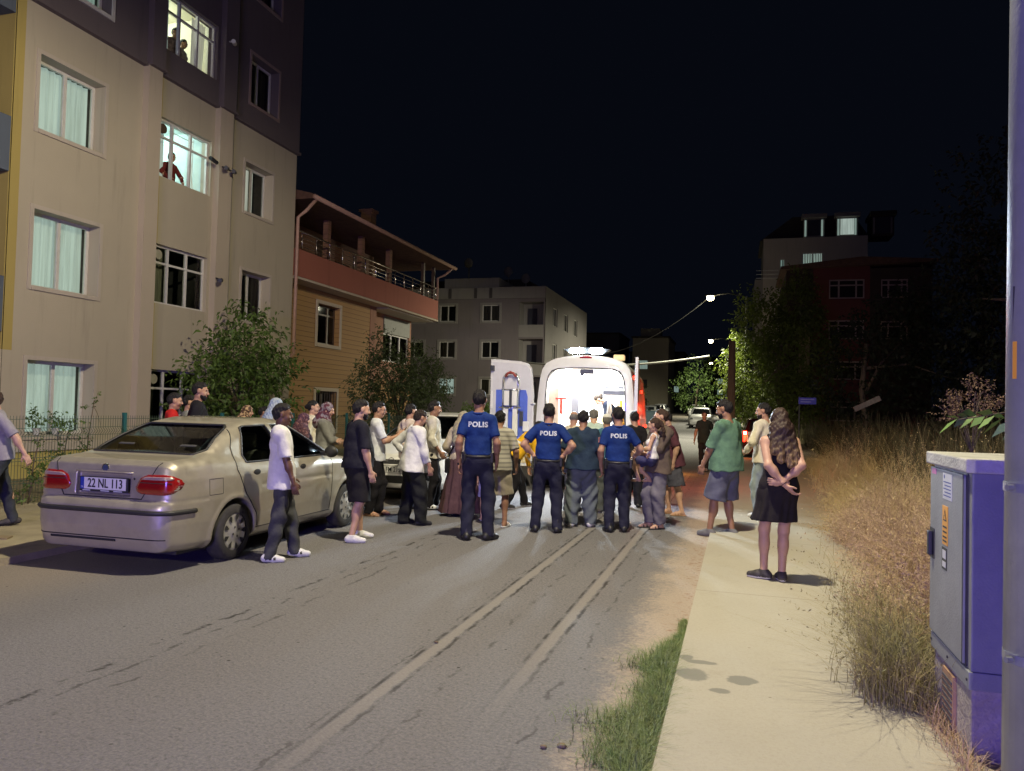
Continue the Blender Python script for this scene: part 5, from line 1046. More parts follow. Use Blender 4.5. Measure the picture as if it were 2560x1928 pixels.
for sg in (-1, 1):
    m.tube(t['side']([(0.40, 0.30), (0.36, 0.42), (0.16, 0.66), (0.03, 0.92), (0.05, 1.15), (0.22, 1.375)], sg, 0.03), 0.006, 5)
    m.tube(t['side']([(1.09, 0.30), (1.10, 0.97)], sg, 0.03), 0.0045, 5); m.tube(t['side']([(2.02, 0.95), (2.00, 0.7), (1.98, 0.30)], sg, 0.03), 0.0045, 5)
    m.tube(t['side']([(0.37, 0.285), (2.0, 0.285)], sg, 0.05), 0.005, 5)
    m.tube(t['side']([(-0.42, 0.70), (-0.42, 0.855), (-0.22, 0.855), (-0.22, 0.70), (-0.42, 0.70)], sg, 0.02), 0.003, 4) if sg > 0 else None
m.build('panel_gap', RUB, e)
m = MB()
for y_ in (0.36, 1.30):
    q = t['bv'].ray_cast(Vector((2, y_, 0.875)), Vector((-1, 0, 0)))[0]; b = MB().sphere((q.x+0.002, y_, 0.875), 0.066, 8, (0.14, 1, 0.48)).build('door_handle', TRIM, e, smooth=True)
m = MB(); m.sphere((0.93, 1.80, 1.03), 0.12, 8, (0.75, 0.45, 0.62)); m.tube([(0.78, 1.83, 1.0), (0.90, 1.82, 1.0)], 0.03, 6); m.build('wing_mirror', TRIM, e, smooth=True)
m = MB(); m.sphere((-0.93, 1.80, 1.03), 0.12, 8, (0.75, 0.45, 0.62)); m.tube([(-0.78, 1.83, 1.0), (-0.90, 1.82, 1.0)], 0.03, 6); m.build('wing_mirror', TRIM, e, smooth=True)
pm = MB().box(-0.28, 0.28, -0.905, -0.885, 0.735, 0.875, 0.004).build('number_plate', TRIM, e)
MB().box(-0.262, 0.262, -0.909, -0.905, 0.757, 0.868).build('plate_face', PLT, pm); MB().box(-0.262, -0.222, -0.911, -0.9085, 0.757, 0.868).build('plate_band', EUB, pm)
text('22 NL 113', 0.118, (0.025, -0.912, 0.812), (R(90), 0, 0), INK, 'plate_lettering', pm, ext=0.001, bold=0.0015, sx=0.80)
text('TR', 0.022, (-0.242, -0.9125, 0.775), (R(90), 0, 0), PLT, 'plate_lettering', pm, ext=0.0005)
text('OTOMOTIV        ALBEA         T. SERVIS', 0.016, (0, -0.9085, 0.745), (R(90), 0, 0), WHT, 'frame_lettering', pm, ext=0.0005, sx=1.05) if False else None
m = MB()
for a, b in ((-0.24, -0.15), (-0.03, 0.07), (0.12, 0.22)): m.box(a, b, -0.9065, -0.9045, 0.740, 0.750)
m.build('frame_lettering', WHT, pm)
m = MB(); q = t['bv'].ray_cast(Vector((0, -3, 0.975)), Vector((0, 1, 0)))[0]; m.cyl((0, q.y-0.006, 0.962), (0, q.y+0.02, 0.962), 0.042, 20); m.build('badge', CHR, e, smooth=False)
MB().cyl((0, q.y-0.009, 0.962), (0, q.y, 0.962), 0.032, 20).build('badge_centre', M('badge_blue', (0.10, 0.14, 0.25), 0.3, 0.5), e)
m = MB(); q = t['bv'].ray_cast(Vector((0.35, -3, 0.87)), Vector((0, 1, 0)))[0]; m.cyl((0.355, q.y-0.004, 0.875), (0.355, q.y+0.02, 0.875), 0.011, 10); m.build('boot_lock', TRIM, e)
text('ELX', 0.035, (0.36, -0.925, 0.715), (R(90), 0, 0), CHR, 'boot_lettering', e, ext=0.001) if False else None
m = MB(); m.tube(t['end']([(-0.33, 0.925), (0.33, 0.925)], -1, 0.1, 0.002), 0.008, 6); m.build('boot_trim', CHAMP, e, smooth=True)
# ---------------------------------------------------------------- white car facing us
WPT = M('paint_white', (0.78, 0.77, 0.73), 0.28, 0.0, var=0.03, coat=0.6)
t = car('parked_car', 'white saloon car facing us behind the champagne saloon', (-5.52, 15.35), 181.5, 'saloon', None, 0.018, 1, paint=WPT); e = t['e']; c = t['c']; nf = t['nf']
for sg in (-1, 1):
    P = [(0.50, 0.69), (0.60, 0.65), (0.78, 0.66), (0.90, 0.74), (0.88, 0.83), (0.72, 0.79), (0.56, 0.73)]
    q = lens(t, [(min(a, 0.86), b) for a, b in P], 1, 0.002, 'headlight', M('headlamp_dark', (0.035, 0.035, 0.04), 0.1, 0.3, var=0, coat=1), e, sg)
    for xx in (0.62, 0.73):
        y_ = t['bv'].ray_cast(Vector((sg*xx, 5, 0.715)), Vector((0, -1, 0)))[0]; MB().sphere((sg*xx, y_.y-0.012, 0.715), 0.034, 6).build('lens', LAMPG, q, smooth=True)
lens(t, [(-0.42, 0.64), (-0.47, 0.69), (0.47, 0.69), (0.42, 0.64), (0.30, 0.615), (-0.30, 0.615)], 1, 0.001, 'grille', TRIM, e, thick=0.002)
lens(t, [(-0.62, 0.36), (-0.55, 0.43), (0.55, 0.43), (0.62, 0.36), (0.5, 0.30), (-0.5, 0.30)], 1, 0.001, 'lower_intake', TRIM, e, thick=0.002)
for sg in (-1, 1):
    q = lens(t, [(0.56, 0.42), (0.62, 0.50), (0.80, 0.50), (0.82, 0.40), (0.7, 0.36)], 1, 0.001, 'fog_lamp_recess', TRIM, e, sg, thick=0.002)
    y_ = t['bv'].ray_cast(Vector((sg*0.69, 5, 0.44)), Vector((0, -1, 0)))[0]; MB().sphere((sg*0.69, y_.y-0.01, 0.44), 0.035, 6).build('fog_lamp', LAMPG, q, smooth=True)
    m = MB().sphere((sg*0.99, 2.05, 1.06), 0.12, 8, (0.8, 0.45, 0.62)); m.build('wing_mirror', WPT, e, smooth=True)
m = MB(); yb = t['bv'].ray_cast(Vector((0, 6, 0.67)), Vector((0, -1, 0)))[0].y
m.tube([(0.055*math.cos(a), yb+0.014, 0.665+0.055*math.sin(a)) for a in np.linspace(0, 6.28, 20)], 0.006, 6); m.tube(t['end']([(-0.40, 0.665), (-0.07, 0.665)], 1, 0.05, 0.006), 0.006, 5); m.tube(t['end']([(0.07, 0.665), (0.40, 0.665)], 1, 0.05, 0.006), 0.006, 5); m.build('grille_chrome', CHR, e, smooth=True)
yb = t['bv'].ray_cast(Vector((0, 6, 0.53)), Vector((0, -1, 0)))[0].y
pm = MB().box(-0.27, 0.27, yb-0.02, yb+0.02, 0.47, 0.585, 0.004).build('number_plate', TRIM, e); MB().box(-0.26, 0.26, yb+0.02, yb+0.023, 0.476, 0.58).build('plate_face', PLT, pm); MB().box(0.225, 0.26, yb+0.0235, yb+0.0245, 0.476, 0.58).build('plate_band', EUB, pm)
text('59 FM 213', 0.115, (-0.02, yb+0.0242, 0.526), (R(90), 0, R(180)), INK, 'plate_lettering', pm, ext=0.001, bold=0.0015, sx=0.80)
m = MB(); m.tube(t['end']([(0.70, 0.75), (0.62, 0.62), (0.5, 0.595), (-0.5, 0.595), (-0.62, 0.62), (-0.70, 0.75)], 1, 0.04), 0.004, 4); m.build('panel_gap', RUB, e)
# ---------------------------------------------------------------- other parked cars
DKP = M('paint_dark_wine', (0.05, 0.012, 0.012), 0.25, 0.3, var=0.05, coat=0.7); SILV = M('paint_silver', (0.40, 0.41, 0.42), 0.35, 0.5, var=0.05); DKB = M('paint_dark', (0.03, 0.035, 0.045), 0.3, 0.2, var=0.05, coat=0.5)
TLE = M('tail_lamp_lit', (0.5, 0.01, 0.005), 0.3, emit=(1.0, 0.03, 0.012), es=5, var=0); HLE = M('tail_lamp_hot', (1, 0.8, 0.6), 0.3, emit=(1, 0.75, 0.45), es=25, var=0)
t = car('parked_car', 'dark wine red car with glowing tail lights behind the green shirted man', (0.95, 29.4), 0, 'hatch', None, 0.03, 0, paint=DKP); e = t['e']
for sg in (-1, 1):
    q = MB().box(sg*0.66, sg*0.80, -0.60, -0.52, 0.62, 1.02, 0.02).build('tail_light', TLE, e); MB().box(sg*0.69, sg*0.77, -0.615, -0.601, 0.90, 0.98, 0.004).build('lit_lens', HLE, q)
light('tail_light_glow', 'POINT', (0.2, 28.2, 0.8), 14, (1.0, 0.22, 0.05), 0.08); light('tail_light_glow', 'POINT', (1.7, 28.2, 0.8), 7, (1.0, 0.12, 0.04), 0.08)
light('indicator_glow', 'POINT', (-1.6, 20.6, 0.45), 22, (1.0, 0.34, 0.05), 0.06)
GW = 'cars parked along the right of the far road'; GL = 'cars parked along the left of the far road'
base = {}
def far_car(x, y, head, prof, mat, label, group, nm='parked_car'):
    key = (prof, mat.name)
    if key not in base:
        t = car(nm, label, (x, y, rise(y)), head, prof, None, 0.04, 0, group, paint=mat); base[key] = t['e']; e = t['e']
        yy = PROFILES[prof]['L']
        for sg in (-1, 1):
            MB().box(sg*0.55, sg*0.76, yy[1]-0.12, yy[1]-0.02, 0.60, 0.74, 0.02).build('headlight', LAMPG, e); MB().box(sg*0.56, sg*0.76, yy[0]+0.0, yy[0]+0.08, 0.72, 0.88, 0.02).build('tail_light', REDL, e)
        MB().box(-0.26, 0.26, yy[1]-0.02, yy[1]+0.012, 0.42, 0.53).build('number_plate', PLT, e)
        return e
    s_ = base[key]; r_ = s_.copy(); COL.objects.link(r_); r_.location = (x, y, rise(y)); r_.rotation_euler = (0, 0, -R(head)); r_['label'] = label; r_['group'] = group
    for ch in s_.children:
        k = ch.copy(); COL.objects.link(k); k.parent = r_
        for g in ch.children: q = g.copy(); COL.objects.link(q); q.parent = k
    return r_
# ================================================================== ambulance
AW = M('ambulance_white', (0.72, 0.72, 0.72), 0.3, 0, var=0.04, coat=0.4); AIN = M('ambulance_interior', (0.80, 0.80, 0.78), 0.5, var=0.03); ARED = M('ambulance_red_band', (0.55, 0.03, 0.02), 0.3, var=0.05, coat=0.5); AYEL = M('ambulance_yellow', (0.75, 0.52, 0.08), 0.5, var=0.05)
amb = empty('ambulance', (-2.93, 15.0, 0), R(4), 'white ambulance with open rear doors, lit interior and bright roof lights', 'ambulance')
def half(z): return float(np.interp(z, [0.35, 0.6, 1.3, 1.9, 2.25, 2.42, 2.54, 2.62, 2.66], [0.98, 1.0, 1.0, 0.965, 0.925, 0.885, 0.80, 0.64, 0.45]))
zz = [0.38, 0.6, 0.9, 1.3, 1.6, 1.9, 2.1, 2.25, 2.35, 2.42, 2.48, 2.54, 2.585, 2.62, 2.645, 2.66]
outl = [(half(z), z) for z in zz]+[(0.22, 2.69), (0, 2.70)]; ring = outl+[(-x, z) for x, z in outl[-2::-1]]
inner = [(0.80, 0.60), (0.80, 1.3), (0.785, 1.9), (0.765, 2.15), (0.735, 2.28), (0.67, 2.37), (0.55, 2.415), (0.3, 2.43), (0, 2.435)]; iring = inner+[(-x, z) for x, z in inner[-2::-1]]
def resamp(P, n):
    P = np.array(P, float); s = np.concatenate([[0], np.cumsum(np.linalg.norm(np.diff(P, axis=0), axis=1))]); q = np.linspace(0, s[-1], n); return np.column_stack([np.interp(q, s, P[:, i]) for i in (0, 1)])
O_, I_ = resamp(ring, 81), resamp(iring, 81)
def loft(m, rings):
    n = len(rings[0]); k = len(m.v); vs = [tuple(v) for r in rings for v in r]; m.add(vs, [(i*n+j, i*n+j+1, (i+1)*n+j+1, (i+1)*n+j) for i in range(len(rings)-1) for j in range(n-1)])
def ring3(R2, y, sx=1, dz=0, zs=1): return [(p[0]*sx, y, 0.38+(p[1]-0.38)*zs+dz) for p in R2]
m = MB(); loft(m, [ring3(I_, 0.10), ring3(I_, 0.0), [(p[0]*1.012, -0.012, p[1]+0.008) for p in I_], [(a[0]*0.5+b[0]*0.5, -0.015, a[1]*0.5+b[1]*0.5) for a, b in zip(I_, O_)], ring3(O_, 0.03, 0.985), ring3(O_, 0.10), ring3(O_, 2.0), ring3(O_, 4.6), ring3(O_, 4.9, 0.97, 0, 0.985), ring3(O_, 5.3, 0.93, 0, 0.72), ring3(O_, 5.8, 0.84, 0, 0.38), ring3(O_, 5.9, 0.7, 0, 0.3)])
m.add([(p[0], 5.9, 0.38+(p[1]-0.38)*0.3) for p in O_*np.array([0.7, 1])], [tuple(range(81))]); body = m.build('body', AW, amb, angle=40)
m = MB(); m.box(-0.95, 0.95, 0.05, 5.7, 0.30, 0.42); m.box(-0.8, 0.8, 0.0, 3.2, 0.52, 0.58); m.box(-0.81, 0.81, -0.02, 0.1, 0.38, 0.60); m.build('floor', M('amb_floor', (0.35, 0.36, 0.38), 0.6), amb)
m = MB()   # interior shell
y0, y1 = 0.10, 3.1; S = resamp([(x*0.985, z) for x, z in iring], 41); loft(m, [[(p[0], y0, p[1]) for p in S], [(p[0], y1, p[1]) for p in S]]); m.add([(p[0], y1, p[1]) for p in S], [tuple(range(41))]); m.build('interior_shell', AIN, amb, angle=40)
m = MB(); m.tube([(p[0]*1.005, -0.012, p[1]+0.004) for p in I_], 0.013, 6); m.build('door_seal', RUB, amb, smooth=True)
LEDW = M('interior_led', (1, 1, 1), 0.5, emit=(1, 0.98, 0.93), es=28, var=0)
for x in (-0.42, 0.42): MB().box(x-0.07, x+0.07, 0.3, 2.8, 2.375, 2.39).build('ceiling_light', LEDW, amb)
a = light('interior_light', 'AREA', (-3.0, 16.3, 2.33), 270, (1.0, 0.98, 0.92), 1.2, (-3.0, 16.3, 0)); a.data.shape = 'RECTANGLE'; a.data.size = 1.3; a.data.size_y = 2.2
MB().box(-0.80, -0.56, 0.25, 1.6, 0.95, 2.05, 0.02).build('padded_panel', M('amb_beige', (0.62, 0.52, 0.42), 0.6), amb)
m = MB(); m.box(-0.555, -0.54, 0.5, 0.78, 1.78, 1.84); m.box(-0.555, -0.54, 0.60, 0.68, 1.5, 1.78); m.tube([(-0.62, 0.20, 1.83), (-0.40, 0.20, 1.83)], 0.02, 6); m.tube([(-0.51, 0.20, 1.83), (-0.51, 0.20, 1.52)], 0.022, 6); m.build('red_hook', ARED, amb)
MB().box(-0.80, -0.5, 1.7, 3.0, 0.6, 2.2, 0.015).build('left_cupboard', AIN, amb)
k = MB().box(-0.46, -0.30, 1.35, 1.42, 1.45, 2.0, 0.01).build('wall_rail', M('amb_dark', (0.05, 0.055, 0.07), 0.4), amb)
MB().box(0.30, 0.78, 0.5, 2.2, 1.93, 2.02, 0.01).build('shelf', MATS['amb_dark'], amb); MB().box(0.34, 0.50, 0.46, 0.5, 2.06, 2.09).box(0.62, 0.72, 0.46, 0.5, 2.05, 2.10).build('shelf_labels', MATS['amb_dark'], amb)
MB().box(0.44, 0.78, 1.0, 3.0, 0.6, 1.35, 0.02).build('right_bench', AIN, amb)
MB().box(0.25, 0.36, 2.2, 2.26, 1.4, 2.0).build('oxygen_panel', M('amb_pinkish', (0.75, 0.5, 0.42), 0.5), amb); MB().cyl((0.02, 3.0, 1.95), (0.02, 3.06, 1.95), 0.06, 14).cyl((0.02, 3.0, 2.12), (0.02, 3.06, 2.12), 0.025, 10).build('speaker', MATS['amb_dark'], amb)
MB().box(-0.15, 0.1, 3.0, 3.06, 0.9, 1.6).build('yellow_door_panel', M('amb_pale_yellow', (0.8, 0.66, 0.36), 0.5), amb)
m = MB(); m.box(-0.12, 0.16, 0.02, 0.16, 2.33, 2.42, 0.01); m.box(-0.10, -0.03, 0.0, 0.05, 2.28, 2.34); m.build('ceiling_camera', MATS['amb_dark'], amb)
m = MB(); m.box(-0.30, 0.02, 1.55, 1.85, 1.1, 1.55, 0.04); m.box(-0.24, -0.04, 1.50, 1.56, 1.2, 1.34); m.box(-0.22, -0.06, 1.6, 1.75, 1.55, 1.68, 0.03); m.build('monitor', M('amb_grey', (0.25, 0.28, 0.31), 0.5), amb); MB().box(-0.25, -0.03, 1.46, 1.5, 1.36, 1.48).build('monitor_screen', AIN, amb)
MB().box(-0.28, 0.30, 0.1, 2.1, 0.88, 0.98, 0.03).box(-0.26, 0.28, 0.15, 2.05, 0.62, 0.66).build('stretcher', M('stretcher_grey', (0.4, 0.42, 0.44), 0.5), amb); m = MB()
for x in (-0.22, 0.24):
    for y in (0.3, 1.8): m.tube([(x, y, 0.58), (x, y+0.1, 0.9)], 0.018, 6)
m.build('stretcher_leg', CHR, amb)
MB().tube([(0.70, 0.12, 1.82), (0.72, 0.14, 1.5), (0.76, 0.16, 1.30)], 0.03, 6).build('orange_strap', M('strap_orange', (0.85, 0.42, 0.05), 0.6), amb, smooth=True)
m = MB()
for x in (0.44, 0.62): m.tube([(x, 0.35, 1.9), (x+0.02, 0.35, 1.6), (x-0.03, 0.35, 1.35)], [0.03, 0.055, 0.02], 6)
m.build('hanging_hoses', M('hose_grey', (0.33, 0.31, 0.29), 0.7), amb, smooth=True)
# bumper, lamps
MB().box(-0.98, 0.98, -0.14, 0.06, 0.36, 0.56, 0.03).build('rear_bumper', M('bumper_grey', (0.10, 0.10, 0.11), 0.6), amb); MB().box(-0.45, 0.45, -0.30, -0.13, 0.36, 0.42, 0.01).build('step', CHR, amb)
for sg in (-1, 1): MB().box(sg*0.86, sg*0.985, -0.035, 0.03, 0.80, 1.18, 0.02).build('tail_light', REDL, amb)
for yc in (0.95, 4.6):
    for sg in (-1, 1): wheel(amb, sg*0.97, yc, sg, r=0.35, wd=0.22, detail=False)
# roof work lights and brake lamp
LEDB = M('roof_led', (1, 1, 1), 0.4, emit=(0.80, 0.92, 1.0), es=220, var=0)
rl = MB().prism([(-0.46, 2.82), (-0.26, 2.85), (0.26, 2.85), (0.46, 2.82), (0.34, 2.74), (-0.34, 2.74)], 1, 0.10, 0.42).build('roof_light_bar', M('bar_grey', (0.04, 0.045, 0.05), 0.5), amb)
for x in (-0.20, 0.20):
    MB().box(x-0.12, x+0.12, 0.05, 0.10, 2.735, 2.85, 0.03).build('work_lamp', LEDB, rl)
    w_ = light('work_light', 'SPOT', (-2.93+x, 14.85, 2.76), 360, (0.72, 0.86, 1.0), 0.07, (-2.6+x*2, 9.5, 0.3), 125, 0.6)
MB().box(-0.12, 0.12, -0.005, 0.04, 2.635, 2.675, 0.008).build('brake_lamp', REDL, amb); MB().box(0.50, 0.72, 0.5, 0.75, 2.64, 2.75, 0.02).build('roof_marker', M('marker_amber', (0.6, 0.42, 0.2), 0.5, emit=(0.9, 0.7, 0.35), es=0.6, var=0), amb)
# red side band with lit reflectors
m = MB(); SB = [p for p in O_ if p[0] > 0]
for za, zb in ((0.62, 1.02), (1.35, 1.45), (2.02, 2.12), (2.30, 2.40)):
    m.add([(half(za)+0.004, 0.12, za), (half(zb)+0.004, 0.12, zb), (half(zb)+0.004, 4.7, zb), (half(za)+0.004, 4.7, za)], [(0, 1, 2, 3)])
m.build('red_band', ARED, amb, recalc=False)
for y, z in ((0.3, 2.28), (1.6, 2.3), (2.8, 2.06), (1.0, 1.25), (2.6, 1.2), (3.9, 1.25), (0.25, 1.05), (1.7, 1.0), (3.2, 0.75)):
    MB().box(half(z)+0.002, half(z)+0.03, y, y+0.16, z-0.035, z+0.035, 0.008).build('marker_lamp', TLE, amb)
light('ambulance_red_light', 'POINT', (-1.5, 16.4, 1.5), 40, (1.0, 0.04, 0.015), 0.05); light('ambulance_red_light', 'POINT', (-1.75, 18.8, 1.7), 30, (1.0, 0.04, 0.015), 0.05)
# doors
def amb_door(name, xs, zz0, label=None):
    """xs: +1 = right door, -1 = left door. Local frame: hinge at x=0, leaf extends to x=-0.92 (inner face towards -y)"""
    P = [(-0.93, 0.46), (-0.93, 2.60), (-0.75, 2.595), (-0.30, 2.56), (-0.14, 2.52), (-0.06, 2.43), (-0.03, 2.25), (0, 1.9), (0, 1.2), (-0.01, 0.56), (-0.10, 0.46)]
    d = MB().prism(P, 1, 0.0, 0.05).build(name, AW, amb); return d, P
ld, P = amb_door('rear_door', -1, 0); ld.location = (-1.03, -0.03, 0); ld.rotation_euler = (0, 0, R(-7))
def inset(P, k): c = np.mean(P, 0); return [tuple(c+(np.array(p)-c)*k) for p in P]
MB().prism(inset(P, 0.93), 1, -0.012, 0.0).build('inner_lining', M('door_lining', (0.62, 0.62, 0.66), 0.5, var=0.05), ld)
MB().prism([(-0.80, 0.95), (-0.80, 1.98), (-0.16, 1.98), (-0.12, 1.85), (-0.12, 0.95)], 1, -0.018, -0.0125).build('blue_panel', M('door_blue', (0.10, 0.16, 0.62), 0.4, var=0.1), ld)
ch = MB(); ch.tube([(-0.62, -0.09, 1.5), (-0.62, -0.09, 2.22), (-0.57, -0.09, 2.30), (-0.35, -0.09, 2.30), (-0.30, -0.09, 2.22), (-0.30, -0.09, 1.5)], 0.018, 8); ch.tube([(-0.66, -0.07, 1.98), (-0.26, -0.07, 1.98)], 0.015, 6); ch.tube([(-0.70, -0.1, 1.62), (-0.24, -0.1, 1.62)], 0.018, 6)
cc = ch.build('carry_chair', CHR, ld, smooth=True)
MB().box(-0.60, -0.49, -0.10, -0.04, 1.66, 1.96, 0.01).box(-0.43, -0.32, -0.10, -0.04, 1.66, 1.96, 0.01).box(-0.62, -0.51, -0.10, -0.05, 1.05, 1.60, 0.01).box(-0.41, -0.30, -0.10, -0.05, 1.05, 1.60, 0.01).build('chair_pads', AIN, ld)
MB().box(-0.49, -0.43, -0.09, -0.03, 1.64, 1.97).box(-0.32, -0.285, -0.09, -0.03, 1.64, 1.97).box(-0.69, -0.64, -0.08, -0.02, 1.25, 1.55, 0.01).box(-0.27, -0.20, -0.08, -0.02, 1.25, 1.55, 0.01).build('chair_frame', MATS['amb_dark'], ld)
MB().tube([(-0.57, -0.11, 2.24), (-0.52, -0.115, 2.31), (-0.46, -0.12, 2.33), (-0.40, -0.115, 2.31), (-0.35, -0.11, 2.24)], 0.026, 8).build('chair_handle', M('handle_red_brown', (0.30, 0.05, 0.04), 0.5), ld, smooth=True)
MB().box(-0.20, -0.08, -0.06, -0.02, 1.15, 1.35, 0.01).box(-0.905, -0.875, -0.03, -0.012, 1.6, 1.95, 0.004).build('door_latch', AIN, ld); MB().box(-0.92, -0.84, -0.07, -0.012, 2.36, 2.47, 0.01).build('door_lock', MATS['amb_dark'], ld)
MB().box(-0.88, -0.06, -0.02, -0.0125, 0.52, 0.86).build('yellow_band', M('door_band_cream', (0.62, 0.52, 0.30), 0.5, var=0.05), ld)
MB().tube([(-1.0, -0.03, 1.7), (-1.03, -0.06, 1.72), (-1.08, -0.05, 1.7)], 0.02, 6).build('door_hinge', AW, amb, smooth=True)
rd, P = amb_door('rear_door', 1, 0); rd.scale = (-1, 1, 1); rd.location = (1.01, -0.03, 0); rd.rotation_euler = (0, 0, R(-84.5-4))
MB().prism([(-0.82, 1.45), (-0.82, 2.45), (-0.30, 2.42), (-0.16, 2.3), (-0.12, 1.45)], 1, -0.012, -0.0005).build('door_window', M('door_glass_milky', (0.55, 0.6, 0.64), 0.15, var=0.1, coat=1), rd)
MB().box(-0.935, -0.925, 0.004, 0.046, 1.25, 1.55).build('reflector', ARED, rd); MB().box(-0.939, -0.9305, -0.005, 0.055, 0.62, 0.80).build('reflector', REDL, rd)
MB().box(-0.85, -0.15, 0.05, 0.056, 0.62, 1.02).build('red_band', ARED, rd)
# ================================================================== people
def A3(*v): return np.array(v, float)
def rotm(rx=0, ry=0, rz=0):
    a, b, c = R(rx), R(ry), R(rz)
    X = np.array([[1, 0, 0], [0, math.cos(a), -math.sin(a)], [0, math.sin(a), math.cos(a)]]); Y = np.array([[math.cos(b), 0, math.sin(b)], [0, 1, 0], [-math.sin(b), 0, math.cos(b)]]); Z = np.array([[math.cos(c), -math.sin(c), 0], [math.sin(c), math.cos(c), 0], [0, 0, 1]])
    return Z @ Y @ X
def ik(S, T, a, b, pole):
    d = T-S; L = np.linalg.norm(d); Lc = min(L, (a+b)*0.999); u = d/max(L, 1e-6); T2 = S+u*Lc
    x = (a*a-b*b+Lc*Lc)/(2*Lc); hgt = math.sqrt(max(a*a-x*x, 0)); p = pole-u*(pole @ u); p = p/max(np.linalg.norm(p), 1e-6)
    return S+u*x+p*hgt, T2
def field_from(prims, h, k=0.02, pad=0.03):
    lo = np.min([p[1] for p in prims], 0)-pad; hi = np.max([p[2] for p in prims], 0)+pad; f = Field(lo, hi, h)
    for p in prims: f.add(p, p[3] if len(p) > 3 else k)
    return f
def p_limb(a, b, r1, r2, end=None, sq=None):
    """tapered limb cut flat at fraction `end` of the way"""
    a = np.array(a, float); b = np.array(b, float); ba = b-a; L = np.linalg.norm(ba); u = ba/L; f0, lo, hi = p_cone(a, b, r1, r2, sq)
    if end is None: return (f0, lo, hi)
    def f(X, Y, Z): return np.maximum(f0(X, Y, Z), (X-a[0])*u[0]+(Y-a[1])*u[1]+(Z-a[2])*u[2]-end*L)
    return (f, lo, hi)
def wrinkle(X, Y, Z, amp, ph, fz=26.0):
    a = np.sin(fz*Z+5*np.sin(9*X+ph)+4*np.sin(7*Y+ph*2)); b = np.sin(17*X+11*Z+ph*3+3*np.sin(13*Y)); c = np.sin(31*Y-19*Z+ph+2*np.sin(15*X))
    return 1.35*amp*(0.5*a+0.35*b+0.3*c)
def cloth_mesh(name, f, mat, parent, amp, ph, sc_, mi=None, fz=26.0):
    X, Y, Z = f.grid(); f.F = (f.F+wrinkle(X, Y, Z, amp, ph, fz)).astype(np.float32); V, Fc = f.mesh(); N = f.normals(V)
    idx = mi(V[Fc].mean(1)) if mi is not None else None
    return npmesh(name, V*sc_, Fc, mat, parent, smooth=True, mi=idx, normals=N), V, Fc, N
SKIN = {}
def skin(n, **k):
    cols = {'light': (0.50, 0.30, 0.21), 'mid': (0.40, 0.225, 0.15), 'tan': (0.30, 0.16, 0.10), 'dark': (0.13, 0.065, 0.042)}
    return M('skin_'+n, cols[n], 0.5, var=0.08, scale=14, spec=0.4)
LIP = M('lips', (0.30, 0.10, 0.08), 0.5, var=0); HAIRC = {k: M('hair_'+k, c, 0.6, var=0.5, scale=10, spec=0.35, stretch=(9, 9, 1.2), bump=0.6, bscale=30) for k, c in {'black': (0.012, 0.010, 0.010), 'brown': (0.045, 0.024, 0.015), 'grey': (0.16, 0.15, 0.14), 'white': (0.42, 0.40, 0.38), 'darkbrown': (0.022, 0.014, 0.010)}.items()}
EYEM = M('eye_dark', (0.02, 0.015, 0.012), 0.2, var=0)
def cloth(n, c, var=0.10, rough=0.9, **k): return M('cloth_'+n, c, rough, var=max(var, 0.16), scale=k.pop('scale', 7), bump=0.75, bscale=k.pop('bscale', 9), bdist=0.022, spec=0.2, **k)
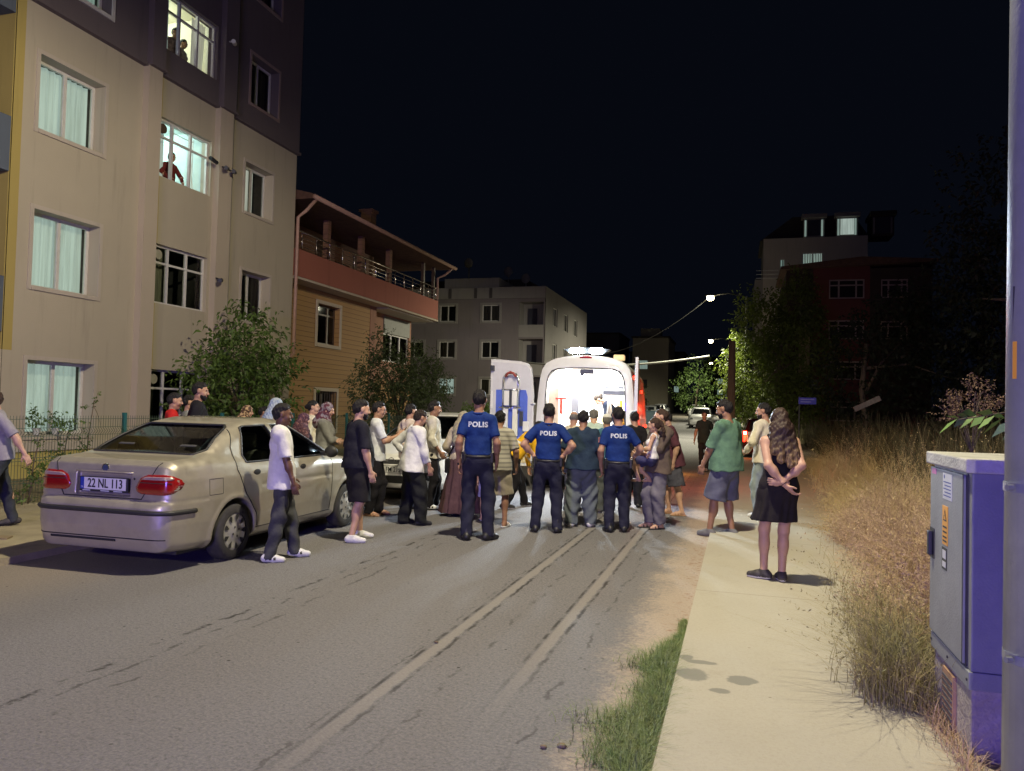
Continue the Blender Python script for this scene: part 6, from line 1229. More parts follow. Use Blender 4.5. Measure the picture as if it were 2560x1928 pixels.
def person(label, x, y, head, H=1.72, z=0.0, sex='m', girth=1.0, belly=0.0, tone='mid', lean=0, side=0, twist=0, hy=0, hp=0, hr=0, feet=((-0.1, 0, 0), (0.1, 0, 0)), arms=None, hip=0.0,
           top=None, bottom=None, hair=('short', 'black'), beard=None, shoes=('sneaker', None), extra=None, h=0.0115, group=None, hscale=1.0, pelvis=None, mask=False, kneepole=None, seed=None, glass=False):
    """local frame: x right, y forward, z up, lengths for a 1.75 m figure"""
    s_ = H/1.75; ph = (hash(label) % 97)*0.13 if seed is None else seed
    ph = (sum(ord(c) for c in label) % 97)*0.13
    e = empty('person', (x, y, z), -R(head), label, 'person', group)
    fem = sex == 'f'; P0 = A3(0, 0, 0.95) if pelvis is None else A3(*pelvis)
    Rt = rotm(-lean, side, -twist); Rp = rotm(-lean*0.3, side*0.5, 0)
    T = lambda *p: P0+Rt @ (A3(*p)-A3(0, 0, 0.95)); TP = lambda *p: P0+Rp @ (A3(*p)-A3(0, 0, 0.95))
    girth = girth*0.95; g = girth; ysq = (tuple(Rt[:, 1]), 1.32)
    def torso(t=0.0):
        q = [p_ell(TP(0, -0.01, 0.95), A3((0.158 if not fem else 0.168)*g+t, 0.118*g+t, 0.12+t), Rp), p_ell(T(0, 0.0, 1.10), A3((0.138 if not fem else 0.122)*g+t, 0.10*g+t, 0.15+t), Rt),
             p_ell(T(0, 0.0, 1.27), A3((0.154 if not fem else 0.136)*g+t, 0.112*g+t, 0.17+t), Rt), p_cone(T(-0.118, -0.012, 1.392), T(0.118, -0.012, 1.392), 0.060+t*0.9, 0.060+t*0.9), p_cone(T(-0.05, -0.015, 1.42), T(0.05, -0.015, 1.42), 0.058+t, 0.058+t)]
        if fem: q += [p_ell(T(sx*0.068, 0.085, 1.255), A3(0.062, 0.055, 0.062)+t, Rt) for sx in (-1, 1)]
        if belly: q += [p_ell(T(0, 0.055+belly*0.3, 1.06), A3(0.135*g+belly*0.3, 0.085+belly, 0.15)+t, Rt)]
        return q
    sh = (0.160 if not fem else 0.144)*(1+(g-1)*0.6); arms = arms or {}
    AR = {}
    for sx, nm in ((-1, 'L'), (1, 'R')):
        w_, pole, hd, curl = {'d': ((0.222, 0.03, 0.885), (0.5, -1, 0), None, 0.35)}.get('x' if nm in arms else 'd', (None,)*4) if nm not in arms else (tuple(arms[nm])+(None,)*4)[:4]
        S = T(sx*sh, -0.01, 1.395); Tg = T(sx*w_[0], w_[1], w_[2]); pl = Rt @ A3(sx*pole[0], pole[1], pole[2]); E, W_ = ik(S, Tg, 0.285, 0.255, pl)
        AR[nm] = dict(S=S, E=E, W=W_, hd=hd, curl=0.35 if curl is None else curl, sx=sx)
    LG = {}
    for i, sx in ((0, -1), (1, 1)):
        fx, fy, toe = feet[i][:3]; fz = feet[i][3] if len(feet[i]) > 3 else 0.0
        Hj = TP(sx*0.088, 0, 0.90); An = A3(fx, fy, 0.085+fz); pole = A3(math.sin(R(toe))*0.3, 1, 0) if kneepole is None else A3(*kneepole); Kn, An2 = ik(Hj, An, 0.415, 0.412, pole); LG[sx] = dict(H=Hj, K=Kn, A=An2, toe=toe, z=fz)
    # ---- head frame
    hp = hp+11; Rh = Rt @ rotm(0, 0, -hy) @ rotm(-hp, hr, 0); nb = T(0, -0.015, 1.44); ho = T(0, 0.004, 1.515)+Rt @ A3(0, 0.0, 0); hs = hscale
    def hd_(*p): return ho+Rh @ (A3(*p)*hs)
    def ell(c, r, Rm=None): return p_ell(hd_(*c), A3(*r)*hs, Rh if Rm is None else Rm)
    def cone(a, b, r1, r2): return p_cone(hd_(*a), hd_(*b), r1*hs, r2*hs)
    fm = 0.93 if fem else 1.0
    neck = p_cone(nb, hd_(0, -0.012, 0.05), 0.056*fm*(1+(g-1)*0.5), 0.050*fm)
    # ---- body: trunk and limbs, head, hands as patches of one mesh
    vis_leg = (bottom or {}).get('kind') in ('shorts', 'skirt', 'dress', None)
    pr = torso()+[neck]
    for nm, a in AR.items(): pr += [p_cone(a['S'], a['E'], 0.052*g, 0.041*g**0.5), p_cone(a['E'], a['W'], 0.040*g**0.5, 0.0255), p_ell(a['E']*0.72+a['W']*0.28, A3(0.042, 0.042, 0.06))]
    bare = shoes[0] in ('sandal', 'bare')
    for sx, l in LG.items():
        pr += [p_cone(l['H'], l['K'], 0.077*g, 0.055), p_cone(l['K'], l['A'], 0.052, 0.036), p_ell(l['K']*0.68+l['A']*0.32+A3(0, -0.014, 0), A3(0.052, 0.056, 0.11))]
        if bare:
            td = A3(math.sin(R(l['toe'])), math.cos(R(l['toe'])), 0); pr += [p_cone(l['A']+A3(0, 0, -0.03), l['A']+td*0.10+A3(0, 0, -0.052), 0.034, 0.028), p_cone(l['A']+td*0.08+A3(0, 0, -0.055), l['A']+td*0.155+A3(0, 0, -0.062), 0.034, 0.020), p_cone(l['A']+A3(0, 0, -0.04), l['A']-td*0.03+A3(0, 0, -0.055), 0.032, 0.030)]
    f = field_from(pr, h, 0.03); V, Fc = f.mesh(); N = f.normals(V); parts = [(V, Fc, N, np.zeros(len(Fc), int))]
    hp_ = [ell((0, -0.008, 0.122), (0.075, 0.093, 0.093)), ell((0, 0.030, 0.075), (0.056*fm, 0.060, 0.082)), ell((0, 0.060, 0.018), (0.026, 0.022, 0.020)), cone((-0.043, 0.005, 0.035), (0, 0.055, 0.012), 0.022, 0.020), cone((0.043, 0.005, 0.035), (0, 0.055, 0.012), 0.022, 0.020),
           ell((0.038, 0.058, 0.075), (0.026, 0.026, 0.03)), ell((-0.038, 0.058, 0.075), (0.026, 0.026, 0.03)), cone((-0.034, 0.078, 0.131), (0.034, 0.078, 0.131), 0.013, 0.013),
           cone((0, 0.090, 0.122), (0, 0.111, 0.084), 0.0080, 0.0125)+(0.010,), ell((0, 0.103, 0.080), (0.016, 0.011, 0.008))+(0.008,), ell((0, 0.088, 0.050), (0.024, 0.013, 0.011))+(0.008,), ell((0.077, -0.004, 0.102), (0.009, 0.021, 0.032))+(0.006,), ell((-0.077, -0.004, 0.102), (0.009, 0.021, 0.032))+(0.006,), neck+(0.03,)]
    hh = min(h, 0.0068); f = field_from(hp_, hh, 0.022)
    for sx in (-1, 1): f.sub(ell((sx*0.031, 0.100, 0.112), (0.018, 0.014, 0.012))[0], 0.010)
    V, Fc = f.mesh(); N = f.normals(V); c = (V[Fc].mean(1)-ho) @ Rh/hs; mi = np.zeros(len(Fc), int)
    mi[(np.abs(c[:, 2]-0.050) < 0.010) & (np.abs(c[:, 0]) < 0.026) & (c[:, 1] > 0.078)] = 1
    mi[(np.abs(np.abs(c[:, 0])-0.031) < 0.010) & (np.abs(c[:, 2]-0.111) < 0.0045) & (c[:, 1] > 0.06)] = 2
    mi[(np.abs(np.abs(c[:, 0])-0.032) < 0.016) & (np.abs(c[:, 2]-0.134) < 0.0036) & (c[:, 1] > 0.055)] = 3
    keep = V[Fc].mean(1)[:, 2] > -9; parts.append((V, Fc[keep], N, mi[keep]))
    for nm, a in AR.items():
        d = a['W']-a['E']; d /= np.linalg.norm(d); sx = a['sx']
        if a['hd'] is not None: d = Rt @ A3(sx*a['hd'][0], a['hd'][1], a['hd'][2]); d /= np.linalg.norm(d)
        pn = Rt @ A3(-sx, 0.25, 0.05) if a['hd'] is None or len(a['hd']) < 6 else Rt @ A3(sx*a['hd'][3], a['hd'][4], a['hd'][5]); pn = pn-d*(pn @ d); pn /= np.linalg.norm(pn); tn = np.cross(d, pn)
        if tn @ (Rt @ A3(0, 1, 0)) < 0 and (a['hd'] is None): tn = -tn
        elif a['hd'] is not None and tn @ (Rt @ A3(0, 0, 1)) < 0: tn = -tn
        w0 = a['W']; hp2 = [p_cone(w0-d*0.05, w0+d*0.015, 0.028, 0.025), p_ell(w0+d*0.052, A3(0.041, 0.017, 0.05), np.stack([tn, pn, d], 1)), p_ell(w0+d*0.03+tn*0.02+pn*0.008, A3(0.02, 0.014, 0.03), np.stack([tn, pn, d], 1))]
        cu = a['curl']
        for k, (off, ln) in enumerate(((0.030, 0.070), (0.010, 0.078), (-0.010, 0.073), (-0.029, 0.058))):
            q = w0+d*0.092+tn*off*1.0; an = cu*(0.6+0.12*k)
            for j, fr in enumerate((0.45, 0.30, 0.25)):
                dd = d*math.cos(an)+pn*math.sin(an)+tn*off*0.5; dd /= np.linalg.norm(dd); q2 = q+dd*ln*fr; hp2.append(p_cone(q, q2, 0.0090-0.0008*j, 0.0084-0.0008*j)+(0.004,)); q = q2; an += cu*(1.0 if j == 0 else 0.8)
        q = w0+d*0.022+tn*0.030+pn*0.008; q2 = q+(d*0.62+tn*0.62+pn*0.35)*0.038; q3 = q2+(d*0.9+tn*0.15+pn*0.4)*0.030; hp2 += [p_cone(q, q2, 0.0125, 0.0105)+(0.008,), p_cone(q2, q3, 0.0105, 0.0085)+(0.004,)]
        f = field_from(hp2, min(h, 0.0052), 0.012, 0.012); V, Fc = f.mesh(); N = f.normals(V); parts.append((V, Fc, N, np.zeros(len(Fc), int)))
        a['d'] = d; a['pn'] = pn; a['tn'] = tn
    off = 0; VV = []; FF = []; NN = []; MM = []
    for V, Fc, N, mi in parts: VV.append(V); FF.append(Fc+off); NN.append(N); MM.append(mi); off += len(V)
    npmesh('body', np.concatenate(VV)*s_, np.concatenate(FF), [skin(tone), LIP, EYEM, HAIRC[hair[1]] if hair[1] in HAIRC else EYEM], e, smooth=True, mi=np.concatenate(MM), normals=np.concatenate(NN))
    # ---- hair
    kind, hc = hair[0], hair[1]; hm = HAIRC[hc] if isinstance(hc, str) and hc in HAIRC else hc
    def hairmesh(prims, cut, nm, mat, rough=0.0035, k=0.015, hh=0.0075, hard=0.0):
        f = field_from(prims, hh, k); X, Y, Z = f.grid(); a, b, c_ = X-ho[0], Y-ho[1], Z-ho[2]; lx, ly, lz = [(a*Rh[0, i]+b*Rh[1, i]+c_*Rh[2, i])/hs for i in range(3)]
        F = f.F+rough*(np.sin(lx*170+np.sin(lz*60)*2+ph)*0.5+np.sin(ly*150+lz*90)*0.5)+rough*0.7*np.sin(lx*60-lz*70+ph)
        if cut is not None: F = smax(F, -cut(lx, ly, lz), 0.010)
        f.F = F.astype(np.float32); V, Fc = f.mesh(); return npmesh(nm, V*s_, Fc, mat, e, smooth=True, normals=f.normals(V))
    line = lambda lx, ly, lz: -(ly*0.80-(lz-0.135)*0.62-0.022)          # below / in front of the hairline
    if kind in ('short', 'fade', 'long', 'bun', 'pony', 'curly'):
        th = {'short': 0.011, 'fade': 0.007, 'curly': 0.016}.get(kind, 0.011)
        ps = [ell((0, -0.019, 0.124), (0.0745+th, 0.092+th, 0.095+th))]
        if kind in ('fade', 'curly'): ps.append(ell((0, 0.000, 0.182), (0.064, 0.078, 0.050)))
        if kind == 'long': ps += [cone((0, -0.055, 0.13), (0, -0.08, -0.02), 0.074, 0.098), cone((-0.06, -0.07, 0.02), (-0.095, -0.125, -0.24), 0.062, 0.042), cone((0.06, -0.07, 0.02), (0.12, -0.125, -0.28), 0.062, 0.040), cone((0.03, -0.08, 0.0), (0.05, -0.15, -0.37), 0.070, 0.036), cone((-0.02, -0.08, 0.0), (-0.04, -0.15, -0.33), 0.070, 0.036), cone((0.07, -0.10, -0.1), (0.11, -0.15, -0.40), 0.045, 0.022), cone((-0.07, -0.01, 0.1), (-0.085, -0.02, -0.10), 0.026, 0.025), cone((0.07, -0.01, 0.1), (0.085, -0.02, -0.10), 0.026, 0.025)]
        if kind == 'bun': ps += [ell((0, -0.115, 0.10), (0.042, 0.04, 0.042))]
        if kind == 'pony': ps += [ell((0, -0.11, 0.14), (0.03, 0.03, 0.035)), cone((0, -0.125, 0.14), (0, -0.15, -0.02), 0.030, 0.030), cone((0, -0.15, -0.02), (0.01, -0.13, -0.14), 0.030, 0.012)]
        base_cut = lambda lx, ly, lz: np.minimum(-(line(lx, ly, lz)), 99)
        def cutf(lx, ly, lz):
            c1 = line(lx, ly, lz)        # negative inside the face region
            ear = np.maximum(np.abs(ly+0.003)-0.022, np.abs(lz-0.10)-0.038); ear = np.maximum(ear, 0.070-np.abs(lx))
            if kind == 'long': return np.maximum(c1, -0.02-ly)
            if kind == 'pony': c1 = np.maximum(c1, -0.098-ly)
            return np.minimum(c1, ear)
        hairmesh(ps, cutf, 'hair', hm, {'curly': 0.007, 'fade': 0.004, 'short': 0.0055}.get(kind, 0.004))
    elif kind == 'bald':
        hairmesh([ell((0, -0.010, 0.122), (0.080, 0.098, 0.094))], lambda lx, ly, lz: np.minimum(line(lx, ly, lz), 0.150-lz-0.0+0*lx), 'hair', hm, 0.001)
    elif kind in ('hijab', 'shawl'):
        ps = [ell((0, -0.014, 0.122), (0.091, 0.108, 0.110)), cone((0, 0.012, 0.03), (0, 0.0, -0.09), 0.080, 0.105), cone((0, -0.05, 0.05), (0, -0.06, -0.12), 0.080, 0.125), ell((0, 0.035, -0.075), (0.11, 0.075, 0.07))]
        if kind == 'shawl': ps += [cone((0, -0.05, -0.05), (0, -0.10, -0.30), 0.13, 0.10), cone((-0.10, -0.04, -0.08), (-0.16, 0.0, -0.24), 0.06, 0.05), cone((0.10, -0.04, -0.08), (0.16, 0.0, -0.24), 0.06, 0.05)]
        hairmesh(ps, lambda lx, ly, lz: np.maximum.reduce(np.broadcast_arrays(np.sqrt((lx/0.056)**2+((lz-0.088)/0.082)**2)*0.06-0.06, 0.005-ly)), 'headscarf', hm, 0.0045, 0.03)
    elif kind == 'cap':
        hairmesh([ell((0, -0.012, 0.124), (0.084, 0.100, 0.104))], line, 'hair', HAIRC['grey'], 0.002)
        hairmesh([ell((0, -0.010, 0.150), (0.086, 0.102, 0.085))], lambda lx, ly, lz: lz-0.150+0*lx, 'skullcap', hm, 0.001)
    if beard:
        hairmesh([ell((0, 0.034, 0.045), (0.062, 0.066, 0.062)), ell((0, 0.066, 0.012), (0.034, 0.032, 0.03))], lambda lx, ly, lz: np.minimum.reduce(np.broadcast_arrays(0.066+np.maximum(np.abs(lx)-0.03, 0)*1.3-lz, ly+0.012, np.maximum(np.abs(lz-0.050)-0.006, np.abs(lx)-0.020))), 'beard', HAIRC[beard], 0.002)
    if mask:
        hairmesh([ell((0, 0.045, 0.045), (0.058, 0.066, 0.052))], lambda lx, ly, lz: ly-0.03, 'face_mask', cloth('mask', (0.55, 0.65, 0.70)), 0.001)
    # ---- top
    res = {}
    if top:
        t = top.get('t', 0.018); kind = top['kind']; hem = top.get('hem', 0.86); q = torso(t); bt = (bottom or {}).get('t', 0.014); bf = (bottom or {}).get('flare', 0.0)
        if hem < 0.98: q[0] = p_ell(TP(0, -0.01, 0.95), A3((0.166 if not fem else 0.172)*g+max(t, bt+0.006), 0.122*g+max(t, bt+0.016), 0.12+t), Rp)
        fl = top.get('flare', 0.0); wv = 0.145 if not fem else 0.135
        hemp = p_limb(T(0, 0.0, 1.12), T(0, -0.005, hem-0.06), (wv+0.01)*g+t+belly*0.4, ((0.160 if not fem else 0.170)*g+t+fl if hem > 0.91 else 0.180*g+max(t, bt+bf*0.7+0.006)+fl), (1.12-hem)/(1.12-hem+0.06), (tuple(Rt[:, 1]), 1.30 if hem > 0.91 else 1.24)); q = [p for p in q]; q.append(hemp+(0.03,))
        if kind != 'tank':
            for nm, a in AR.items():
                if kind == 'tshirt': q.append(p_limb(a['S'], a['E'], 0.055*g+t*0.55, 0.054*g+t*0.7, top.get('sleeve', 0.72))+(0.025,))
                else: q += [p_limb(a['S'], a['E'], 0.060*g+t*0.5, 0.046*g+t*0.5)+(0.025,), p_limb(a['E'], a['W'], 0.044*g+t*0.5, 0.030+t*0.45, top.get('sleeve', 0.97))+(0.02,)]
        f = field_from(q, min(h, 0.0105), 0.03); X, Y, Z = f.grid(); n_ = Rt[:, 2]; b0 = T(0, 0, hem)
        below = (X-b0[0])*n_[0]+(Y-b0[1])*n_[1]+(Z-b0[2])*n_[2]; rad = np.sqrt((X-P0[0])**2+(Y-P0[1])**2)
        # cut the torso part flat at the hem (sleeves below the hem are kept)
        keep = None
        for nm, a in AR.items():
            if kind == 'shirt':
                dA = p_cone(a['S'], a['E'], 0.085, 0.075)[0](X, Y, Z); dB = p_cone(a['E'], a['W'], 0.075, 0.055)[0](X, Y, Z); dd = np.minimum(dA, dB); keep = dd if keep is None else np.minimum(keep, dd)
        cutp = -below if keep is None else np.minimum(-below, keep)
        f.F = np.maximum(f.F, cutp) if False else np.maximum(f.F, cutp).astype(np.float32)
        nk = p_cone(T(0, -0.012, 1.44), hd_(0, -0.01, 0.08), 0.060*fm*(1+(g-1)*0.5)+(0.010 if kind != 'tank' else 0.035), 0.065)[0](X, Y, Z); f.F = smax(f.F, -nk, 0.006).astype(np.float32)
        if kind == 'tank':
            for sx in (-1, 1): f.F = smax(f.F, -p_ell(T(sx*(sh+0.012), 0, 1.385), A3(0.062, 0.12, 0.095), Rt)[0](X, Y, Z), 0.008).astype(np.float32)
        mats = [top['mat']]; mi = None
        if top.get('stripe'):
            mats.append(top['stripe'][0]); z0_, z1_ = top['stripe'][1:3]; mi = lambda c: ((((c-P0) @ Rt)[:, 2]+0.95 > z0_) & (((c-P0) @ Rt)[:, 2]+0.95 < z1_) & (np.abs(c[:, 0]) < 0.5)).astype(int)
        o, V, Fc, N = cloth_mesh(top.get('name', 'shirt'), f, mats, e, top.get('amp', 0.0045), ph, s_, mi); res['shirt'] = (o, V, Fc)
        if top.get('collar'):
            cm = MB(); pts = [T(0.072*math.cos(a_), -0.014+0.070*math.sin(a_), 1.462-0.022*max(0, math.sin(a_))) for a_ in np.linspace(math.pi*0.42, -math.pi*1.42, 16)]
            cm.tube([tuple(p*s_) for p in pts], 0.016*s_, 6); cm.build('collar', top['collar'], o, smooth=True)
        if top.get('text'):
            bv = BVHTree.FromPolygons([tuple(v) for v in V], [tuple(int(i) for i in q_) for q_ in Fc]); tx, size, zt = top['text'][:3]; me = txtmesh(tx, size, bold=0.0035, spacing=1.12)
            bmm = bmesh.new(); bmm.from_mesh(me); bmesh.ops.triangulate(bmm, faces=bmm.faces[:]); bmesh.ops.subdivide_edges(bmm, edges=[e_ for e_ in bmm.edges if e_.calc_length() > 0.02], cuts=2); bmm.to_mesh(me); bmm.free()
            for v in me.vertices:
                p0 = T(v.co.x, -0.4, zt+v.co.y); dr_ = Rt[:, 1]; r_ = bv.ray_cast(Vector(p0), Vector(dr_)); v.co = (r_[0]-Vector(dr_)*0.006)*s_ if r_[0] is not None else Vector(p0)*s_
            link('back_lettering', me, top['text'][3], o)
    # ---- bottom
    if bottom:
        kind = bottom['kind']; t = bottom.get('t', 0.014); mat = bottom['mat']
        if kind in ('trousers', 'shorts'):
            q = [p_limb(TP(0, 0, 1.06), TP(0, 0, 0.90), 0.135*g+t, 0.160*g+t, None, (tuple(Rp[:, 1]), 1.3)), p_ell(TP(0, -0.015, 0.94), A3(0.158*g+t, 0.118*g+t, 0.11), Rp)]
            for sx, l in LG.items():
                ln = bottom.get('len', 1.0)
                if kind == 'shorts': q += [p_limb(l['H'], l['K'], 0.082*g+t, 0.082*g**0.5+t*1.4+bottom.get('flare', 0), bottom.get('len', 0.88)), ]
                else: q += [p_limb(l['H'], l['K'], 0.080*g+t, 0.060*g**0.5+t+bottom.get('flare', 0)), p_limb(l['K'], l['A']+A3(0, 0, -0.045), 0.060*g**0.5+t+bottom.get('flare', 0), 0.048+t*0.8+bottom.get('flare', 0)*0.6, ln)]
            f = field_from(q, min(h, 0.0105), 0.028); X, Y, Z = f.grid(); n_ = Rp[:, 2]; b0 = TP(0, 0, bottom.get('waist', 1.03)); f.F = np.maximum(f.F, (X-b0[0])*n_[0]+(Y-b0[1])*n_[1]+(Z-b0[2])*n_[2]).astype(np.float32)
            cloth_mesh('trousers' if kind == 'trousers' else 'shorts', f, mat, e, bottom.get('amp', 0.006), ph+1, s_, fz=34)
        else:
            hem = bottom.get('len', 0.12); r0, r1 = bottom.get('r', (0.135, 0.26)); nf_ = bottom.get('folds', 11); fa = bottom.get('fa', 0.02); c0 = (LG[-1]['A']+LG[1]['A'])/2; zt = 1.06; P_ = P0
            def fsk(X, Y, Z):
                t_ = np.clip((zt-Z)/(zt-hem), 0, 1); cx = P_[0]+(c0[0]-P_[0])*t_**1.5; cy = P_[1]+(c0[1]-P_[1])*t_**1.5; dx, dy = X-cx, (Y-cy)*1.18; th = np.arctan2(dy, dx)
                hipb = 0.030*np.exp(-((Z-0.90)/0.10)**2); r = r0+(r1-r0)*t_**0.9+hipb+fa*t_*(np.sin(nf_*th+ph+1.5*np.sin(3*th))+0.4*np.sin(2.3*nf_*th))
                return np.maximum(np.maximum((np.sqrt(dx*dx+dy*dy)-r)*0.85, Z-zt), hem-Z)
            f = Field((min(P0[0], c0[0])-r1-0.1, min(P0[1], c0[1])-r1-0.1, hem-0.03), (max(P0[0], c0[0])+r1+0.1, max(P0[1], c0[1])+r1+0.1, zt+0.03), min(h, 0.011)); X, Y, Z = f.grid(); f.F = fsk(X, Y, Z).astype(np.float32)
            cloth_mesh('skirt', f, mat, e, 0.003, ph, s_)
    # ---- shoes
    if shoes[0] != 'none':
        for sx, l in LG.items():
            td = A3(math.sin(R(l['toe'])), math.cos(R(l['toe'])), 0); sd = A3(td[1], -td[0], 0); b = l['A']+A3(0, 0, -0.085); zb = l['z']
            if shoes[0] in ('sneaker', 'boot', 'shoe'):
                q = [p_cone(b-td*0.045+A3(0, 0, 0.045), b+td*0.06+A3(0, 0, 0.042), 0.041, 0.044), p_cone(b+td*0.06+A3(0, 0, 0.036), b+td*0.145+A3(0, 0, 0.028), 0.045, 0.034), p_cone(b-td*0.02+A3(0, 0, 0.05), b+A3(0, 0, 0.105 if shoes[0] != 'boot' else 0.20), 0.042, 0.045)]
                f = field_from(q, 0.0085, 0.025); X, Y, Z = f.grid(); f.F = np.maximum(f.F, (zb+0.002)-Z).astype(np.float32); f.F = np.maximum(f.F, Z-(zb+(0.10 if shoes[0] != 'boot' else 0.19))).astype(np.float32)
                V, Fc = f.mesh(); c = V[Fc].mean(1)-b; along = c @ td; up_ = c[:, 2]; mi = np.zeros(len(Fc), int); mi[up_ < 0.024] = 1
                if len(shoes) > 3: mi[(up_ > 0.03) & (up_ < 0.06) & (np.abs(np.sin(along*70)) > 0.72) & (along > -0.03) & (along < 0.10)] = 2
                npmesh('shoe', V*s_, Fc, [shoes[1], shoes[2] if len(shoes) > 2 and shoes[2] else RUB, shoes[3] if len(shoes) > 3 else RUB], e, smooth=True, mi=mi, normals=f.normals(V))
            elif shoes[0] == 'sandal':
                q = [p_cone(b-td*0.045+A3(0, 0, 0.008), b+td*0.15+A3(0, 0, 0.008), 0.036, 0.040)]; f = field_from(q, 0.008, 0.01); X, Y, Z = f.grid(); f.F = np.maximum(f.F, np.maximum(zb+0.001-Z, Z-zb-0.020)).astype(np.float32); V, Fc = f.mesh(); o = npmesh('sandal', V*s_, Fc, shoes[1], e, smooth=True)
                m = MB()
                for d0 in (0.055, 0.105):
                    pts = [b+td*d0+sd*0.043*math.cos(a_)+A3(0, 0, 0.010+(0.058-d0*0.15)*math.sin(a_)) for a_ in np.linspace(0, math.pi, 9)]; m.tube([tuple(p*s_) for p in pts], 0.010*s_, 5)
                m.build('strap', shoes[1], o, smooth=True)
    return dict(e=e, T=T, AR=AR, LG=LG, s=s_, hd=hd_, res=res, Rt=Rt)
def gear(p, z=0.95, r=0.17):
    T, s_ = p['T'], p['s']
    for a, w_, h_, d_, nm in ((-0.25, 0.035, 0.075, 0.025, 'radio'), (-2.6, 0.028, 0.05, 0.022, 'pouch'), (3.5, 0.03, 0.09, 0.024, 'holster')):
        q = T((r+0.012)*math.cos(a), (r+0.012)*0.80*math.sin(a), z)*s_; o = MB().box(-w_, w_, -d_, d_, -h_, h_*0.6, 0.008).build(nm, MATS['boot_black'], p['e']); o.location = tuple(q); o.rotation_euler = (0, 0, a+R(90))
def belt(p, mat, z=1.0, r=0.15, nm='belt', **k):
    gear(p, z, r)
    m = MB(); T, s_ = p['T'], p['s']; m.tube([tuple(T(r*math.cos(a), r*0.78*math.sin(a)-0.005, z)*s_) for a in np.linspace(0, 2*math.pi, 28)], 0.018*s_, 6); return m.build(nm, mat, p['e'], smooth=True)
DOWN = ((0.222, 0.03, 0.885), (0.5, -1, 0), None, 0.4)
AK = ((0.165, 0.0, 1.00), (1, -0.45, 0.1), (-0.35, 0.55, -0.35, -1, 0, 0), 0.9)
# ================================================================== the crowd
def printed(n, a, b, scale=22, th=0.5):
    m = D.materials.new('cloth_'+n); N = NB(m); P = N.n('ShaderNodeTexCoord').outputs['Object']; v = N.n('ShaderNodeTexNoise'); v.inputs['Scale'].default_value = scale; v.inputs['Detail'].default_value = 3; N.lk(P, v.inputs['Vector'])
    N.lk(N.mix(N.ss(v.outputs['Fac'], th-0.04, th+0.04), a, b), N.b.inputs['Base Color']); N.b.inputs['Roughness'].default_value = 0.85; return m
def striped(n, a, b, fz=60, wd=0.5):
    m = D.materials.new('cloth_'+n); N = NB(m); P = N.n('ShaderNodeTexCoord').outputs['Object']; sp = N.n('ShaderNodeSeparateXYZ'); N.lk(P, sp.inputs[0]); s_ = N.mt('FRACT', N.mt('MULTIPLY', sp.outputs[2], fz))
    N.lk(N.mix(N.ss(s_, wd-0.12, wd+0.12), a, b), N.b.inputs['Base Color']); N.b.inputs['Roughness'].default_value = 0.9; return m
POLB = cloth('police_blue', (0.009, 0.030, 0.150), 0.25, 0.8); NAVY = cloth('navy_trousers', (0.022, 0.023, 0.042), 0.15); BLK = cloth('black', (0.014, 0.013, 0.016), 0.2); WHC = cloth('white', (0.66, 0.65, 0.64), 0.05); CRM = cloth('cream', (0.60, 0.55, 0.43), 0.06)
BOOT = M('boot_black', (0.015, 0.015, 0.018), 0.5, var=0.1); SNW = M('shoe_white', (0.62, 0.62, 0.62), 0.6, var=0.05); SND = M('shoe_dark', (0.05, 0.045, 0.045), 0.7, var=0.5, scale=30); SNG = M('shoe_grey', (0.14, 0.14, 0.15), 0.8); TSL = M('sandal_tan', (0.38, 0.22, 0.12), 0.7); BSL = M('sandal_black', (0.03, 0.028, 0.028), 0.7)
RTX = M('reflective_text', (0.50, 0.53, 0.62), 0.6, var=0.35, scale=70)
GP, GO_, GW_ = 'police officers watching the ambulance', 'onlookers standing around the ambulance', 'people watching from lit windows'
pol = dict(top=dict(kind='tshirt', mat=POLB, hem=0.985, t=0.016, text=('POLIS', 0.082, 1.335, RTX), amp=0.004, collar=POLB, name='police_shirt'), bottom=dict(kind='trousers', mat=NAVY, flare=0.012, t=0.014), shoes=('boot', BOOT, BOOT))
p = person('police officer in blue shirt standing left with arms hanging and feet apart', -3.03, 8.85, -14, 1.83, feet=((-0.11, -0.02, -12), (0.14, 0.0, 38)), arms=dict(L=((0.222, -0.03, 0.88), (0.4, -1, 0), None, 0.6), R=((0.215, 0.06, 0.90), (0.4, -1, 0), None, 0.5)), girth=0.96, hy=2, hair=('fade', 'black'), tone='tan', group=GP, **pol); belt(p, BOOT, 0.968, 0.158)
MB().box(-0.012, 0.012, -0.03, 0.03, -0.015, 0.015, 0.004).build('radio' if False else 'wristband', BLK, p['e']).location = tuple(p['AR']['L']['W']*p['s'])
p = person('police officer in the middle with both hands on his hips', -2.38, 9.78, -11, 1.69, girth=1.06, feet=((-0.155, 0.0, -14), (0.145, 0.0, 12)), arms=dict(L=AK, R=AK), hair=('fade', 'black'), tone='mid', group=GP, **pol); belt(p, BOOT, 0.968, 0.168)
p = person('police officer at the right beside the open door with his right arm bent', -1.53, 10.19, -13, 1.67, girth=1.05, feet=((-0.10, 0.0, -22), (0.11, 0.05, 8)), arms=dict(L=((0.225, 0.05, 0.90), (0.5, -1, 0), None, 0.5), R=((0.25, 0.20, 1.05), (0.7, -1, -0.2), (0.1, 1, 0.1), 0.6)), hair=('fade', 'black'), tone='mid', hy=-6, group=GP, **pol); belt(p, BOOT, 0.968, 0.167)
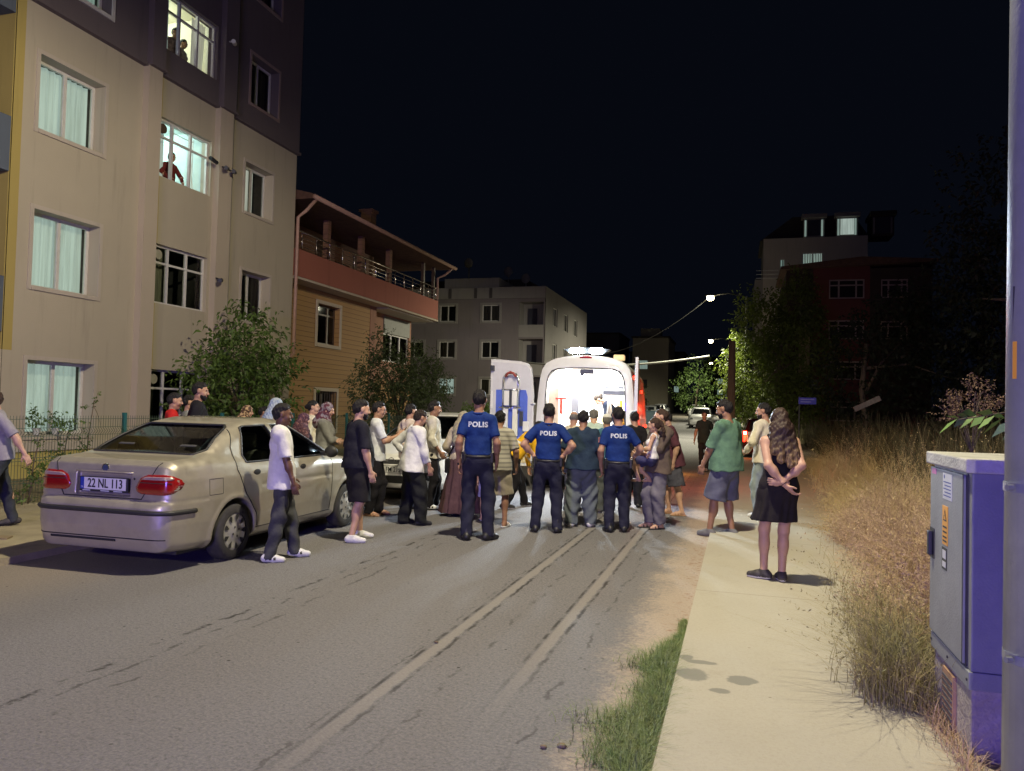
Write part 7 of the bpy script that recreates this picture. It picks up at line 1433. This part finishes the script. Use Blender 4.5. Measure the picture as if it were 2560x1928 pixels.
sm = MB().box(-0.028, 0.028, -0.003, 0.003, -0.034, 0.034, 0.002).build('arm_badge', M('badge_red_white', (0.55, 0.22, 0.18), 0.6, var=0.3, scale=60), p['e']); q = p['AR']['L']; sm.location = tuple((q['S']*0.55+q['E']*0.45)*p['s']+A3(-0.066, -0.025, 0.0)); sm.rotation_euler = (0, 0, R(65))
# foreground left boy, man in shorts
p = person('boy in a white polo shirt and dark trousers standing by the champagne car door', -4.46, 6.88, 52, 1.60, sex='m', girth=0.88, tone='dark', lean=-3, feet=((-0.13, 0.18, 6), (0.10, -0.12, 12)), hip=0, arms=dict(R=((0.215, 0.10, 0.87), (0.3, -1, 0), (0.05, 0.15, -1), 0.55), L=((0.22, 0.12, 0.88), (0.3, -1, 0), None, 0.5)), hair=('fade', 'black'), hy=6, hp=-3,
           top=dict(kind='tshirt', mat=WHC, hem=0.80, t=0.034, flare=0.018, sleeve=0.88, collar=cloth('collar_grey', (0.22, 0.22, 0.27)), amp=0.006, name='polo_shirt'), bottom=dict(kind='trousers', mat=cloth('charcoal', (0.060, 0.062, 0.066), 0.25), t=0.016, flare=0.010, amp=0.009), shoes=('sneaker', SNW, SNW, SND), h=0.010, group=GO_)
p = person('stocky young man in black T-shirt, black shorts and white sneakers by the front wheel', -4.30, 8.20, 40, 1.67, girth=1.16, belly=0.03, tone='light', feet=((-0.16, 0.12, 22), (0.12, -0.10, 26)), arms=dict(R=((0.26, 0.06, 0.87), (0.4, -1, 0), None, 0.5), L=((0.25, 0.10, 0.90), (0.4, -1, 0), None, 0.5)), hair=('fade', 'black'), beard='black', hy=8,
           top=dict(kind='tshirt', mat=cloth('black_tee', (0.018, 0.018, 0.026), 0.2), hem=0.90, t=0.024, sleeve=0.92, amp=0.005, text=('MILANO', 0.050, 1.27, RTX) if False else None), bottom=dict(kind='shorts', mat=BLK, len=0.98, t=0.026, flare=0.010), shoes=('sneaker', SNW, SNW), h=0.010, group=GO_)
mm = MB()
for k in range(7):
    q = p['T'](-0.165+0.022*k, -0.150-0.004*abs(k-5), 1.30-0.012*k)*p['s']; mm.box(q[0]-0.008, q[0]+0.008, q[1]-0.018, q[1]-0.008, q[2]-0.02, q[2]+0.018)
# clustered behind the sedan
person('boy in a red T-shirt behind the champagne car looking right', -7.64, 9.02, 42, 1.64, z=0.07, girth=0.9, tone='mid', hair=('fade', 'black'), hy=10, top=dict(kind='tshirt', mat=cloth('red', (0.50, 0.022, 0.020)), hem=0.85, t=0.022), bottom=dict(kind='trousers', mat=BLK), shoes=('sneaker', SND, RUB), group=GO_)
person('tall bearded man in black T-shirt behind the car roof', -7.30, 9.12, 50, 1.80, z=0.07, girth=1.06, tone='mid', hair=('fade', 'black'), beard='black', hy=14, top=dict(kind='tshirt', mat=BLK, hem=0.86, t=0.022), bottom=dict(kind='trousers', mat=NAVY), shoes=('sneaker', SND, RUB), group=GO_)
person('dark haired youth half hidden between the red shirted boy and the bearded man', -8.02, 9.80, 55, 1.62, z=0.07, tone='mid', hair=('short', 'black'), top=dict(kind='tshirt', mat=cloth('grey', (0.2, 0.2, 0.22)), hem=0.86), bottom=dict(kind='trousers', mat=BLK), group=GO_, shoes=('sneaker', SND, RUB))
person('short woman in a leopard print headscarf behind the car roof', -8.0, 11.2, 62, 1.48, z=0.07, sex='f', girth=1.1, tone='light', hair=('hijab', printed('leopard', (0.07, 0.035, 0.03), (0.50, 0.34, 0.22), 26, 0.52)), hp=4, top=dict(kind='shirt', mat=cloth('beige_pink', (0.42, 0.33, 0.29)), hem=0.7), bottom=dict(kind='skirt', mat=BLK, len=0.15), group=GO_, shoes=('shoe', SND, RUB))
person('boy whose brown face shows just above the car roof', -7.82, 11.42, 60, 1.46, z=0.07, girth=0.9, tone='tan', hair=('short', 'black'), top=dict(kind='tshirt', mat=cloth('white_tee', (0.6, 0.58, 0.55)), hem=0.86), bottom=dict(kind='trousers', mat=BLK), group=GO_, shoes=('sneaker', SND, RUB))
person('woman in a pale blue satin headscarf and beige top behind the car', -6.84, 10.30, 32, 1.68, z=0.0, sex='f', girth=1.05, tone='light', hair=('hijab', cloth('blue_satin', (0.20, 0.27, 0.46), 0.5, 0.45, scale=12, col2=(0.40, 0.44, 0.44))), top=dict(kind='shirt', mat=cloth('beige', (0.52, 0.45, 0.35)), hem=0.7, t=0.02), bottom=dict(kind='skirt', mat=cloth('brown_skirt', (0.10, 0.06, 0.05)), len=0.12), group=GO_, shoes=('shoe', SND, RUB))
person('woman with tied back black hair and a cream top looking right', -6.84, 11.38, 62, 1.66, z=0.0, sex='f', tone='light', hair=('bun', 'black'), hy=10, hp=-3, top=dict(kind='shirt', mat=CRM, hem=0.8), bottom=dict(kind='trousers', mat=BLK), group=GO_, shoes=('sneaker', SND, RUB))
person('woman wrapped in a dark purple floral shawl behind the polo shirted boy', -6.42, 10.42, 35, 1.46, z=0.0, sex='f', girth=1.12, tone='light', hair=('shawl', printed('purple_floral', (0.06, 0.022, 0.040), (0.20, 0.09, 0.10), 30, 0.56)), top=dict(kind='shirt', mat=printed('purple_floral_dress', (0.07, 0.03, 0.045), (0.20, 0.10, 0.11), 34, 0.56), hem=0.7, t=0.03), bottom=dict(kind='skirt', mat=BLK, len=0.12), group=GO_, shoes=('shoe', SND, RUB))
CRS = dict(L=((-0.04, 0.20, 1.13), (1, 0.1, -0.9), (-1, 0.2, 0.1), 0.7), R=((-0.05, 0.235, 1.09), (1, 0.1, -0.9), (-1, 0.1, 0.25), 0.7))
person('woman with maroon printed headscarf and grey cardigan, arms crossed', -6.00, 10.36, 66, 1.63, sex='f', girth=1.12, tone='light', hair=('hijab', printed('maroon_print', (0.085, 0.020, 0.035), (0.20, 0.17, 0.19), 16, 0.50)), arms=CRS, hp=3, hy=6, top=dict(kind='shirt', mat=cloth('grey_cardigan', (0.20, 0.20, 0.185)), hem=0.66, t=0.026, flare=0.03, amp=0.007), bottom=dict(kind='skirt', mat=BLK, len=0.12), group=GO_, shoes=('shoe', SND, RUB))
person('woman in a brown top with folded arms and dark hair', -5.62, 10.72, 84, 1.60, sex='f', girth=1.12, tone='mid', hair=('bun', 'black'), arms=CRS, hy=14, top=dict(kind='tshirt', mat=cloth('brown', (0.085, 0.045, 0.028)), hem=0.70, t=0.026, sleeve=0.95, flare=0.03), bottom=dict(kind='skirt', mat=cloth('dark_brown', (0.05, 0.028, 0.02)), len=0.14), group=GO_, shoes=('shoe', SND, RUB))
p = person('young man with glasses in a white polo shirt filming with a phone', -5.05, 10.19, 62, 1.66, girth=0.92, tone='mid', hair=('fade', 'black'), hy=4, feet=((-0.10, 0.06, 4), (0.09, -0.10, 14)), arms=dict(R=((0.12, 0.33, 1.24), (0.5, -0.6, -1), (-0.15, 0.8, 0.55, -1, 0, 0), 0.6), L=((0.02, 0.30, 1.20), (0.6, -0.4, -1), (-0.2, 0.7, 0.6, -1, 0, 0), 0.7)),
           top=dict(kind='tshirt', mat=cloth('white_polo', (0.60, 0.62, 0.66)), hem=0.84, t=0.022, sleeve=0.85, collar=cloth('collar_navy', (0.08, 0.09, 0.16))), bottom=dict(kind='trousers', mat=BLK, t=0.018, flare=0.010), shoes=('sandal', TSL), group=GO_)
q = p['AR']['R']; ph_ = MB().box(-0.004, 0.004, -0.037, 0.037, -0.075, 0.075, 0.004).build('phone', M('phone_black', (0.02, 0.02, 0.025), 0.2), None); W_ = (q['W']+q['d']*0.10+q['pn']*0.03)*p['s']
mw = Matrix.Translation((-5.05, 10.19, 0)) @ Matrix.Rotation(-R(62), 4, 'Z') @ Matrix.Translation(Vector(W_)); ph_.matrix_world = mw @ Matrix.Rotation(R(-25), 4, 'X') @ Matrix.Rotation(R(90), 4, 'Z'); tag(ph_, 'black phone held up by the young man with glasses', 'phone')
m = MB()
for sx in (-1, 1): m.tube([tuple(p['hd'](sx*0.032+0.019*math.cos(a), 0.103, 0.111+0.015*math.sin(a))*p['s']) for a in np.linspace(0, 6.28, 12)], 0.002, 4); m.tube([tuple(p['hd'](sx*0.050, 0.100, 0.113)*p['s']), tuple(p['hd'](sx*0.082, 0.0, 0.112)*p['s'])], 0.002, 4)
m.build('glasses', BLK, p['e'])
person('man in a cream T-shirt with a blue bag strap behind the grey haired man', -4.93, 11.07, 28, 1.64, tone='mid', hair=('short', 'black'), hy=8, top=dict(kind='shirt', mat=cloth('cream_tee', (0.62, 0.52, 0.45)), hem=0.84, t=0.026, amp=0.008), bottom=dict(kind='trousers', mat=cloth('jeans_dark', (0.04, 0.05, 0.09))), shoes=('sneaker', BOOT, RUB), group=GO_)
p = person('grey haired older man in a creased white long sleeved shirt and black trousers', -4.22, 9.60, 38, 1.57, girth=1.06, belly=0.03, tone='mid', lean=7, hair=('short', 'darkbrown'), hp=8, hy=6, feet=((-0.15, -0.05, 12), (0.12, 0.10, 18)), arms=dict(R=((0.24, 0.17, 0.90), (0.5, -1, 0), (0.05, 0.3, -1), 0.6), L=((0.20, -0.02, 1.02), (0.8, -0.8, 0), None, 0.8)),
           top=dict(kind='shirt', mat=cloth('white_shirt', (0.66, 0.66, 0.66), 0.04), hem=0.80, t=0.026, flare=0.015, sleeve=0.72, amp=0.008, collar=cloth('white_shirt', (0.66, 0.66, 0.66)), name='shirt'), bottom=dict(kind='trousers', mat=cloth('black_trousers', (0.016, 0.017, 0.018)), t=0.024, flare=0.030, amp=0.010), shoes=('shoe', BOOT, BOOT), h=0.010, group=GO_)
p = person('young man in a loose cream shirt and striped slippers looking right', -4.60, 11.22, 60, 1.70, tone='tan', girth=0.98, hair=('fade', 'black'), feet=((-0.08, 0.08, 8), (0.10, -0.05, 12)), arms=dict(R=((0.23, 0.10, 0.92), (0.5, -1, 0), None, 0.6), L=DOWN), top=dict(kind='shirt', mat=cloth('cream_shirt', (0.55, 0.52, 0.44)), hem=0.82, t=0.030, sleeve=0.55, amp=0.008), bottom=dict(kind='trousers', mat=BLK, t=0.02), shoes=('sneaker', SNW, RUB, BOOT), group=GO_)
p = person('woman in a beige headscarf and long brown pleated skirt with a black bag', -3.93, 10.76, -12, 1.55, sex='f', girth=1.12, tone='light', hy=22, hair=('shawl', cloth('sand_scarf', (0.34, 0.29, 0.20), 0.35, scale=9, col2=(0.26, 0.26, 0.20))), top=dict(kind='shirt', mat=cloth('sand_top', (0.42, 0.36, 0.28)), hem=0.86, t=0.030, flare=0.01), bottom=dict(kind='skirt', mat=cloth('plum_brown', (0.085, 0.045, 0.050), 0.2), len=0.055, r=(0.16, 0.37), folds=9, fa=0.028), arms=dict(L=((0.20, 0.16, 1.0), (0.7, -1, -0.2)), R=((0.14, 0.25, 1.05), (0.7, -1, -0.2))), shoes=('shoe', SND, RUB), group=GO_)
m = MB(); m.tube([tuple(p['T'](*q)*p['s']) for q in ((0.10, -0.07, 1.47), (-0.08, -0.155, 1.25), (-0.20, -0.10, 1.02), (-0.215, 0.0, 0.92))], 0.012, 6); q = p['T'](-0.225, 0.02, 0.83)*p['s']; m.box(q[0]-0.045, q[0]+0.045, q[1]-0.13, q[1]+0.13, q[2]-0.11, q[2]+0.10, 0.02); bg_ = m.build('shoulder_bag', BLK, None); bg_.location = (-3.93, 10.76, 0); bg_.rotation_euler = (0, 0, R(12)); tag(bg_, 'black shoulder bag worn by the woman in the long brown skirt', 'bag')
person('small child in lilac shorts mostly hidden behind the left police officer', -3.42, 10.42, -10, 1.12, girth=0.95, tone='light', hair=('short', 'brown'), hscale=1.25, feet=((-0.10, 0, -5), (0.10, 0, 10)), top=dict(kind='tshirt', mat=cloth('lilac_tee', (0.5, 0.48, 0.62)), hem=0.85), bottom=dict(kind='shorts', mat=cloth('lilac_shorts', (0.40, 0.38, 0.62)), len=0.9, t=0.02), shoes=('sandal', SNW), group=GO_)
p = person('man in a grey striped polo shirt and beige shorts behind the left officer', -3.12, 9.97, -8, 1.58, girth=1.08, tone='tan', hair=('short', 'black'), lean=4, hp=4, feet=((-0.10, 0.06, -8), (0.12, -0.02, 16)), arms=dict(R=((0.27, 0.06, 0.90), (0.7, -1, 0), None, 0.7), L=((0.20, 0.10, 0.95), (0.7, -1, 0))), top=dict(kind='tshirt', mat=striped('grey_stripe', (0.36, 0.34, 0.28), (0.20, 0.19, 0.17), 17, 0.62), hem=0.84, t=0.024, sleeve=0.9), bottom=dict(kind='shorts', mat=cloth('khaki', (0.34, 0.30, 0.23)), len=1.0, t=0.024, flare=0.012), shoes=('sandal', SNW), group=GO_)
p = person('paramedic in a yellow jacket and black trousers bending at the ambulance', -3.42, 12.05, 50, 1.66, girth=1.05, tone='mid', lean=46, pelvis=(0, -0.10, 0.90), feet=((-0.11, 0.18, 10), (0.13, -0.30, 20, 0.0)), hair=('short', 'black'), hp=-10, arms=dict(R=((0.16, 0.42, 1.05), (0.5, -1, -0.2)), L=((0.16, 0.42, 1.05), (0.5, -1, -0.2))), top=dict(kind='shirt', mat=cloth('safety_yellow', (0.75, 0.42, 0.02), 0.1), hem=0.88, t=0.026, sleeve=0.95, stripe=(WHC, 1.12, 1.16)), bottom=dict(kind='trousers', mat=BLK, t=0.016), shoes=('sneaker', BOOT, SNW), group=GO_)
person('bald man in a cream shirt at the ambulance step', -2.52, 12.0, 18, 1.60, girth=1.08, tone='mid', hair=('bald', 'grey'), hy=-20, hp=4, top=dict(kind='tshirt', mat=CRM, hem=0.84, t=0.022), bottom=dict(kind='trousers', mat=cloth('grey_trousers', (0.10, 0.10, 0.11))), shoes=('shoe', BOOT, RUB), group=GO_)
p = person('heavy man in a navy T-shirt and baggy grey green trousers seen from behind', -2.06, 10.46, -10, 1.61, girth=1.20, belly=0.03, tone='tan', hair=('short', 'black'), hp=8, feet=((-0.15, 0.0, -22), (0.14, 0.02, 18)), arms=dict(L=((0.29, 0.02, 0.90), (0.6, -1, 0), None, 0.6), R=((0.29, 0.0, 0.88), (0.6, -1, 0), None, 0.5)), top=dict(kind='tshirt', mat=cloth('navy_tee', (0.020, 0.036, 0.062), 0.2), hem=0.86, t=0.026, sleeve=0.95, flare=0.02, amp=0.006), bottom=dict(kind='trousers', mat=cloth('sage_grey', (0.115, 0.135, 0.150), 0.15), t=0.026, flare=0.034, amp=0.011), shoes=('sneaker', SNW, SNW), h=0.0105, group=GO_)
person('grey haired man in a pale green shirt leaning into the ambulance', -2.34, 12.78, -10, 1.66, tone='light', girth=1.05, lean=14, hair=('short', 'grey'), top=dict(kind='shirt', mat=cloth('pale_green', (0.45, 0.55, 0.50)), hem=0.84, t=0.024), bottom=dict(kind='trousers', mat=NAVY), shoes=('shoe', BOOT, RUB), arms=dict(R=((0.16, 0.4, 1.1), (0.5, -1, -0.2)), L=((0.16, 0.4, 1.1), (0.5, -1, -0.2))), group=GO_)
person('older man in a white skullcap and teal shirt left of the right officer', -1.99, 12.02, -6, 1.56, tone='mid', girth=1.08, hair=('cap', WHC), top=dict(kind='tshirt', mat=cloth('teal', (0.06, 0.16, 0.24)), hem=0.84, t=0.024), bottom=dict(kind='trousers', mat=cloth('grey_green', (0.10, 0.11, 0.11)), flare=0.02), shoes=('sneaker', SND, SNW), group=GO_)
person('person in dark clothes whose legs show under the open right door', -1.68, 12.96, -20, 1.62, tone='mid', hair=('short', 'black'), feet=((-0.10, 0, -10), (0.10, 0, 20)), top=dict(kind='tshirt', mat=BLK, hem=0.84), bottom=dict(kind='trousers', mat=cloth('black_loose', (0.018, 0.018, 0.024)), flare=0.02), shoes=('shoe', BOOT, RUB), group=GO_)
# paramedic in the ambulance
person('masked paramedic in dark navy bending inside the lit ambulance', -2.52, 15.95, -108, 1.64, z=0.58, sex='f', tone='light', lean=42, pelvis=(0, -0.15, 0.88), hair=('bun', 'darkbrown'), hp=14, hy=0, mask=True, arms=dict(R=((0.12, 0.38, 0.95), (0.5, -1, -0.2)), L=((0.12, 0.38, 0.95), (0.5, -1, -0.2))), top=dict(kind='tshirt', mat=cloth('paramedic_navy', (0.012, 0.020, 0.045)), hem=0.86, t=0.022, sleeve=0.95), bottom=dict(kind='trousers', mat=cloth('paramedic_navy', (0.012, 0.020, 0.045))), shoes=('sneaker', BOOT, RUB))
# mother with child, man behind
p = person('woman in a grey brown blouse and grey trousers carrying a little girl', -1.06, 10.80, -138, 1.66, sex='f', girth=1.02, tone='light', lean=-6, hair=('short', 'brown'), hy=30, hp=4, feet=((-0.09, 0.02, 8), (0.10, 0.05, 22)), arms=dict(R=((0.00, 0.275, 1.02), (1, -0.2, -0.8), (-1, 0.1, -0.05), 0.6), L=((-0.02, 0.30, 1.06), (1, -0.2, -0.8), (-1, 0.1, 0.05), 0.6)),
           top=dict(kind='shirt', mat=cloth('grey_brown', (0.10, 0.075, 0.062)), hem=0.80, t=0.026, sleeve=0.30, flare=0.03, amp=0.008), bottom=dict(kind='trousers', mat=cloth('mauve_grey', (0.150, 0.140, 0.170)), t=0.020, flare=0.022, amp=0.008, len=0.92), shoes=('sandal', BSL), h=0.010, group=GO_)
person('little girl in a white top with a ponytail held in the arms of the woman', -1.13, 10.62, -78, 1.10, z=0.545, sex='f', girth=0.92, tone='light', hscale=1.32, lean=-6, hair=('pony', 'brown'), hy=-4, hp=2, pelvis=(0, 0, 0.70), feet=((-0.13, 0.25, 0, 0.16), (0.15, 0.10, 0, 0.14)), arms=dict(R=((0.10, 0.28, 1.04), (0.5, -1, -0.2)), L=((0.16, 0.25, 1.10), (0.5, -1, -0.2))), top=dict(kind='tank', mat=WHC, hem=0.93, t=0.014), bottom=dict(kind='shorts', mat=cloth('navy_shorts', (0.05, 0.05, 0.12)), len=0.75), shoes=('bare',), group=GO_)
person('man in a maroon shirt and dark shorts partly hidden behind the woman with the girl', -0.98, 12.35, -100, 1.64, girth=1.1, tone='light', side=0, hair=('short', 'black'), hy=-10, lean=10, feet=((-0.14, -0.14, 0), (0.10, 0.05, -6)), top=dict(kind='tshirt', mat=cloth('maroon', (0.085, 0.03, 0.045)), hem=0.80, t=0.026, sleeve=0.95), bottom=dict(kind='shorts', mat=cloth('slate_shorts', (0.065, 0.065, 0.085)), len=1.0, t=0.026, flare=0.02), shoes=('sandal', TSL), group=GO_)
person('man in black walking towards us in the middle of the road', -0.92, 22.05, 176, 1.68, tone='tan', hair=('short', 'black'), feet=((-0.07, 0.20, 0), (0.06, -0.22, 0, 0.05)), arms=dict(R=((0.27, 0.16, 0.90), (0.5, -1, 0)), L=((0.27, -0.12, 0.90), (0.5, -1, 0))), top=dict(kind='tshirt', mat=cloth('black_green', (0.018, 0.024, 0.022)), hem=0.82, t=0.022), bottom=dict(kind='trousers', mat=BLK), shoes=('sneaker', SNG, RUB), h=0.014)
p = person('big man in a green T-shirt and grey blue shorts standing on the kerb', -0.15, 10.42, -58, 1.80, girth=1.13, belly=0.05, tone='tan', hair=('fade', 'black'), beard='black', hy=-14, hp=6, z=0.0, feet=((-0.13, 0.14, -6), (0.13, -0.02, 0)), arms=dict(L=((0.215, 0.20, 0.90), (0.6, -1, 0), (0.0, 0.3, -1), 0.6), R=((0.25, 0.17, 0.92), (0.6, -1, 0))),
           top=dict(kind='tshirt', mat=cloth('green_tee', (0.105, 0.20, 0.135), 0.15), hem=0.84, t=0.028, sleeve=1.0, flare=0.02, amp=0.007), bottom=dict(kind='shorts', mat=cloth('slate_blue_shorts', (0.105, 0.11, 0.165), 0.12), len=1.02, t=0.028, flare=0.022, amp=0.006), shoes=('shoe', SNG, SNG), h=0.010, group=GO_)
person('bearded man in a cream shirt and light jeans behind the woman in black', 0.37, 12.10, -52, 1.73, z=0.06, tone='mid', girth=1.03, hair=('short', 'black'), beard='black', hy=-34, feet=((-0.05, 0.05, -5), (0.10, 0.02, 6)), arms=dict(L=((0.24, 0.17, 0.98), (0.8, -1, 0), (0, 1, -0.3), 0.6), R=DOWN), top=dict(kind='shirt', mat=CRM, hem=0.84, t=0.026, sleeve=0.95, amp=0.007), bottom=dict(kind='trousers', mat=cloth('light_jeans', (0.26, 0.31, 0.33), 0.2), flare=0.012), shoes=('sneaker', SNW, SNW), group=GO_)
# woman in the black dress
HAIRM = M('hair_balayage', (0.05, 0.028, 0.018), 0.5, var=0.0, spec=0.4); _N = NB(HAIRM); _P = _N.n('ShaderNodeTexCoord').outputs['Object']; _s = _N.n('ShaderNodeSeparateXYZ'); _N.lk(_P, _s.inputs[0]); _st = _N.noise(map_vec(_N, 95, 95, 2.2), 1.0, 4)
_f = _N.mt('MULTIPLY', _N.ss(_N.mt('ADD', _s.outputs[2], _N.mt('MULTIPLY', _st, 0.22)), 1.45, 1.18), _N.ss(_st, 0.34, 0.60)); _N.lk(_N.mix(_f, (0.045, 0.025, 0.018), (0.34, 0.22, 0.11)), _N.b.inputs['Base Color']); _bp = _N.n('ShaderNodeBump'); _bp.inputs['Strength'].default_value = 0.9; _bp.inputs['Distance'].default_value = 0.01; _N.lk(_st, _bp.inputs['Height']); _N.lk(_bp.outputs[0], _N.b.inputs['Normal'])
DRS = cloth('black_dress', (0.020, 0.017, 0.020), 0.15)
p = person('woman with long streaked hair in a short black dress, hands clasped behind her back', 0.37, 7.64, -6, 1.62, z=0.06, sex='f', girth=1.06, tone='light', hair=('long', HAIRM), hy=-6, side=0, feet=((-0.13, 0.03, -62), (0.035, -0.03, -6)), arms=dict(L=((-0.035, -0.215, 0.97), (1, -0.55, 0.1), (-0.75, 0.0, -0.75), 0.5), R=((-0.005, -0.20, 1.00), (1, -0.5, 0.1), (-0.9, -0.1, 0.05), 0.8)), hip=0,
           top=dict(kind='tank', mat=DRS, hem=0.90, t=0.014, name='dress_top'), bottom=dict(kind='skirt', mat=DRS, len=0.60, r=(0.138, 0.215), folds=7, fa=0.016), shoes=('sneaker', SND, SNW), h=0.0095, group=GO_)
m = MB(); q = p['AR']['L']; c_ = (q['W']-q['d']*0.02)*p['s']
for a_, rr in (('L', 0.032), ('R', 0.030)):
    q = p['AR'][a_]; fd = q['W']-q['E']; fd /= np.linalg.norm(fd); u = np.cross(fd, A3(0.3, 0.2, 1)); u /= np.linalg.norm(u); v = np.cross(fd, u); c0 = (q['W']-fd*0.03)
    m.tube([tuple((c0+u*rr*math.cos(t)+v*rr*math.sin(t))*p['s']) for t in np.linspace(0, 6.28, 16)], 0.0035, 5)
m.build('bracelet', BLK, p['e'])
m = MB()
for sx in (-1, 1): m.tube([tuple(p['T'](*q)*p['s']) for q in ((sx*0.085, 0.075, 1.36), (sx*0.095, 0.03, 1.455), (sx*0.095, -0.03, 1.458), (sx*0.085, -0.098, 1.36))], 0.012, 6)
m.build('dress_strap', DRS, p['e'], smooth=True)
# passer-by at the far left
person('person in a lilac grey T-shirt walking out of frame at the far left', -8.22, 6.88, -150, 1.60, z=0.07, girth=1.04, tone='light', hair=('short', 'brown'), lean=6, hy=20, feet=((-0.10, 0.22, 0), (0.10, -0.22, 0)), arms=dict(L=((0.30, -0.22, 0.92), (0.3, -1, 0), None, 0.5), R=((0.25, 0.18, 0.92), (0.5, -1, 0))), top=dict(kind='tshirt', mat=cloth('lilac_grey', (0.27, 0.25, 0.29)), hem=0.86, t=0.024, sleeve=0.95), bottom=dict(kind='trousers', mat=cloth('dark_slate', (0.04, 0.045, 0.055))), shoes=('sneaker', SND, RUB))
# people in the lit kitchen windows
person('person in a dark red top watching from the lit second floor kitchen window', -13.42, 15.38, 95, 1.66, z=5.97, tone='mid', hair=('short', 'black'), lean=6, arms=dict(L=((0.22, 0.25, 1.02), (1, -0.5, 0)), R=((0.22, 0.25, 1.02), (1, -0.5, 0))), top=dict(kind='shirt', mat=cloth('dark_red_top', (0.14, 0.02, 0.02)), hem=0.84), bottom=dict(kind='trousers', mat=BLK), shoes=('shoe', BOOT, RUB), group=GW_, h=0.016)
person('left of the two people at the bright top floor window', -13.42, 15.30, 95, 1.72, z=8.95, tone='mid', hair=('short', 'black'), lean=10, top=dict(kind='tshirt', mat=cloth('print_top', (0.20, 0.14, 0.14), 0.6, scale=14), hem=0.84), bottom=dict(kind='trousers', mat=BLK), shoes=('shoe', BOOT, RUB), group=GW_, h=0.016)
person('right of the two people at the bright top floor window', -13.50, 15.68, 80, 1.64, z=8.95, sex='f', tone='mid', hair=('bun', 'black'), lean=8, top=dict(kind='shirt', mat=cloth('pale_top', (0.3, 0.27, 0.25)), hem=0.84), bottom=dict(kind='trousers', mat=BLK), shoes=('shoe', BOOT, RUB), group=GW_, h=0.016)
# ---------------------------------------------------------------- far cars
WPT2 = M('paint_white_far', (0.6, 0.6, 0.6), 0.3, var=0.05, coat=0.4)
far_car(-2.75, 62, 180, 'hatch', WPT2, 'white hatchback facing us in front of the far right row', GW); far_car(-3.2, 69, 180, 'saloon', SILV, 'silver saloon second in the far right row', GW); far_car(-4.2, 90, 180, 'hatch', WPT2, 'white hatchback third in the far right row', GW); far_car(-5.6, 106, 180, 'saloon', WPT, 'white saloon at the far end of the right row', GW)
for y, pf, mt_, lb in ((46, 'saloon', DKB, 'dark saloon nearest in the left far row'), (54, 'hatch', SILV, 'silver hatchback second in the left far row'), (63, 'saloon', DKB, 'dark saloon third in the left far row'), (73, 'saloon', SILV, 'silver saloon fourth in the left far row'), (84, 'hatch', WPT2, 'white hatchback fifth in the left far row'), (96, 'hatch', SILV, 'silver hatchback sixth in the left far row'), (110, 'hatch', WPT2, 'white hatchback farthest in the left far row')):
    far_car(-7.4+bend(y), y, 2, pf, mt_, lb, GL)
# rubbish bin at the left of the far road
e = empty('rubbish_container', (-6.0+bend(58), 58, rise(58)), 0, 'blue grey rubbish container on the left of the far road', 'rubbish container')
MB().prism([(-0.75, 0.25), (0.75, 0.25), (0.9, 1.15), (-0.9, 1.15)], 1, -0.45, 0.45).build('bin_body', M('bin_blue', (0.06, 0.10, 0.13), 0.6), e); MB().box(-0.93, 0.93, -0.5, 0.5, 1.15, 1.25, 0.03).build('lid', MATS['bin_blue'], e)
m = MB()
for x in (-0.6, 0.6):
    for y in (-0.3, 0.3): m.cyl((x-0.03, y, 0.12), (x+0.03, y, 0.12), 0.12, 10)
m.build('castors', RUB, e)
tag(MB().box(-1.0, 1.0, -0.04, 0.04, -0.09, 0.09, 0.01).build('plank', M('pale_board', (0.07, 0.06, 0.055), 0.8, var=0.3)), 'pale board sticking up out of the dark brush beyond the dry grass', 'board')
_o = D.objects['plank']; _o.location = (2.93, 20.0, 1.93); _o.scale = (0.32, 1, 0.7); _o.rotation_euler = (0, -R(27), 0)
